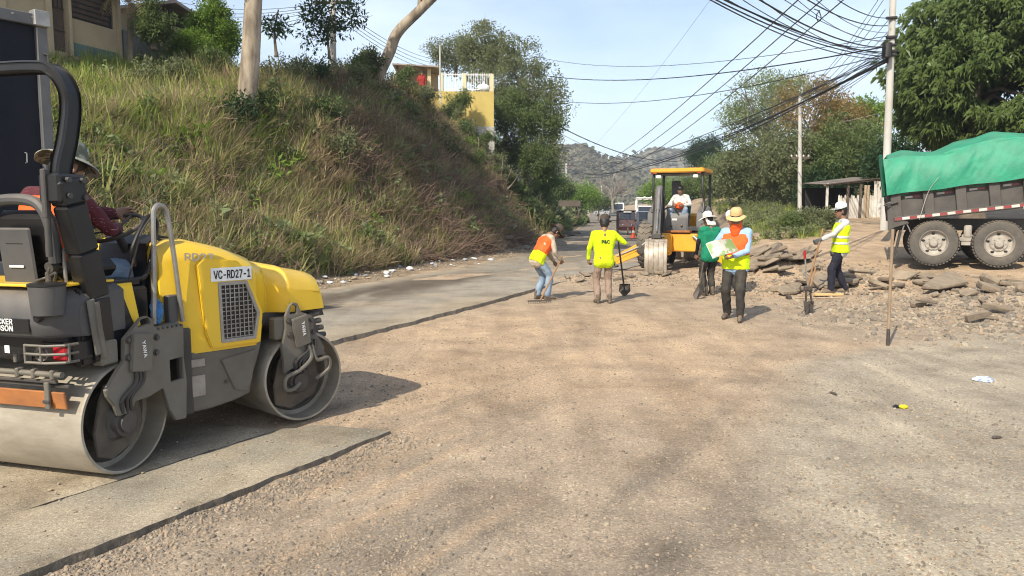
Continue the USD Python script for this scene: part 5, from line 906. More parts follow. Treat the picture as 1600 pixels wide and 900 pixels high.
# vehicles down the road
def car(name, label, cat, u, v, Y, face, L, W, Hh, body, kind='pickup'):
    p = at(u, v, Y); t = thing(name, label, cat, p, face); b = MB(); wr = .36 if Hh < 2.2 else .48; g = .35
    if kind == 'pickup': prof = [(-L / 2, g), (-L / 2, .95), (-L / 2 + .1, 1.05), (-L * .08, 1.02), (-L * .04, Hh - .06), (.02 * L, Hh), (.16 * L, Hh - .05), (.27 * L, 1.08), (L / 2 - .12, .98), (L / 2, .85), (L / 2, g)]; win = [[(.17 * L, Hh - .12), (.265 * L, 1.12)]]
    elif kind == 'car': prof = [(-L / 2, g), (-L / 2, .85), (-L * .36, .98), (-L * .20, Hh - .04), (.04 * L, Hh), (.20 * L, .98), (L / 2 - .15, .85), (L / 2, .70), (L / 2, g)]
    else: prof = [(L * .18, .6), (L * .18, Hh), (L * .42, Hh), (L / 2 - .1, Hh * .55), (L / 2, Hh * .52), (L / 2, .5)]
    side(b, prof, 0, W, .05); b.build('body', body, t, 30)
    for s in (-1, 1):
        for X in (-.30 * L, .31 * L): wheel(t, (X, s * (W / 2 - .08), wr), (0, s, 0), wr, .22, holes=0)
        fx = L / 2 + .004
        MB().box((fx, s * W * .36, (.72 if Hh < 2.2 else 1.0)), (.03, W * .18, .14), .02).build('headlight', 'chrome', t)
        MB().box((L * .2, s * (W / 2 + .09), Hh * .63), (.08, .16, .13), .02).build('wing_mirror', 'black_paint', t)
    if kind == 'pickup': a, bq = V(.165 * L, 0, Hh - .09), V(.268 * L, 0, 1.13)
    elif kind == 'car': a, bq = V(.055 * L, 0, Hh - .05), V(.195 * L, 0, 1.03)
    else: a, bq = V(.425 * L, 0, Hh - .12), V(L / 2 - .09, 0, Hh * .60)
    d = unit(bq - a); n = unit(np.cross(V(0, 1, 0), d)); n = n if n[0] > 0 else -n; c = (a + bq) / 2 + n * .03
    MB().box(c, (np.linalg.norm(bq - a), W * .84, .02), .005, np.stack([d, V(0, 1, 0), np.cross(d, V(0, 1, 0))], 1)).build('windscreen', 'glass_dark', t)
    MB().box((L / 2 + .005, 0, .66 if Hh < 2.2 else .9), (.03, W * .45, .16), .01).build('front_grille', 'black_paint', t); MB().box((L / 2 + .02, 0, .45), (.12, W * .96, .18), .03).build('bumper', 'bare_steel' if kind != 'car' else body, t)
    return t
car('pickup_truck', 'dark blue pickup truck facing the camera, behind the orange cone', 'pickup truck', 1014, 369, 54, -98, 5.1, 1.85, 1.80, 'car_blue')
ft = car('flatbed_truck', 'truck with white rails over its cab behind the dark pickup', 'truck', 1010, 357, 75, -98, 6.5, 2.2, 2.25, 'car_silver', 'truck')
MB().box((-1.2, 0, 1.0), (4.4, 2.2, .16), .02).build('flatbed', 'truck_steel', ft)
for s in (-1, 1):
    for X in (-3.2, 1.4, 2.9): MB().cyl((X, s * 1.05, 1.0), (X, s * 1.05, 3.0), .05, n=8).build('rack_post', 'white_paint', ft)
    MB().cyl((-3.3, s * 1.05, 3.0), (3.4, s * 1.05, 3.0), .07, n=8).build('rack_rail', 'white_paint', ft); MB().cyl((-3.3, s * .35, 3.05), (3.4, s * .35, 3.05), .09, n=8).build('pipe', 'white_paint', ft)
for X in (-3.2, 1.4, 2.9): MB().cyl((X, -1.1, 2.98), (X, 1.1, 2.98), .06, n=8).build('rack_bar', 'white_paint', ft)
wt = car('box_truck', 'white truck coming down the road far behind the roadworks', 'truck', 963, 341, 125, -97, 6.5, 2.3, 2.5, 'car_white', 'truck'); MB().box((-1.2, 0, 1.7), (4.3, 2.3, 1.7), .05).build('cargo_box', 'car_white', wt)
car('parked_car', 'pale car parked at the far roadside left of the white truck', 'car', 945, 338, 130, -60, 4.3, 1.75, 1.5, 'car_silver', 'car')
p = at(978, 366, 58); mt = thing('motor_taxi', 'small dark red three wheeled taxi waiting beside the dark pickup', 'three-wheeler', p, -92)
m = MB(); side(m, [(-1.2, .35), (-1.25, 1.0), (-1.15, 1.75), (.55, 1.78), (.75, 1.2), (.85, .9), (1.0, .6), (.95, .3)], 0, 1.28, .05); m.build('body', 'car_red', mt); MB().box((-.3, 0, 1.80), (1.9, 1.36, .10), .04).build('roof', 'black_paint', mt)
m = MB(); m.box((.70, 0, 1.42), (.03, 1.10, .56), .01, roty(-18)); m.build('windscreen', 'glass_dark', mt); MB().box((.80, 0, 1.72), (.03, .6, .08), .01).build('name_board', 'white_paint', mt)
for s in (-1, 1): MB().box((-.3, s * .65, 1.25), (1.1, .02, .7), .01).build('side_opening', 'letter_black', mt); wheel(mt, (-.75, s * .58, .26), (0, s, 0), .26, .14, holes=0); MB().lathe((.93, s * .33, .72), EX, [(0, .09), (.03, .08), (.04, .0001)], 14).build('headlight', 'chrome', mt)
wheel(mt, (1.0, 0, .26), (0, -1, 0), .26, .12, holes=0)
p = at(989, 372, 49); cn = thing('traffic_cone', 'orange traffic cone with a pale band standing on the road', 'traffic cone', p); MB().lathe((0, 0, 0), EZ, [(.03, .0001), (.03, .16), (.35, .095), (.55, .06), (.72, .03), (.72, .0001)], 24).build('cone_body', 'cone_orange', cn); MB().lathe((0, 0, 0), EZ, [(.36, .098), (.50, .074)], 24).build('white_band', 'plate_white', cn); MB().box((0, 0, .017), (.40, .40, .034), .01).build('base', 'cone_orange', cn)
# ---------------------------------------------------------------- trees, shrubs and grass
def leafmat(name, cols, transl=0.38, rough=0.55, upn=0.0): mat(upn=upn, name=name, c=cols[0], c2=cols[1], scale=0.9, rough=rough, spec=0.25, island=cols, transl=transl, world=True, lo=.3, hi=.7)
leafmat('leaf_mango', [(0.10, 0.145, 0.042), (0.20, 0.26, 0.08), (0.32, 0.37, 0.13), (0.5, 0.5, 0.24)], .38, .42, .3)
leafmat('leaf_green', [(0.10, 0.14, 0.045), (0.19, 0.24, 0.075), (0.30, 0.34, 0.12)], .38, .55, .3); leafmat('leaf_olive', [(0.15, 0.17, 0.08), (0.25, 0.27, 0.12), (0.38, 0.37, 0.18)], .38, .55, .3)
leafmat('leaf_bright', [(0.142, 0.236, 0.035), (0.261, 0.355, 0.047), (0.425, 0.450, 0.070)]); leafmat('leaf_pale', [(0.213, 0.261, 0.119), (0.331, 0.366, 0.177), (0.472, 0.472, 0.261)]); leafmat('leaf_orange', [(0.236, 0.189, 0.070), (0.520, 0.261, 0.095), (0.620, 0.284, 0.095)])
leafmat('leaf_dark', [(0.035, 0.070, 0.028), (0.070, 0.119, 0.038), (0.119, 0.166, 0.047)]); leafmat('leaf_dry', [(0.308, 0.236, 0.119), (0.472, 0.366, 0.189), (0.620, 0.544, 0.284)])
leafmat('grass_dry', [(0.46, 0.35, 0.20), (0.62, 0.50, 0.30), (0.70, 0.62, 0.42), (0.36, 0.25, 0.15)], .40, .8, .5); leafmat('grass_green', [(0.26, 0.33, 0.06), (0.40, 0.46, 0.09), (0.58, 0.58, 0.17)], .40, .7, .5); leafmat('grass_olive', [(0.30, 0.30, 0.10), (0.44, 0.41, 0.16), (0.58, 0.52, 0.24)], .40, .75, .5); leafmat('twig_brown', [(0.16, 0.11, 0.08), (0.27, 0.19, 0.14), (0.38, 0.29, 0.22)], .0, .9)
mat('bark_pale', (0.34, 0.28, 0.205), (0.16, 0.125, 0.09), 3.2, rough=0.9, bump=1.0, bscale=9, lo=.40, hi=.62, stretch=(1, 1, .3), world=True); mat('bark_dark', (0.10, 0.08, 0.06), (0.17, 0.135, 0.10), 3, rough=0.9, bump=0.5, bscale=20, world=True); mat('bark_grey', (0.28, 0.25, 0.21), (0.18, 0.155, 0.13), 3, rough=.9, bump=.4, world=True)
def leaves(cen, rad, per, size, seed, droop=0.0, aspect=.45, squash=.8, shell=.35):
    """Many small folded leaves in clusters."""
    g = np.random.default_rng(seed); n = len(cen) * per; C = np.repeat(cen, per, 0); Rd = np.repeat(np.broadcast_to(rad, len(cen)), per)
    d = g.normal(size=(n, 3)); d /= np.linalg.norm(d, axis=1, keepdims=True); r = (shell + (1 - shell) * g.uniform(size=n)) * Rd
    p = C + d * r[:, None] * V(1, 1, squash)
    ax = d * .8 + g.normal(size=(n, 3)) * .7 + V(0, 0, -droop); ax /= np.linalg.norm(ax, axis=1, keepdims=True)
    nn = np.cross(ax, g.normal(size=(n, 3))); nn += V(0, 0, .9) * np.sign(nn[:, 2:3] + 1e-9); s_ = np.cross(nn, ax); s_ /= np.maximum(np.linalg.norm(s_, axis=1, keepdims=True), 1e-6); up_ = np.cross(ax, s_)
    L = size * g.uniform(.6, 1.35, n)[:, None]; W = L * aspect * .5
    v = np.stack([p, p + ax * L * .45 + s_ * W + up_ * W * .3, p + ax * L, p + ax * L * .45 - s_ * W + up_ * W * .3], 1).reshape(-1, 3); o = np.arange(n) * 4
    return v, np.concatenate([np.stack([o, o + 1, o + 2], 1), np.stack([o, o + 2, o + 3], 1)])
def rosettes(cen, dirs, per, size, seed, aspect=.2):
    """Whorls of long leaves that spread from a twig end and hang, as on a mango tree."""
    g = np.random.default_rng(seed); n = len(cen) * per; C = np.repeat(cen, per, 0); D = np.repeat(dirs, per, 0)
    a = D * .55 + g.normal(size=(n, 3)) * .55; a /= np.linalg.norm(a, axis=1, keepdims=True); L = size * g.uniform(.65, 1.2, n)[:, None]
    mid = C + a * L * .5 + V(0, 0, .02); tip = mid + (a * .75 + V(0, 0, -.75)) * L * .5; s_ = np.cross(a, V(0, 0, 1)) + g.normal(size=(n, 3)) * .25; s_ /= np.linalg.norm(s_, axis=1, keepdims=True); W = L * aspect * .5
    v = np.stack([C, mid + s_ * W, tip, mid - s_ * W], 1).reshape(-1, 3); o = np.arange(n) * 4
    return v, np.concatenate([np.stack([o, o + 1, o + 2], 1), np.stack([o, o + 2, o + 3], 1)])
def ell_pts(ells, n, seed, shell=.55):
    """Cluster centres spread through ellipsoids (centre, radii), mostly near their skin; uneven."""
    g = np.random.default_rng(seed); out = []
    vol = np.array([np.prod(r) ** .67 for c, r in ells]); k = g.choice(len(ells), n * 3, p=vol / vol.sum())
    d = g.normal(size=(n * 3, 3)); d /= np.linalg.norm(d, axis=1, keepdims=True); q = shell + (1 - shell) * g.uniform(size=n * 3)
    q = q * (.80 + .42 * meshkit.fbm(d * 2.2 + k[:, None] * 3.1 + seed, 3, seed)); c = np.array([ells[i][0] for i in k]); r = np.array([ells[i][1] for i in k]); p = c + d * q[:, None] * r
    keep = meshkit.fbm(p * .9, 2, seed + 3) > .38; return p[keep][:n], d[keep][:n]
def tree(name, label, base, path, r0, ells, ncl, crad, per, size, leaf, bark='bark_dark', seed=1, limbs=9, droop=.2, mango=False, group=None, cat='tree', aspect=.45, twigs=0, shell=.55, taper=.45):
    base = np.asarray(base, float); t = thing(name, label, cat, base, 0, group); g = np.random.default_rng(seed)
    path = np.asarray(path, float); P = spline(path, 8); m = MB(None, -base); rr = np.linspace(1, taper, len(P)) * r0; rr[:3] *= [1.35, 1.18, 1.06]
    m.tube(P, rr, 14); m.build('trunk', bark, t, True)
    cen, dirs = ell_pts(ells, ncl, seed, shell) if ncl else (np.zeros((0, 3)), None)
    tip = P[-1]
    ends = cen[g.choice(len(cen), min(limbs, len(cen)), replace=False)] if ncl else []
    for e in ends:
        k = int(len(P) * g.uniform(.55, 1)) - 1; a = P[k]; md = a * .45 + e * .55 + V(0, 0, .12 * np.linalg.norm(e - a)) + g.normal(size=3) * .08 * np.linalg.norm(e - a); md2 = a * .75 + e * .25 + V(0, 0, .06 * np.linalg.norm(e - a))
        b = MB(None, -base); b.tube([a, md2, md, e], [r0 * .42 * rr[k] / r0 * 1.2, r0 * .08], 7, 4)
        for q in range(twigs):
            s0 = a * .2 + md * .8 if q % 2 else md; e2 = e + g.normal(size=3) * .28 * np.linalg.norm(e - a); b.tube([s0, (s0 + e2) / 2 + g.normal(size=3) * .06 * np.linalg.norm(e2 - s0), e2], [r0 * .12, r0 * .025], 5, 3)
        b.build('limb', bark, t, True)
    if ncl:
        v, f = rosettes(cen, dirs, per, size, seed) if mango else leaves(cen, crad * g.uniform(.6, 1.3, len(cen)), per, size, seed, droop, aspect)
        obj('crown', (v - base, f), leaf, t, False)
    return t
def px(u, v, Y): return at(u, v, Y)
def E(u, v, Y, ru, rv, ry=None): s = Y / FOC; return (at(u, v, Y), (ru * s, (ry or ru) * s, rv * s))
def gpath(u0, v0, Y, *uv): return [at(u0, v0, Y)] + [at(u, v, y) for u, v, y in uv]
# right side
b = at(1520, 330, 26); b[2] = H(b[0], b[1])
tree('mango_tree', 'great dense mango tree with long hanging leaves behind the green tarpaulin', b, [b, at(1520, 230, 26), at(1525, 120, 26.2)], .38, [E(1605, 90, 26, 190, 140), E(1540, 135, 25.6, 122, 100), E(1640, 185, 25, 150, 90), E(1690, -5, 26, 190, 140), E(1484, 165, 26, 74, 64)], 11500, .3, 11, .30, 'leaf_mango', 'bark_dark', 5, 12, mango=True, shell=.72)
b = at(1288, 325, 44); b[2] = H(b[0], b[1])
tree('spreading_tree', 'bare limbed tree with brown orange top and forked trunk behind the tin shed', b, [b, at(1286, 292, 44), at(1292, 270, 44)], .32, [E(1270, 175, 44, 58, 50), E(1310, 190, 44, 48, 44), E(1265, 140, 44, 35, 16)], 240, .55, 50, .16, 'leaf_orange', 'bark_grey', 11, 20, twigs=3, aspect=.5)
b = at(1205, 320, 50); b[2] = H(b[0], b[1])
tree('feathery_tree', 'tall pale feathery tree rising above the olive thicket', b, [b, at(1205, 260, 50), at(1200, 200, 50)], .28, [E(1195, 160, 50, 66, 46), E(1160, 185, 50, 38, 30), E(1228, 145, 50, 40, 28)], 300, .6, 42, .17, 'leaf_pale', 'bark_grey', 12, 22, twigs=3)
for k, (u, v, Y, ru, rv, lf, lab, n) in enumerate([(1180, 262, 46, 75, 62, 'leaf_olive', 'broad olive green tree behind the backhoe and the men', 420), (1240, 250, 42, 52, 66, 'leaf_olive', 'olive brown tree left of the concrete pole in the thicket', 330), (1330, 245, 40, 62, 66, 'leaf_green', 'dense green tree right behind the tin roofed shed', 420), (1345, 185, 46, 52, 30, 'leaf_bright', 'sunlit yellow green treetop left of the mango tree', 200), (1103, 236, 95, 32, 26, 'leaf_dark', 'dark round treetop standing above the far scrub', 260), (1100, 290, 75, 52, 30, 'leaf_green', 'low green tree behind the canopy of the backhoe', 300), (1040, 300, 100, 45, 22, 'leaf_bright', 'low yellow green tree left of the backhoe canopy', 260), (1135, 275, 60, 46, 38, 'leaf_green', 'mid green tree between the backhoe and the thicket', 300), (905, 303, 105, 34, 20, 'leaf_bright', 'yellow green tree behind the wooden shelter', 240), (872, 296, 85, 24, 26, 'leaf_green', 'green tree left of the wooden shelter by the bank', 240), (935, 312, 120, 26, 12, 'leaf_green', 'low bush beside the far white truck', 160), (1395, 255, 34, 40, 42, 'leaf_dark', 'dark shaded tree below the mango crown behind the pole', 260), (1285, 300, 39, 40, 34, 'leaf_dark', 'dark undergrowth tree left of the tin shed', 240)]):
    c = at(u, v, Y); b = V(c[0], c[1], max(float(H(c[0], c[1])), -.1)); top = c[2] + rv * Y / FOC * .2
    s = Y / FOC; es = [E(u, v, Y, ru, rv), E(u - ru * .45, v + rv * .25, Y - .6, ru * .55, rv * .6), E(u + ru * .5, v + rv * .15, Y + .4, ru * .5, rv * .65)]
    if c[2] - rv * s > b[2] + 1.0: es.append(E(u, v + rv * .7, Y, ru * .7, rv * .6))
    tree('broadleaf_tree', lab, b, [b, (b * .5 + c * .5) + V(.1, 0, 0), V(c[0], c[1], top)], .11 + .0022 * rv, es, int(n * .85), .28 + 4.6 * s * 1.6, 56, .13 + .0011 * Y, lf, 'bark_dark', 30 + k, 9, shell=.4)
b = at(958, 333, 112); tree('bare_tree', 'leafless pale tree with upright branches at the roadside far behind', b, [b, at(957, 318, 112), at(957, 305, 112)], .24, [E(957, 284, 112, 26, 22), E(945, 290, 112, 16, 14), E(972, 288, 112, 16, 14)], 26, .4, 0, .1, 'leaf_dry', 'bark_grey', 41, 26, twigs=5)
# left side, on the bank
b = px(822, 290, 52); tree('roadside_tree', 'leafy tree hanging over the far end of the bank right of the yellow wall', b, [b, px(820, 235, 52), px(815, 170, 52), px(812, 120, 52)], .24, [E(815, 130, 52, 68, 62), E(850, 165, 51, 42, 60), E(790, 205, 51, 36, 66), E(845, 235, 50, 40, 42), E(800, 90, 52, 40, 38), E(770, 130, 52, 46, 52)], 700, .52, 46, .17, 'leaf_olive', 'bark_grey', 51, 18, twigs=2, shell=.45)
b = px(790, 300, 50); tree('roadside_tree', 'dense darker green tree at the foot of the yellow wall', b, [b, px(788, 250, 50), px(792, 190, 50)], .2, [E(805, 185, 50, 44, 46), E(790, 245, 50, 36, 36), E(840, 255, 49, 34, 30), E(850, 200, 50, 36, 40)], 460, .55, 52, .17, 'leaf_green', 'bark_dark', 52, 12, shell=.4)
b = px(765, 150, 53); tree('feathery_tree', 'light feathery treetop behind the white railing of the yellow house', b, [b, px(757, 110, 53), px(752, 75, 53)], .16, [E(752, 65, 53, 34, 34), E(775, 90, 53, 30, 30), E(735, 85, 53, 22, 26)], 230, .55, 42, .18, 'leaf_olive', 'bark_grey', 53, 14, twigs=2)
b = px(712, 120, 56); tree('round_tree', 'small round olive tree behind the roof left of the white railing', b, [b, px(712, 100, 56), px(710, 85, 56)], .13, [E(708, 84, 56, 42, 30)], 150, .6, 60, .15, 'leaf_olive', 'bark_grey', 54, 9, shell=.4)
b = px(852, 330, 58); tree('broadleaf_tree', 'green shrubby tree on the lower end of the bank above the rubble', b, [b, px(850, 310, 58), px(850, 290, 58)], .12, [E(852, 285, 58, 26, 36), E(830, 310, 57, 24, 24)], 220, .55, 62, .16, 'leaf_green', 'bark_dark', 55, 8, shell=.3)
b = bank_hit(390, 172) - V(0, 0, .2); YB = float(b[1])
big = tree('bank_tree', 'tall tree with thick pale trunk standing on the grassy bank', b, [b, at(390, 110, YB), at(396, 0, YB), at(401, -110, YB), at(398, -190, YB)], .29 * YB / 21.5, [((-6.9, 22, 13.2), (3.8, 3.6, 2.2)), ((-9.4, 20.5, 12.8), (3.2, 3.4, 1.9)), ((-4.9, 23, 13.4), (2.8, 3.2, 1.9)), ((-8.3, 24.5, 13.4), (3, 3, 1.8))], 760, .55, 50, .22, 'leaf_green', 'bark_pale', 61, 14, taper=.62)
b = bank_hit(604, 100) - V(0, 0, .3); print('lean', b)
tree('leaning_tree', 'leaning tree with pale bare trunk on top of the bank', b, [b, at(608, 82, 33), at(622, 50, 33), at(660, 12, 33), at(700, -30, 33), at(720, -75, 33)], .27, [(at(735, -135, 33), (3.2, 3, 1.9)), (at(655, -150, 33), (2.6, 3, 1.6))], 300, .5, 42, .2, 'leaf_olive', 'bark_pale', 62, 12, taper=.6)
for k, (u, v, Y, pts, n, lab) in enumerate([(515, 78, 29, [E(520, 22, 29, 46, 24), E(505, 55, 29, 30, 20), E(545, 15, 29, 30, 12)], 60, 'slender feathery sapling in front of the grey pole on the bank'), (432, 75, 24, [E(432, 42, 24, 16, 8)], 9, 'thin sapling with one tuft of leaves beside the pale trunk')]):
    b = at(u, v + 14, Y); tree('sapling', lab, b, [b, at(u - 3, v - 25, Y), at(u + 3, v - 60, Y)], .05, pts, n, .42, 34, .17, 'leaf_dark', 'bark_dark', 70 + k, 10, aspect=.38, twigs=1)
for k, (u, v, Y, ru, rv, lf, lab, n) in enumerate([(332, 48, 27.5, 38, 56, 'leaf_bright', 'dense bright green conical tree behind the grey boundary wall', 520), (300, 72, 26, 40, 24, 'leaf_bright', 'spreading yellow green shrub in front of the conical tree', 200), (240, 28, 24.3, 26, 36, 'leaf_green', 'leafy garden tree beside the corner of the house', 170), (335, 105, 25, 26, 30, 'leaf_green', 'green shrub at the end of the grey boundary wall', 160)]):
    b = at(u, v + rv + 14, Y); tree('garden_tree', lab, b, [b, at(u, v + rv * .4, Y), at(u, v - rv * .3, Y)], .10, [E(u, v + rv * .2, Y, ru, rv * .75), E(u, v - rv * .3, Y, ru * .62, rv * .7)], n, .30, 60, .10, lf, 'bark_dark', 80 + k, 6, shell=.35)
b = at(203, 60, 24.6); pt = thing('palm', 'dry yellowed palm fronds hanging at the corner of the house', 'palm', b); MB(None, -b).tube([at(203, 100, 24.6), at(204, 40, 24.6), at(206, 5, 24.6)], .10, 8, 3).build('trunk', 'bark_pale', pt, True)
g_ = np.random.default_rng(4)
for k in range(16):
    a = g_.uniform(0, 6.28); d = V(math.cos(a), math.sin(a), 0); c = at(206, 5, 24.6); L = g_.uniform(.7, 1.2); P = np.array([c, c + d * L * .4 + V(0, 0, .25), c + d * L * .8 + V(0, 0, -.05), c + d * L + V(0, 0, -.5)]); sp = spline(P, 6); m = MB(None, -b)
    for i in range(1, len(sp) - 1):
        t_ = unit(sp[i + 1] - sp[i - 1]); sd = unit(np.cross(t_, V(0, 0, 1)))
        for s in (-1, 1): q = sp[i] + sd * s * .20 + t_ * .12 - V(0, 0, .10); m.add([sp[i], sp[i] + t_ * .035, q], [(0, 1, 2)])
    m.build('frond', 'leaf_dry', pt, False)
# grass and weeds on the bank
def tussock(seed, n, h, w, spread, lean=.5, curve=.55):
    g = np.random.default_rng(seed); V_, F_ = [], []
    for k in range(n):
        a = g.uniform(0, 6.28); d = V(math.cos(a), math.sin(a), 0); sd = V(-d[1], d[0], 0); p = d * g.uniform(0, spread); L = h * g.uniform(.5, 1.2); ln = lean * g.uniform(.2, 1.3); pts = []
        for t in (0, .4, .75, 1): pts.append(p + d * (ln * t * L * .6 + curve * ln * t * t * L) + V(0, 0, L * (t - .35 * ln * t * t)))
        ww = w * g.uniform(.6, 1.3); rows = []
        for q, t in zip(pts, (1, .8, .5, .0)): rows += [q + sd * ww * t / 2, q - sd * ww * t / 2]
        o = len(V_); V_ += rows[:7]; F_ += [(o, o + 1, o + 3), (o, o + 3, o + 2), (o + 2, o + 3, o + 5), (o + 2, o + 5, o + 4), (o + 4, o + 5, o + 6)]
    return np.array(V_), np.array(F_)
def weed(seed, n=34, r=.32, size=.13):
    g = np.random.default_rng(seed); c = g.normal(size=(9, 3)) * V(.16, .16, .12) + V(0, 0, .28); return leaves(c, np.full(9, .14), n // 2, size, seed, .2, .6)
def brush(seed, n=30, L=.7):
    g = np.random.default_rng(seed); m = MB()
    for k in range(n):
        d = unit(g.normal(size=3) * V(1, 1, .45) + V(0, 0, .35)); p = g.normal(size=3) * V(.12, .12, .03) + V(0, 0, .05); q = p + d * L * g.uniform(.5, 1.1) * .5; e = q + unit(d + g.normal(size=3) * .6 + V(0, 0, -.35)) * L * .5; m.tube([p, q, e], [.010, .006], 3)
    return m.arr()
def spots(n, seed, s0, s1, w0, w1, keep):
    g = np.random.default_rng(seed); s = g.uniform(s0, s1, n); w = w0 + (w1 - w0) * g.uniform(size=n); p = bank(s, w); k = g.uniform(size=n) < keep(p, s, w); return p[k], g
def toe_y(s): return np.interp(s, SI, TOE[:, 1])
s_of = lambda y: float(np.interp(y, TOE[:, 1], SI))
wtop = lambda p, s: np.interp(toe_y(s), ZC_Y, ZC) * .30 + 4.0
N3 = lambda p, f, sd: meshkit.fbm(p * f, 3, sd)
S0, S1 = s_of(3), s_of(80)
fade = lambda y: np.clip(30 / np.maximum(y, 30), .5, 1)
far_shade = lambda s: sstep(21, 27, toe_y(s))
toe = lambda w: sstep(-.05, .7, w)
P_, g = spots(30000, 91, S0, S1, -.1, 8.5, lambda p, s, w: fade(p[:, 1]) * toe(w) * (.20 + .9 * sstep(.40, .62, N3(p, .55, 92))) * (1 - .45 * sstep(3, 5, w) * sstep(24, 15, toe_y(s))) * (1 - .35 * far_shade(s)) * (1 - .8 * far_shade(s) * sstep(.52, .60, N3(p, .7, 199))))
scatter('dry_grass', [(tussock(1, 24, .66, .030, .16, .6), 'grass_dry'), (tussock(2, 26, .50, .028, .2, .9), 'grass_dry'), (tussock(3, 20, .85, .028, .14, .5), 'grass_olive'), (tussock(4, 26, .45, .03, .22, 1.1, .8), 'grass_dry')], P_ - V(0, 0, .04), g.uniform(.55, 1.35, len(P_)), None, label='dry straw coloured grass covering the bank', seed=5, tilt=.25, cat='grass')
P_, g = spots(17000, 93, S0, S1, .0, 10.5, lambda p, s, w: fade(p[:, 1]) * toe(w) * np.clip(.08 + 1.5 * sstep(.45, .85, w / wtop(p, s)) * sstep(27, 20, toe_y(s)) + .28 * sstep(.56, .72, N3(p, .42, 94)) + .3 * sstep(.4, 0, np.abs(w - .8)), 0, 1) * (1 - .45 * far_shade(s)))
scatter('green_grass', [(tussock(11, 26, .5, .034, .18, .6), 'grass_green'), (tussock(12, 22, .68, .034, .16, .7), 'grass_green'), (tussock(13, 26, .45, .034, .2, .8), 'grass_olive')], P_ - V(0, 0, .04), g.uniform(.55, 1.3, len(P_)), None, label='green grass on the upper bank', seed=6, tilt=.2, cat='grass')
P_, g = spots(7500, 95, S0, S1, .1, 9.0, lambda p, s, w: toe(w) * np.clip(.08 + 1.0 * sstep(.50, .68, N3(p, .5, 96)) + .45 * far_shade(s) * sstep(.55, .9, w / wtop(p, s)), 0, 1))
scatter('weeds', [(weed(21), 'leaf_olive'), (weed(22, 40, .3, .10), 'leaf_green'), (weed(23, 36, .3, .15), 'leaf_bright'), (weed(24, 36, .3, .14), 'leaf_pale'), (weed(25, 36, .3, .12), 'leaf_pale')], P_ - V(0, 0, .08), g.uniform(.55, 1.35, len(P_)), None, label='leafy weeds and creepers on the bank', seed=7, tilt=.3, cat='weeds')
P_, g = spots(11000, 97, S0, S1, .2, 8.0, lambda p, s, w: fade(p[:, 1]) * toe(w) * np.clip(.10 + .5 * sstep(.45, .65, N3(p, .6, 98)) + .5 * far_shade(s), 0, 1))
scatter('dead_brush', [(brush(31), 'twig_brown'), (brush(32, 36, .9), 'twig_brown'), (tussock(33, 24, .55, .014, .2, 1.2, .9), 'twig_brown')], P_ - V(0, 0, .05), g.uniform(.6, 1.3, len(P_)), None, label='dead brown stalks tangled on the bank', seed=8, tilt=.4, cat='brush')
# shrubs one can tell apart along the top of the bank
g = np.random.default_rng(17)
shrub_spots = [(470, 80), (498, 72), (530, 78), (560, 82), (585, 88), (575, 60), (640, 112), (668, 135), (690, 150), (712, 172), (735, 190), (600, 150), (640, 180), (680, 215), (505, 180), (540, 240), (560, 130), (700, 235), (745, 255), (255, 125), (210, 135), (366, 176), (414, 172)]
SHL = ['shrub on the crest just right of the thick pale trunk', 'shrub on the crest left of the feathery sapling', 'shrub on the crest right at the feathery sapling', 'shrub on the crest right of the grey pole', 'tall shrub on the crest just left of the leaning tree', 'upper pointed shrub beside the foot of the leaning tree', 'shrub below the tin roof of the small shed', 'shrub under the person in red shirt', 'shrub below the thin steel post on the bank', 'shrub against the left end of the yellow wall', 'shrub under the lower corner of the yellow wall', 'shrub on the slope below the leaning tree', 'shrub in the middle of the shaded slope', 'shrub on the shaded slope below the small shed', 'upper shrub on the slope right of the thick trunk', 'lower shrub in the middle of the bank', 'shrub on the shaded slope under the feathery sapling', 'shrub low on the shaded slope left of the yellow wall', 'shrub at the foot of the yellow wall near the bare stems', 'shrub on the crest below the grey boundary wall', 'shrub on the crest below the corner of the beige house', 'shrub hugging the left of the base of the thick pale trunk', 'shrub hugging the right of the base of the thick pale trunk']
for k, (u, v) in enumerate(shrub_spots):
    r_ = ray(u, v); best = None; d_ = BP.reshape(-1, 3) - CAM; q = d_ @ unit(r_); off = np.linalg.norm(d_ - np.outer(q, unit(r_)), axis=1); off[(d_[:, 1] < 8)] = 99
    c_ = np.where(off < .45)[0]; i = c_[np.argmin(q[c_])] if len(c_) else int(np.argmin(off)); c = BP.reshape(-1, 3)[i]
    tree('shrub', SHL[k], c - V(0, 0, .15), [c - V(0, 0, .15), c + V(0, 0, .3), c + V(.05, 0, .55)], .03, [(c + V(0, 0, .5), V(.75, .7, .5) * g.uniform(.7, 1.25)), (c + V(.3, .1, .75), V(.4, .4, .35))], 42, .3, 34, .12, ['leaf_olive', 'leaf_dark', 'leaf_green', 'leaf_olive'][k % 4], 'bark_dark', 200 + k, 4, cat='shrub', shell=.2)
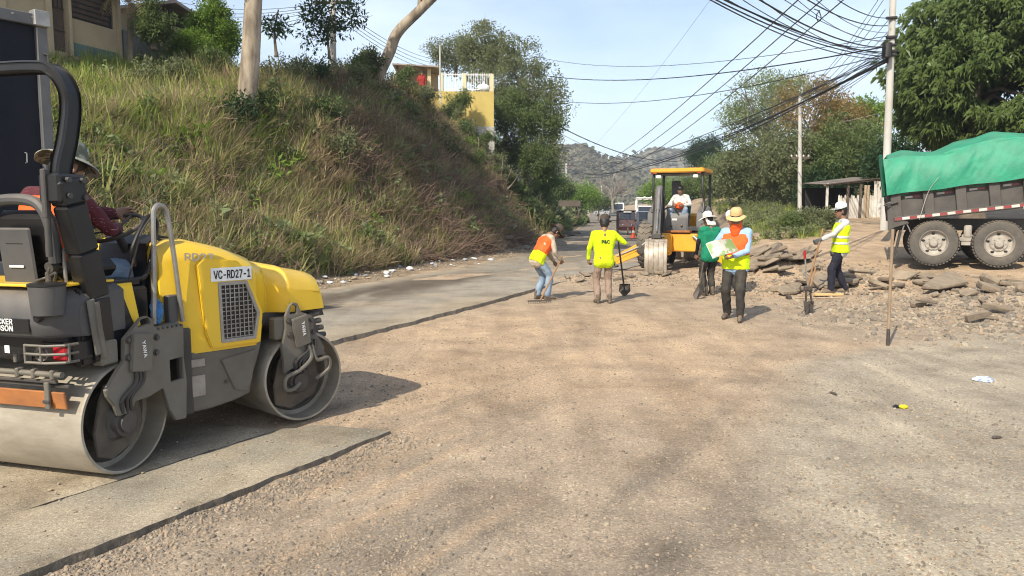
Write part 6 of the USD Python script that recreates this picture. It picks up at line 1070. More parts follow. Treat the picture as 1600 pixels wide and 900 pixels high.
for k, (u, v, Y) in enumerate([(738, 232, 44.6), (757, 226, 44.8), (770, 246, 44.6), (722, 205, 44.6), (745, 262, 44.2), (780, 270, 44.4), (706, 178, 44.6), (715, 160, 45)]):
    c = at(u, v, Y); tree('shrub', ['shrub covering the left of the grey footing of the yellow wall', 'shrub covering the middle of the grey footing of the yellow wall', 'shrub at the right corner of the grey footing', 'shrub in front of the lower left part of the yellow wall', 'shrub on the slope below the grey footing', 'shrub right of the bare stems below the yellow wall', 'shrub before the left edge of the yellow wall', 'shrub under the left end of the white railing'][k], c - V(0, 0, .9), [c - V(0, 0, .9), c - V(0, 0, .2), c + V(.05, 0, .2)], .04, [(c, V(.85, .6, .55)), (c + V(.4, 0, .3), V(.5, .4, .4))], 60, .32, 36, .13, ['leaf_olive', 'leaf_green', 'leaf_olive'][k % 3], 'bark_dark', 400 + k, 5, cat='shrub', shell=.2)
# grass at the foot of the trees on the right, and weeds by the shed
g = np.random.default_rng(23); n = 4200; A = g.uniform(0, 1, n); Y = g.uniform(22, 60, n); X = np.interp(Y, [22, 30, 60], [11.5, 11.0, 17]) + g.normal(0, 1, n) * np.interp(Y, [22, 60], [1.2, 6]) + A * 2
k = (meshkit.fbm(P2(X, Y, .35), 3, 24) > .44) & (X > xr(Y) + 2.5) & ~((X / Y > .415) & (Y < 34)) & ~((X / Y > .33) & (Y < 26)); X, Y = X[k], Y[k]
scatter('roadside_grass', [(tussock(41, 30, .55, .022, .22, .7), 'grass_green'), (tussock(42, 30, .5, .022, .22, .8), 'grass_olive'), (weed(43), 'leaf_olive')], np.stack([X, Y, H(X, Y) - .03], 1), g.uniform(.45, .95, len(X)), None, label='green and dry grass along the right roadside under the trees', seed=9, cat='grass')
for k, (u, v, ru, rv, lab) in enumerate([(1262, 342, 26, 17, 'low rounded green bush right of the leaning pole by the roadside'), (1232, 348, 20, 12, 'small low bush at the left end of the roadside weeds'), (1288, 338, 18, 14, 'low bush beside the pale boards of the shed')]):
    c = at(u, v, 29); c[2] = max(c[2], float(H(c[0], c[1])) + .15); tree('bush', lab, V(c[0], c[1], float(H(c[0], c[1]))), [V(c[0], c[1], float(H(c[0], c[1]))), c, c + V(0, 0, .2)], .03, [E(u, v, 29, ru, rv), E(u + 8, v + 4, 28.6, ru * .7, rv * .7)], 120, .22, 40, .10, 'leaf_olive' if k != 1 else 'leaf_green', 'bark_dark', 300 + k, 5, cat='bush', shell=.2)
P_, g = spots(2600, 99, s_of(45), s_of(110), .0, 9.0, lambda p, s, w: .9 + 0 * w)
scatter('far_weeds', [(weed(51, 40, .4, .2), 'leaf_green'), (weed(52, 40, .4, .2), 'leaf_olive'), (tussock(53, 30, .7, .03, .3, .8), 'grass_olive')], P_, g.uniform(1.2, 2.6, len(P_)), None, label='weeds on the far end of the bank', seed=10, cat='weeds')
# ---------------------------------------------------------------- houses, sheds, poles and wires
# house at the upper left: its wall runs along local -x from the corner, local -y faces the road
hz = 6.45; house = thing('house', 'beige house with barred windows and brown door above the bank', 'house', (-12.8, 25, hz), math.degrees(math.atan2(.95, .33)))
wallp = sbox(-11, -3, 0, 4.2)
for q in (sbox(-1.82, 1.10, -.24, 3.1), sbox(-2.49, .02, -1.94, 2.7), sbox(-3.75, 1.42, -2.98, 2.8), sbox(-5.6, 1.42, -4.4, 2.8), sbox(-8.6, 1.1, -6.6, 2.8)): wallp = wallp.difference(q)
side(MB(), wallp, .10, .20, 0).build('wall', 'wall_beige', house); MB().box((-.10, 3.0, .6), (.2, 5.6, 7.2), .005).build('wall', 'wall_beige', house); MB().box((-5.5, 5.9, .6), (10.6, .2, 7.2), .005).build('wall', 'wall_beige', house)
side(MB(), sbox(-1.94, -.02, -.02, .38), -.006, .014, 0).build('painted_base', 'wall_teal', house)
for x in (-1.88, -2.58, -.05, -4.0, -6.0): MB().box((x, -.04, 1.0), (.11 if x > -2 else .2, .09, 6.3), .008).build('pillar', 'wall_beige', house)
MB().box((-5.5, 2.9, 4.28), (11.8, 7.0, .16), .02).build('roof', 'roof_tile', house)
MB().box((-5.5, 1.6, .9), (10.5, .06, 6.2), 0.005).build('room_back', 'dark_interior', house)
w1 = MB().box((-1.03, .12, 2.1), (1.58, .03, 2.0), .004).build('window', 'door_brown', house)
for k in range(13): MB().box((-1.03, .06, 1.18 + .155 * k), (1.58, .025, .035), .004).build('slat', 'iron_bar', w1)
for x in (-1.79, -.27): MB().box((x, .05, 2.1), (.05, .05, 2.0), .006).build('window_frame', 'iron_bar', w1)
d1 = MB().box((-2.215, .14, 1.35), (.54, .04, 2.66), .008).build('door', 'door_brown', house)
for k in range(4): MB().box((-2.42 + .135 * k, .09, 1.95), (.02, .02, 1.3), .003).build('door_bar', 'iron_bar', d1)
for z in (.65, 1.3, 1.95, 2.55): MB().box((-2.215, .09, z), (.52, .02, .025), .003).build('door_bar', 'iron_bar', d1)
for (a, b) in ((-3.75, -2.98), (-5.6, -4.4), (-8.6, -6.6)):
    w2 = MB().box(((a + b) / 2, .14, 2.1), (b - a, .03, 1.38), .004).build('window', 'glass_dark', house); n = int((b - a) / .11)
    for k in range(n): MB().cyl((a + .06 + .11 * k, .02, 1.42), (a + .06 + .11 * k, .02, 2.8), .010, n=6).build('window_bar', 'iron_bar', w2)
    MB().box(((a + b) / 2, .0, 1.38), (b - a + .15, .16, .07), .01).build('window_sill', 'wall_cream', w2)
gw = thing('boundary_wall', 'low grey block wall sloping away right of the beige house', 'wall', (-12.78, 25.05, 5.2), math.degrees(math.atan2(.95, .33)))
m = MB(); side(m, [(.02, -1), (.02, 2.42), (1.7, 2.20), (4.6, 1.72), (4.6, -1)], .02, .18, .008); m.build('wall', 'wall_grey', gw)
MB().box((.75, -.12, 1.72), (.42, .14, .045), .008).build('ledge', 'concrete', gw); MB().box((.62, -.10, 1.83), (.04, .05, .18), .008).build('tap', 'bare_steel', gw); MB().box((1.0, -.085, 1.45), (.5, .03, .03), .006).build('ledge', 'wall_grey', gw)
c = at(268, 38, 29); hb = thing('back_house', 'small house with a dark gable roof behind the garden trees', 'house', (c[0], c[1], 6.2), 60); MB().box((0, 2, 1.2), (4.5, 4, 2.6), .01).build('wall', 'wall_beige', hb); side(MB(), [(-2.8, 2.4), (0, 3.3), (2.8, 2.4), (2.8, 2.5), (0, 3.42), (-2.8, 2.5)], 2, 4.6, 0).build('roof', 'tin_roof', hb)
# yellow terrace
ya, yb = at(672, 210, 46), at(772, 210, 46); w_ = yb[0] - ya[0]; yh = thing('yellow_house', 'yellow walled terrace with white railing standing on the far bank', 'house', (ya[0], 46, ya[2]), 4)
zt = at(772, 142, 46)[2] - ya[2]; zm = at(772, 197, 46)[2] - ya[2]
MB().box((w_ / 2, 2, zm / 2 - 1.5), (w_ + .06, 4, zm + 3), .01).build('foundation', 'concrete', yh); MB().box((w_ / 2, 2, (zm + zt) / 2), (w_, 3.94, zt - zm), .01).build('wall', 'wall_yellow', yh)
rl = at(772, 114, 46)[2] - ya[2] - zt
for x in (w_ * .54, w_ - .12, w_ * .18): MB().box((x, .12, zt + rl / 2), (.22, .22, rl), .01).build('railing_post', 'wall_cream', yh)
for x0, x1 in ((w_ * .20, w_ * .52), (w_ * .56, w_ - .24)):
    rp_ = MB().box(((x0 + x1) / 2, .12, zt + rl - .06), (x1 - x0, .05, .05), .006).build('railing', 'white_paint', yh); MB().box(((x0 + x1) / 2, .12, zt + .12), (x1 - x0, .05, .05), .006).build('rail', 'white_paint', rp_); n = int((x1 - x0) / .125)
    for k in range(n): x = x0 + .06 + (x1 - x0 - .1) * k / (n - 1); MB().cyl((x, .12, zt + .02), (x, .12, zt + rl + .06), .018, n=6).build('railing_bar', 'white_paint', rp_)
    for y in (1.2, 2.4): MB().cyl((w_ - .12, y, zt), (w_ - .12, y, zt + rl), .018, n=6).build('railing_bar', 'white_paint', rp_)
g_ = trimesh.creation.icosphere(2); MB(rotz(4), V(ya[0], 46, ya[2])).add(g_.vertices * (.8 + .4 * meshkit.noise(g_.vertices * 3, 3)[:, None]) * V(.34, .16, .22) + V(w_ - .62, .1, zt + .26), g_.faces).build('white_sack', 'plate_white', None, 60, label='white cloth sack hanging on the right end of the white railing', cat='sack')
sa = at(618, 118, 48); sh_ = thing('roof_shed', 'small open shed with flat tin roof left of the white railing', 'shed', (sa[0], 48, sa[2]), 3); sw = at(682, 104, 48)[0] - sa[0]
MB().box((sw / 2, .8, at(650, 104, 48)[2] - sa[2]), (sw + .3, 2.6, .10), .01, roty(3)).build('roof', 'tin_roof', sh_); MB().box((sw / 2, 1.9, -.6), (sw, .1, 2.6), .01).build('wall', 'wall_beige', sh_); MB().box((sw - .48, .1, -.55), (.22, .22, 2.25), .01).build('post', 'wall_cream', sh_); MB().box((.1, .1, -.55), (.16, .16, 2.2), .01).build('post', 'old_wood', sh_)
p = at(659, 122, 47.6); person('person in red shirt standing under the small shed roof on the bank', p - V(0, 0, 1.25), 185, 1.68, shirt='shirt_red', trousers='trousers_black', head=(20, 5), hands=((-.25, .1, .85), (.26, .12, .9)), seed=31)
c = at(688, 140, 44); pp = thing('steel_post', 'thin pale steel post beside the white railing', 'post', c - V(0, 0, .8)); MB().cyl((0, 0, 0), (0, 0, at(688, 70, 44)[2] - c[2] + .8), .045, n=8).build('shaft', 'pole_concrete', pp); MB().box((0, 0, .4), (.2, .2, .06), .01).build('base', 'concrete', pp)
# tin shed on the right
c = at(1284, 340, 33.5); gz_ = float(H(c[0], c[1])); ts = thing('tin_shed', 'open shed with sloping tin roof and pale board fence by the roadside', 'shed', (c[0], c[1], gz_), -6); W_ = at(1378, 340, 33)[0] - c[0]
z1, z2 = at(1284, 290, 33.5)[2] - gz_, at(1378, 279, 33)[2] - gz_; a = math.degrees(math.atan2(z2 - z1, W_))
for k in range(12):
    x = (k + .5) * W_ / 12; m = MB(); n = 9; xs = np.linspace(-.5, .5, n) * W_ / 11.5; ys2 = np.array([-.5, 3.6]); X, Yq = np.meshgrid(xs, ys2, indexing='ij'); Zq = z1 + (z2 - z1) * (x + X) / W_ + .018 * np.cos(X / (W_ / 12) * 4 * np.pi) + .05 + .05 * Yq
    i = np.arange(n - 1) * 2; f = np.vstack([np.stack([i, i + 2, i + 3], 1), np.stack([i, i + 3, i + 1], 1)]); v = np.stack([x + X, Yq, Zq], -1).reshape(-1, 3); m.add(v, f); m.add(v - V(0, 0, .006), f[:, ::-1]); m.build('roof_sheet', 'tin_roof', ts, True)
MB().beam((-.1, -.42, z1 + .0), (W_ + .1, -.42, z2 + .0), .05, .10).build('roof_beam', 'old_wood', ts)
for x in (.1, W_ * .40, W_ * .62, W_ - .1): MB().box((x, -.3, z1 / 2 - .15), (.10, .10, z1 + .5), .01).build('post', 'old_wood' if x > .2 else 'tin_white', ts)
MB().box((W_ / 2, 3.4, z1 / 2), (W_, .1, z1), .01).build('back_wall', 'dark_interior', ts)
zb_, zq = at(1330, 336, 33)[2] - gz_, at(1330, 304, 33)[2] - gz_
for k in range(17):
    x = W_ * .24 + k * W_ * .62 / 17; m = MB(); hq = zq - .05 * (k % 3) + .03 * math.sin(k * 2.1); side(m, [(x, .05), (x + W_ * .034, .05), (x + W_ * .034, hq - .06), (x + W_ * .017, hq), (x, hq - .06)], -.25 + .012 * (k % 2), .022, 0); m.build('fence_board', 'tin_white', ts)
MB().box((W_ * .55, -.22, .62), (W_ * .64, .04, .07), .006).build('fence_rail', 'old_wood', ts)
for k in range(3): MB().box((W_ - .34 + .16 * k, -.42 - .006 * (k % 2), z2 / 2 - .05), (.15, .02, z2 - .15), .004).build('wall_sheet', 'tin_white', ts)
for k in range(2): MB().box((W_ - .75 + .12 * k, -.36, .75), (.10, .03, 1.5), .006).build('wall_board', 'pole_wood', ts)
# wooden shelter far down the road
c = at(876, 341, 82); c[2] = max(c[2], float(H(c[0], c[1])) - .1); sl = thing('shelter', 'dark wooden roadside shelter far down the road on the left', 'shelter', c, 5); W_ = 30 / FOC * 82; h_ = 28 / FOC * 82
MB().box((W_ / 2, .8, h_ * .80), (W_ * 1.06, 2.0, h_ * .34), .04).build('roof', 'old_wood', sl)
for x in (.12, W_ - .12):
    for y in (.1, 1.6): MB().box((x, y, h_ * .35), (.16, .16, h_ * .7), .01).build('post', 'old_wood', sl)
MB().box((W_ / 2, .3, h_ * .16), (W_ * .9, .8, h_ * .26), .02).build('counter', 'old_wood', sl)
# poles
def upole(name, label, u, v, Y, vt, r0, r1, material, arms=(), n=14, lean=0.0, sink=.3):
    b = at(u, v, Y); b[2] = min(b[2], 99); t_ = at(u + lean, vt, Y); t = thing(name, label, 'utility pole', b - V(0, 0, sink)); m = MB(None, -(b - V(0, 0, sink))); m.cyl(b - V(0, 0, sink), t_, r0, r1, n); m.build('shaft', material, t, 60)
    for vz, w in arms: z = at(u + lean * .7, vz, Y) - b + V(0, 0, sink); MB().box(z, (w, .09, .10), .01).build('crossarm', 'old_wood', t); [MB().lathe(z + V(s * w * .45, 0, .05), EZ, [(0, .03), (.05, .045), (.09, .03), (.12, .0001)], 10).build('insulator', 'tin_white', t) for s in (-1, -.4, .4, 1)]
    return t, b, t_
pR, pb, pt_ = upole('utility_pole', 'tall pale concrete utility pole standing left of the dump truck', 1382, 345, 23.5, -70, .128, .095, 'pole_concrete', [(-40, 1.6)], 8, 16)
o = pb - V(0, 0, .3)
for v_, r in ((82, .05), (72, .04), (60, .05), (30, .045), (88, .04)): MB(None, -o).cyl(at(1390, v_, 23.5) + V(-.16, -.12, 0), at(1390, v_, 23.5) + V(.16, -.12, .02), r, n=10).build('clamp', 'iron_bar', pR)
m = MB(None, -o); m.lathe(at(1386, 78, 23.2), EZ, [(-.22, .0001), (-.22, .14), (.2, .14), (.22, .0001)], 16); m.build('splice_box', 'iron_bar', pR)
upole('utility_pole', 'slim tan pole with short side arm in front of the thicket', 1250, 328, 36, 148, .105, .075, 'pole_concrete', [(247, .9)])
upole('utility_pole', 'grey pole rising behind the feathery sapling on the bank', 520, 110, 31, -40, .14, .10, 'pole_concrete', [(4, 1.5)])
upole('utility_pole', 'far thin pole with crossarm rising beside the wooden shelter', 885, 345, 95, 254, .17, .12, 'pole_concrete', [(258, 2.4)])
upole('utility_pole', 'thin distant pole among the yellow green trees, nearer the shelter', 919, 335, 140, 284, .16, .11, 'pole_concrete'); upole('utility_pole', 'thin distant pole next to the leafless pale tree', 940, 335, 150, 290, .16, .11, 'pole_concrete')
# wires
def wire(a, b, sag, r, label, group):
    a, b = np.asarray(a, float), np.asarray(b, float); t = np.linspace(0, 1, 26)[:, None]; p = a + (b - a) * t; p[:, 2:] -= sag * 4 * t * (1 - t); m = MB(None, -a).tube(p, r, 5)
    x = thing('power_cable', label, 'cable', a, 0, group); m.build('strand', 'cable_black', x, True)
g = np.random.default_rng(12); Pq = lambda v, du=0: at(1387 + du, v, 23.4)
A = ('black cable of the thick bundle from the concrete pole to the top of the sky', 'cables from the concrete pole up to the left')
for (u0, v1, y0, s, r) in ((1092, 88, 13, .25, .014), (1104, 84, 13, .2, .017), (1112, 80, 13.4, .3, .010), (1165, 74, 13, .25, .016), (1172, 82, 13.5, .35, .009), (1205, 66, 14, .2, .008), (1240, 40, 15, .2, .014), (1230, 62, 14, .3, .007), (1290, 28, 16, .15, .012), (1140, 70, 13.6, .4, .009), (1085, 92, 12.8, .3, .012), (1260, 50, 15.5, .25, .008)): wire(at(u0, -14, y0), Pq(v1), s, r, *A)
B = ('thin cable running steeply from the top of the sky down to the far poles', 'thin cables running down to the far poles')
for (u0, y0, u1, v1, s) in ((1262, 12, 884, 258, 1.6), (1300, 12.5, 886, 259, 1.9), (1334, 13, 888, 258, 2.3), (1120, 30, 884, 262, 1.0)): wire(at(u0, -14, y0), at(u1, v1, 95), s, .011 if u0 > 1200 else .006, {1262: 'leftmost of the three steep cables running down to the far poles', 1300: 'middle one of the three steep cables running down to the far poles', 1334: 'rightmost of the three steep cables running down to the far poles', 1120: 'very thin faint cable falling alone through the left of the open sky'}[u0], B[1])
C_ = ('nearly level cable crossing the sky from the left trees to the concrete pole', 'level cables crossing the sky')
for (u0, v0, y0, v1, s, r) in ((820, 84, 55, 56, .9, .012), (820, 112, 55, 72, .8, .022), (820, 148, 55, 84, 1.0, .015)): wire(at(u0, v0, y0), Pq(v1), s, r, {84: 'uppermost', 112: 'middle and thickest', 148: 'lowest'}[v0] + ' of the three nearly level cables crossing the open sky', C_[1])
D_ = ('sagging black cable from the concrete pole towards the wooden shelter', 'sagging cables along the road')
for (u1, v1, y1, v0, s, r) in ((884, 262, 95, 92, 1.9, .030), (885, 268, 95, 96, 1.5, .030), (884, 258, 95, 88, 1.2, .016), (900, 262, 95, 85, 1.0, .013), (920, 262, 120, 82, 1.6, .013), (1000, 246, 95, 90, 1.3, .02), (1060, 232, 80, 86, .9, .014), (1090, 225, 80, 94, 1.1, .012), (960, 255, 100, 78, 1.1, .012), (1110, 214, 75, 76, .8, .010)): wire(Pq(v0), at(u1, v1, y1), s, r, *D_)
F_ = ('taut cable from the concrete pole to the slim tan pole', 'cables between the concrete and the tan pole')
for (v0, v1, u1, du) in ((-10, 152, 1250, 0), (30, 156, 1252, 2), (60, 160, 1249, 0), (78, 165, 1250, -2), (-30, 150, 1251, 4), (45, 154, 1251, 5), (15, 158, 1250, -4), (88, 168, 1249, 3)): wire(Pq(v0, du), at(u1, v1, 36), .35, .010, *F_)
E_ = ('cable slanting down from the leaves of the left tree to the far roadside', 'cables by the left tree')
for (v0, v1, s, r) in ((190, 250, 1.0, .035), (200, 254, 1.2, .014)): wire(at(860, v0, 50), at(1075, v1, 85), s, r, ('thick' if r > .02 else 'thin') + ' cable slanting down from the leaves of the left tree to the far roadside', E_[1])
G_ = ('cable from the grey pole behind the sapling to the upper left', 'cables left of the grey pole')
for (v0, v1) in ((-6, 2), (12, 8), (22, 12), (40, 16), (52, 20), (5, 5)): wire(at(240, v0, 36), at(520, v1, 31), .45, .011, *G_)
I_ = ('cable from the grey pole falling behind the leaning tree', 'cables right of the grey pole')
for (v1, v0) in ((92, 4), (98, 10), (104, 16), (110, 22)): wire(at(520, v0, 31), at(712, v1, 60), .8, .013, *I_)
m_ = thing('wire_loop', 'short loose loop of wire hanging from the cables near the pole', 'wire', at(1278, 15, 18)); o = at(1278, 15, 18); MB(None, -o).tube([at(1272, 14, 18), at(1280, 18, 18), at(1283, 30, 18), at(1278, 33, 18), at(1276, 24, 18), at(1281, 16, 18)], .012, 5, 5).build('strand', 'cable_black', m_)

# ---------------------------------------------------------------- rubble, stones, tools, litter
mat('asphalt_chunk', (0.215, 0.168, 0.12), (0.125, 0.10, 0.074), 5, rough=0.95, bump=.8, bscale=40, dust=.85, dust_c=(.36, .28, .19)); mat('stone_tan', (0.33, 0.25, 0.17), (0.25, 0.19, 0.13), 9, rough=.95, bump=.3, world=True); mat('stone_grey', (0.22, 0.185, 0.145), (0.13, 0.11, 0.085), 9, rough=.95, bump=.3, world=True); mat('stone_pale', (0.34, 0.285, 0.21), None, 9, rough=.95, world=True)
def chunk(seed, n=7):
    g = np.random.default_rng(seed); a = np.sort(g.uniform(0, 2 * np.pi, n)) + g.normal(0, .05, n); r = g.uniform(.75, 1.15, n); top = np.column_stack([np.cos(a) * r, np.sin(a) * r, np.full(n, .5) + g.normal(0, .10, n)]); mid = top * V(1.07, 1.07, 0) + g.normal(0, .05, (n, 3)); bot = np.column_stack([np.cos(a) * r * .93, np.sin(a) * r * .93, np.full(n, -.5)]); h = trimesh.convex.convex_hull(np.vstack([top, mid, bot])); return np.array(h.vertices), np.array(h.faces)
CH = [chunk(s, 5 + s % 4) for s in range(12)]
def asphalt(x, y, L, W, T, tilt, tdir, yaw, label, group, lift=0.0, k=None):
    v, f = CH[(k if k is not None else int(abs(x * 977 + y * 613))) % 12]; R = rotz(tdir) @ rotx(tilt) @ rotz(yaw - tdir); p = V(x, y, float(H(x, y)) + lift * .8 + T * .15)
    obj('asphalt_chunk', (v * V(L / 2, W / 2, T * (.55 + .6 * ((x * 7.3) % 1))) @ R.T + p, f), 'asphalt_chunk', None, False, label=label, cat='asphalt slab', group=group)
g = np.random.default_rng(41)
for k in range(24):
    t = g.uniform(-1, 1); asphalt(6.55 + t * .75 + g.normal(0, .12), 18.6 + g.normal(0, .28) - .35 * (k % 3), g.uniform(.5, 1.05), g.uniform(.4, .7), g.uniform(.06, .10), 24 + g.normal(0, 9), -70 + g.normal(0, 18), g.uniform(0, 360), 'broken asphalt slab leaning in the heap right of the backhoe', 'asphalt slabs heaped beside the backhoe', .05 + .30 * max(0, 1 - abs(t)) * g.uniform(.2, 1.2))
for k in range(34):
    xx = g.uniform(5.5, 9.2); yy = (15.75 if 6.0 < xx < 7.6 else 15.2) + abs(g.normal(0, .5))
    asphalt(xx, yy, g.uniform(.35, .85), g.uniform(.3, .55), g.uniform(.06, .11), g.normal(12, 10), g.uniform(0, 360), g.uniform(0, 360), 'broken asphalt slab lying around the feet of the worker in white cap', 'asphalt slabs by the worker in white cap', g.uniform(0, .12))
for k in range(85):
    x, y = g.normal(10.2, 1.5), g.normal(12.8, 1.15); s = g.choice([.22, .3, .42, .6], p=[.3, .35, .25, .1])
    if y < 10.2 or x < 6.8: continue
    asphalt(x, y, s * g.uniform(.8, 1.5), s * g.uniform(.6, 1), s * g.uniform(.16, .34), g.normal(16, 16), g.uniform(0, 360), g.uniform(0, 360), 'broken asphalt chunk in the big rubble pile before the dump truck', 'asphalt chunks in the right rubble pile', g.uniform(0, .14))
a_, b_ = gph(1425, 470), gph(1530, 438); c = (a_ + b_) / 2; asphalt(c[0], c[1], 1.95, .62, .10, 14, 20, math.degrees(math.atan2(b_[1] - a_[1], b_[0] - a_[0])), 'long flat asphalt slab sloping across the front of the rubble pile', None, .16, 3)
for (u, v, L) in ((1480, 425, 1.1), (1575, 425, .9), (1350, 452, .8), (1555, 492, .45), (1525, 505, .4), (1590, 470, .6), (1445, 480, .4)): p = gph(u, v); asphalt(p[0], p[1], L, L * .55, .10, g.normal(10, 8), g.uniform(0, 360), g.uniform(-20, 40), 'larger asphalt slab lying on the right rubble pile', 'larger slabs on the rubble pile', .12)
for k in range(12): x = g.uniform(1.2, 4.2); asphalt(x, 18.7 + .2 * (x - 2.5) + g.normal(0, .2), g.uniform(.2, .5), g.uniform(.15, .35), g.uniform(.05, .1), g.normal(10, 14), g.uniform(0, 360), g.uniform(0, 360), 'dark asphalt lump along the dug edge between the men and the backhoe', 'asphalt lumps along the dug edge', .03)
def stone(seed, flat=.65):
    s = trimesh.creation.icosphere(subdivisions=1 if seed % 2 else 0); v = np.array(s.vertices); d = np.random.default_rng(seed); v = v * (0.7 + .6 * meshkit.noise(v * 1.7 + seed * 5, seed)[:, None]) * V(1, d.uniform(.6, 1), flat); return v, np.array(s.faces)
def cast(n, seed, gen, lo, hi, keep=None, name='gravel', label='', power=3.6):
    g = np.random.default_rng(seed); x, y = gen(g, n); k = np.ones(n, bool) if keep is None else g.uniform(size=n) < keep(x, y); x, y = x[k], y[k]
    s = lo + (hi - lo) * g.uniform(size=len(x)) ** power; scatter(name, [(stone(seed + i, .55 + .1 * (i % 3)), m) for i, m in enumerate(('stone_tan', 'stone_grey', 'stone_tan', 'stone_pale', 'stone_grey'))], np.stack([x, y, H(x, y) + s * .12], 1), s, None, label=label, tilt=.5, seed=seed, cat='gravel')
def fan(g, n, r0=1.9, r1=16): r = np.exp(g.uniform(np.log(r0), np.log(r1), n)); a = g.uniform(-.62, .66, n); return r * np.sin(a), r * np.cos(a)
onslab = lambda x, y: (x < ed(y) + .03) & (y < 5.8); onroad = lambda x, y: (x < xr(y) + .05)
free_ = lambda x, y: ~onslab(x, y) & ~onroad(x, y)
cast(80000, 501, lambda g, n: fan(g, n, 2.2, 15), .0035, .0125, lambda x, y: free_(x, y) * np.clip(.25 + .9 * sstep(.45, .62, meshkit.fbm(P2(x, y, .9), 3, 61)) - .5 * sstep(.3, 1.2, x - (.9 + .42 * y)), .04, 1), label='loose gravel strewn over the dug road bed')
cast(7000, 502, lambda g, n: fan(g, n, 2.4, 15), .006, .020, lambda x, y: free_(x, y) * np.clip(.12 + .7 * sstep(.5, .66, meshkit.fbm(P2(x, y, .8), 3, 62)) - .4 * sstep(.3, 1.2, x - (.9 + .42 * y)), .02, 1), label='scattered pebbles on the dug road bed')
def along_edge(g, n): y = g.uniform(1.8, 5.6, n); d = np.abs(g.normal(0, .16, n)) + .015; return ed(y) + d, y - d * .4
cast(6500, 503, along_edge, .003, .015, label='crumbled gravel along the broken slab edge')
cast(9000, 504, lambda g, n: (g.normal(8.6, 1.9, n), g.normal(12.2, 1.5, n)), .008, .060, lambda x, y: (x > 4.4) * (y > 9.0 + .1 * (x - 5)) * 1.0, name='rubble', label='broken rubble and gravel of the right pile')
cast(3500, 505, lambda g, n: (g.normal(6.8, 1.4, n), g.normal(16.8, 1.5, n)), .008, .06, lambda x, y: (x > xr(y) + .6) * 1.0, name='rubble', label='small rubble around the asphalt slabs near the backhoe')
cast(2500, 506, lambda g, n: (g.normal(2.6, 1.4, n), 18.6 + g.normal(0, .6, n)), .008, .045, lambda x, y: (x > xr(y) - .3) * 1.0, name='rubble', label='dug earth clods along the far edge of the works')
def pale(g, n): y = g.uniform(2.6, 5.6, n); x = ed(y) - g.uniform(.05, 3.0, n); return x, y
g = np.random.default_rng(77); x, y = pale(g, 420); s = .004 + .013 * g.uniform(size=420) ** 3; scatter('gravel', [(stone(61, .4), 'stone_pale'), (stone(62, .4), 'stone_tan')], np.stack([x, y, np.full(420, .004)], 1), s, None, label='pale stone chips on the pavement slabs', seed=77, cat='gravel')
# tools standing and lying about
p = gph(1387, 540); st_ = thing('wooden_stake', 'wooden stake standing upright in the ground before the dump truck', 'stake', p); MB().cyl((0, 0, -.05), (.0, .02, 1.50), .021, .018, 10).build('shaft', 'grey_wood', st_); MB().cyl((0, 0, -.01), (0, .002, .22), .0225, n=10).build('dark_foot', 'dark_tool', st_)
p = gph(1263, 491); dg = thing('post_hole_digger', 'post hole digger with red topped handle standing in the ground', 'digger', p); hh = .0 + 12.1 / FOC
m = MB(); m.tube([(-.02, 0, .44), (-.07, 0, .75), (-.10, .0, 1.05)], .014, 8, 3); m.build('handle', 'bare_steel', dg); MB().tube([(-.098, 0, .95), (-.105, 0, 1.08)], .022, 8).build('red_grip', 'red_lens', dg); MB().tube([(.0, .0, .44), (.05, .02, .58), (.11, .04, .80)], .016, 8, 3).build('handle', 'tool_wood', dg)
m = MB(); m.box((-.02, 0, .44), (.14, .07, .10), .02); m.cyl((-.02, -.06, .44), (-.02, .06, .44), .03, n=10); m.build('pivot', 'dark_tool', dg)
for s in (-1, 1): m = MB(); m.beam((-.02 + s * .03, 0, .42), (.0 + s * .05, 0, .20), .05, .02); side(m, [(-.05 + s * .05, .22), (.05 + s * .05, .22), (.035 + s * .04, .0), (s * .03, -.05), (-.03 + s * .04, .0)], s * .03, .012, 0); m.build('blade', 'dark_tool', dg)
m = MB(); m.tube([(-.08, -.06, .10), (-.15, -.10, .04), (-.20, -.12, .0)], .008, 5); m.tube([(-.02, -.08, .12), (-.12, -.16, .03), (-.10, -.2, .0)], .007, 5); m.build('wire_tie', 'dark_tool', dg)
def lying(name, label, cat, a, b, r, material, parts): 
    t = thing(name, label, cat, a); d = b - a; MB().cyl((0, 0, r), d + V(0, 0, r), r, n=8).build('handle', material, t); parts(t, unit(d)); return t
lying('pickaxe', 'sledge hammer with pale handle lying on the ground by the slabs', 'hammer', gph(1232, 467), gph(1318, 467), .016, 'pole_wood', lambda t, d: MB().box((0, 0, .035), (.07, .16, .07), .012).build('hammer_head', 'dark_tool', t))
p = (gph(1272, 462) + gph(1316, 464)) / 2; pk = thing('wooden_plank', 'yellowish wooden plank lying beside the feet of the worker in white cap', 'plank', p + V(0, 0, .02), 2); MB().box((0, 0, .02), (.58, .13, .045), .004).build('board', 'straw', pk); MB().box((.1, 0, .044), (.05, .12, .006), .001).build('nail_plate', 'dark_tool', pk)
lying('crowbar', 'dark iron bar lying behind the yellowish plank', 'bar', gph(1316, 461), gph(1374, 461), .014, 'dark_tool', lambda t, d: MB().box((0, 0, .016), (.12, .03, .03), .008).build('chisel_end', 'dark_tool', t))
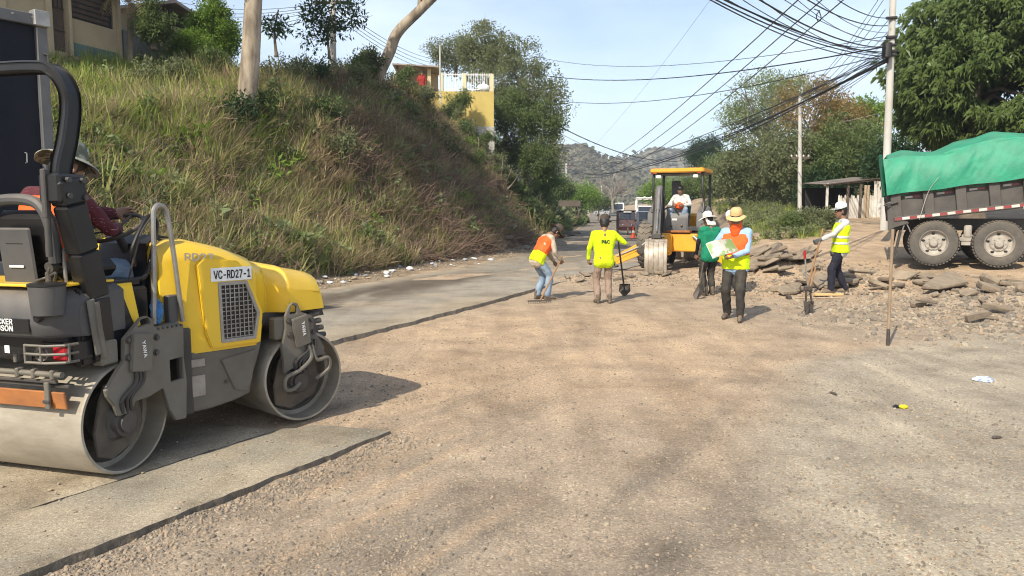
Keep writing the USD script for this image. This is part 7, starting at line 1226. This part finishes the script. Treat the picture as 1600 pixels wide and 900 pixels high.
# litter
mat('plastic_white', (0.78, 0.78, 0.76), (0.62, 0.63, 0.64), 9, rough=.4); mat('plastic_blue', (0.22, 0.30, 0.52), (0.66, 0.69, 0.74), 30, rough=.35, lo=.45, hi=.52); mat('plastic_yellow', (0.70, 0.58, 0.02), None, 9, rough=.4); mat('cardboard', (0.38, 0.29, 0.19), None, 6, rough=.9); mat('plastic_grey', (0.36, 0.37, 0.36), None, 6, rough=.6)
def litter(name, p, size, material, label, group=None, seed=1, cat='litter'):
    m = ICO[2]; v = m.vertices * (.55 + .9 * meshkit.fbm(m.vertices * 2.2 + seed * 7, 3, seed)[:, None]) * np.asarray(size) / 2; obj(name, (v @ rotz(seed * 47).T + p + V(0, 0, size[2] * .35), m.faces), material, None, False, label=label, cat=cat, group=group)
litter('plastic_wrapper', gph(1537, 596), (.19, .09, .06), 'plastic_blue', 'crumpled blue and white plastic wrapper lying on the right pavement', seed=3); litter('plastic_wrapper', gph(1412, 638), (.08, .06, .04), 'plastic_yellow', 'small yellow plastic scrap lying on the right pavement', seed=4); litter('plastic_scrap', gph(1400, 637), (.07, .05, .03), 'letter_black', 'small black scrap touching the yellow plastic scrap', seed=5); litter('plastic_scrap', gph(1302, 616), (.10, .03, .025), 'dark_tool', 'thin dark scrap lying on the pavement left of the yellow one', seed=6); litter('plastic_scrap', gph(1557, 685), (.09, .04, .025), 'dark_tool', 'dark scrap lying low at the right edge of the pavement', seed=8)
bi = lambda y, w: bank(s_of(y), w)
p = at(805, 366, 29.5); k = np.argmin(((BP.reshape(-1, 3) - CAM) / np.linalg.norm(BP.reshape(-1, 3) - CAM, axis=1, keepdims=True) @ unit(ray(805, 366))) * -1); p = BP.reshape(-1, 3)[k]; litter('white_bag', p + V(.05, -.25, .12), (.24, .2, .40), 'plastic_white', 'white plastic bag hanging on the weeds at the foot of the bank', seed=7, cat='bag')
g = np.random.default_rng(55)
for k in range(60):
    y = g.uniform(13.5, 27); w = g.normal(-.45, .3); p = bi(y, w) + V(0, 0, .01); s = .06 + .2 * g.uniform() ** 1.6; m = g.choice(['plastic_white', 'cardboard', 'plastic_grey', 'plastic_white', 'stone_pale', 'plastic_blue'], p=[.3, .2, .15, .15, .15, .05]); litter('rubbish', p, (s, s * g.uniform(.5, .9), s * g.uniform(.25, .5)), str(m), 'piece of rubbish strewn along the foot of the bank', 'rubbish along the foot of the bank', k + 20)
g = np.random.default_rng(56); Y = g.uniform(12.5, 34, 2600); W = g.normal(-.35, .35, 2600); B_ = bank(np.interp(Y, TOE[:, 1], SI), W); scatter('roadside_debris', [(stone(81), 'stone_tan'), (stone(82), 'stone_pale'), (stone(83), 'stone_grey'), (brush(84, 8, .35), 'twig_brown')], B_ + V(0, 0, .01), .008 + .035 * g.uniform(size=2600) ** 2.5, None, label='stones and debris along the foot of the bank', seed=57, cat='debris')
for k in range(30):
    y = g.uniform(30, 60); p = bi(y, g.normal(-.3, .5)); v, f = CH[k % 12]; s = g.uniform(.2, .6); obj('concrete_chunk', (v * V(s, s * .7, s * .45) @ (rotz(k * 50) @ rotx(g.normal(0, 18))).T + p + V(0, 0, .08), f), 'stone_grey', None, False, label='grey chunk of rubble tipped at the far foot of the bank', cat='rubble chunk', group='rubble tipped at the far foot of the bank')
# bare stems standing on the right end of the bank
for k, (u0, v0, u1, v1) in enumerate([(778, 300, 786, 245), (782, 300, 800, 262), (776, 298, 762, 240), (742, 270, 748, 215), (786, 305, 812, 270)]):
    a = at(u0, v0, 44); b = at(u1, v1, 44); t = thing('dry_stem', 'pale bare stem standing on the right end of the bank', 'stem', a - V(0, 0, .8), 0, 'bare stems on the bank'); MB(None, -(a - V(0, 0, .8))).tube([a - V(0, 0, .8), a, (a + b) / 2 + V(.05, 0, 0), b], [.05, .02], 6, 4).build('stalk', 'bark_pale', t)
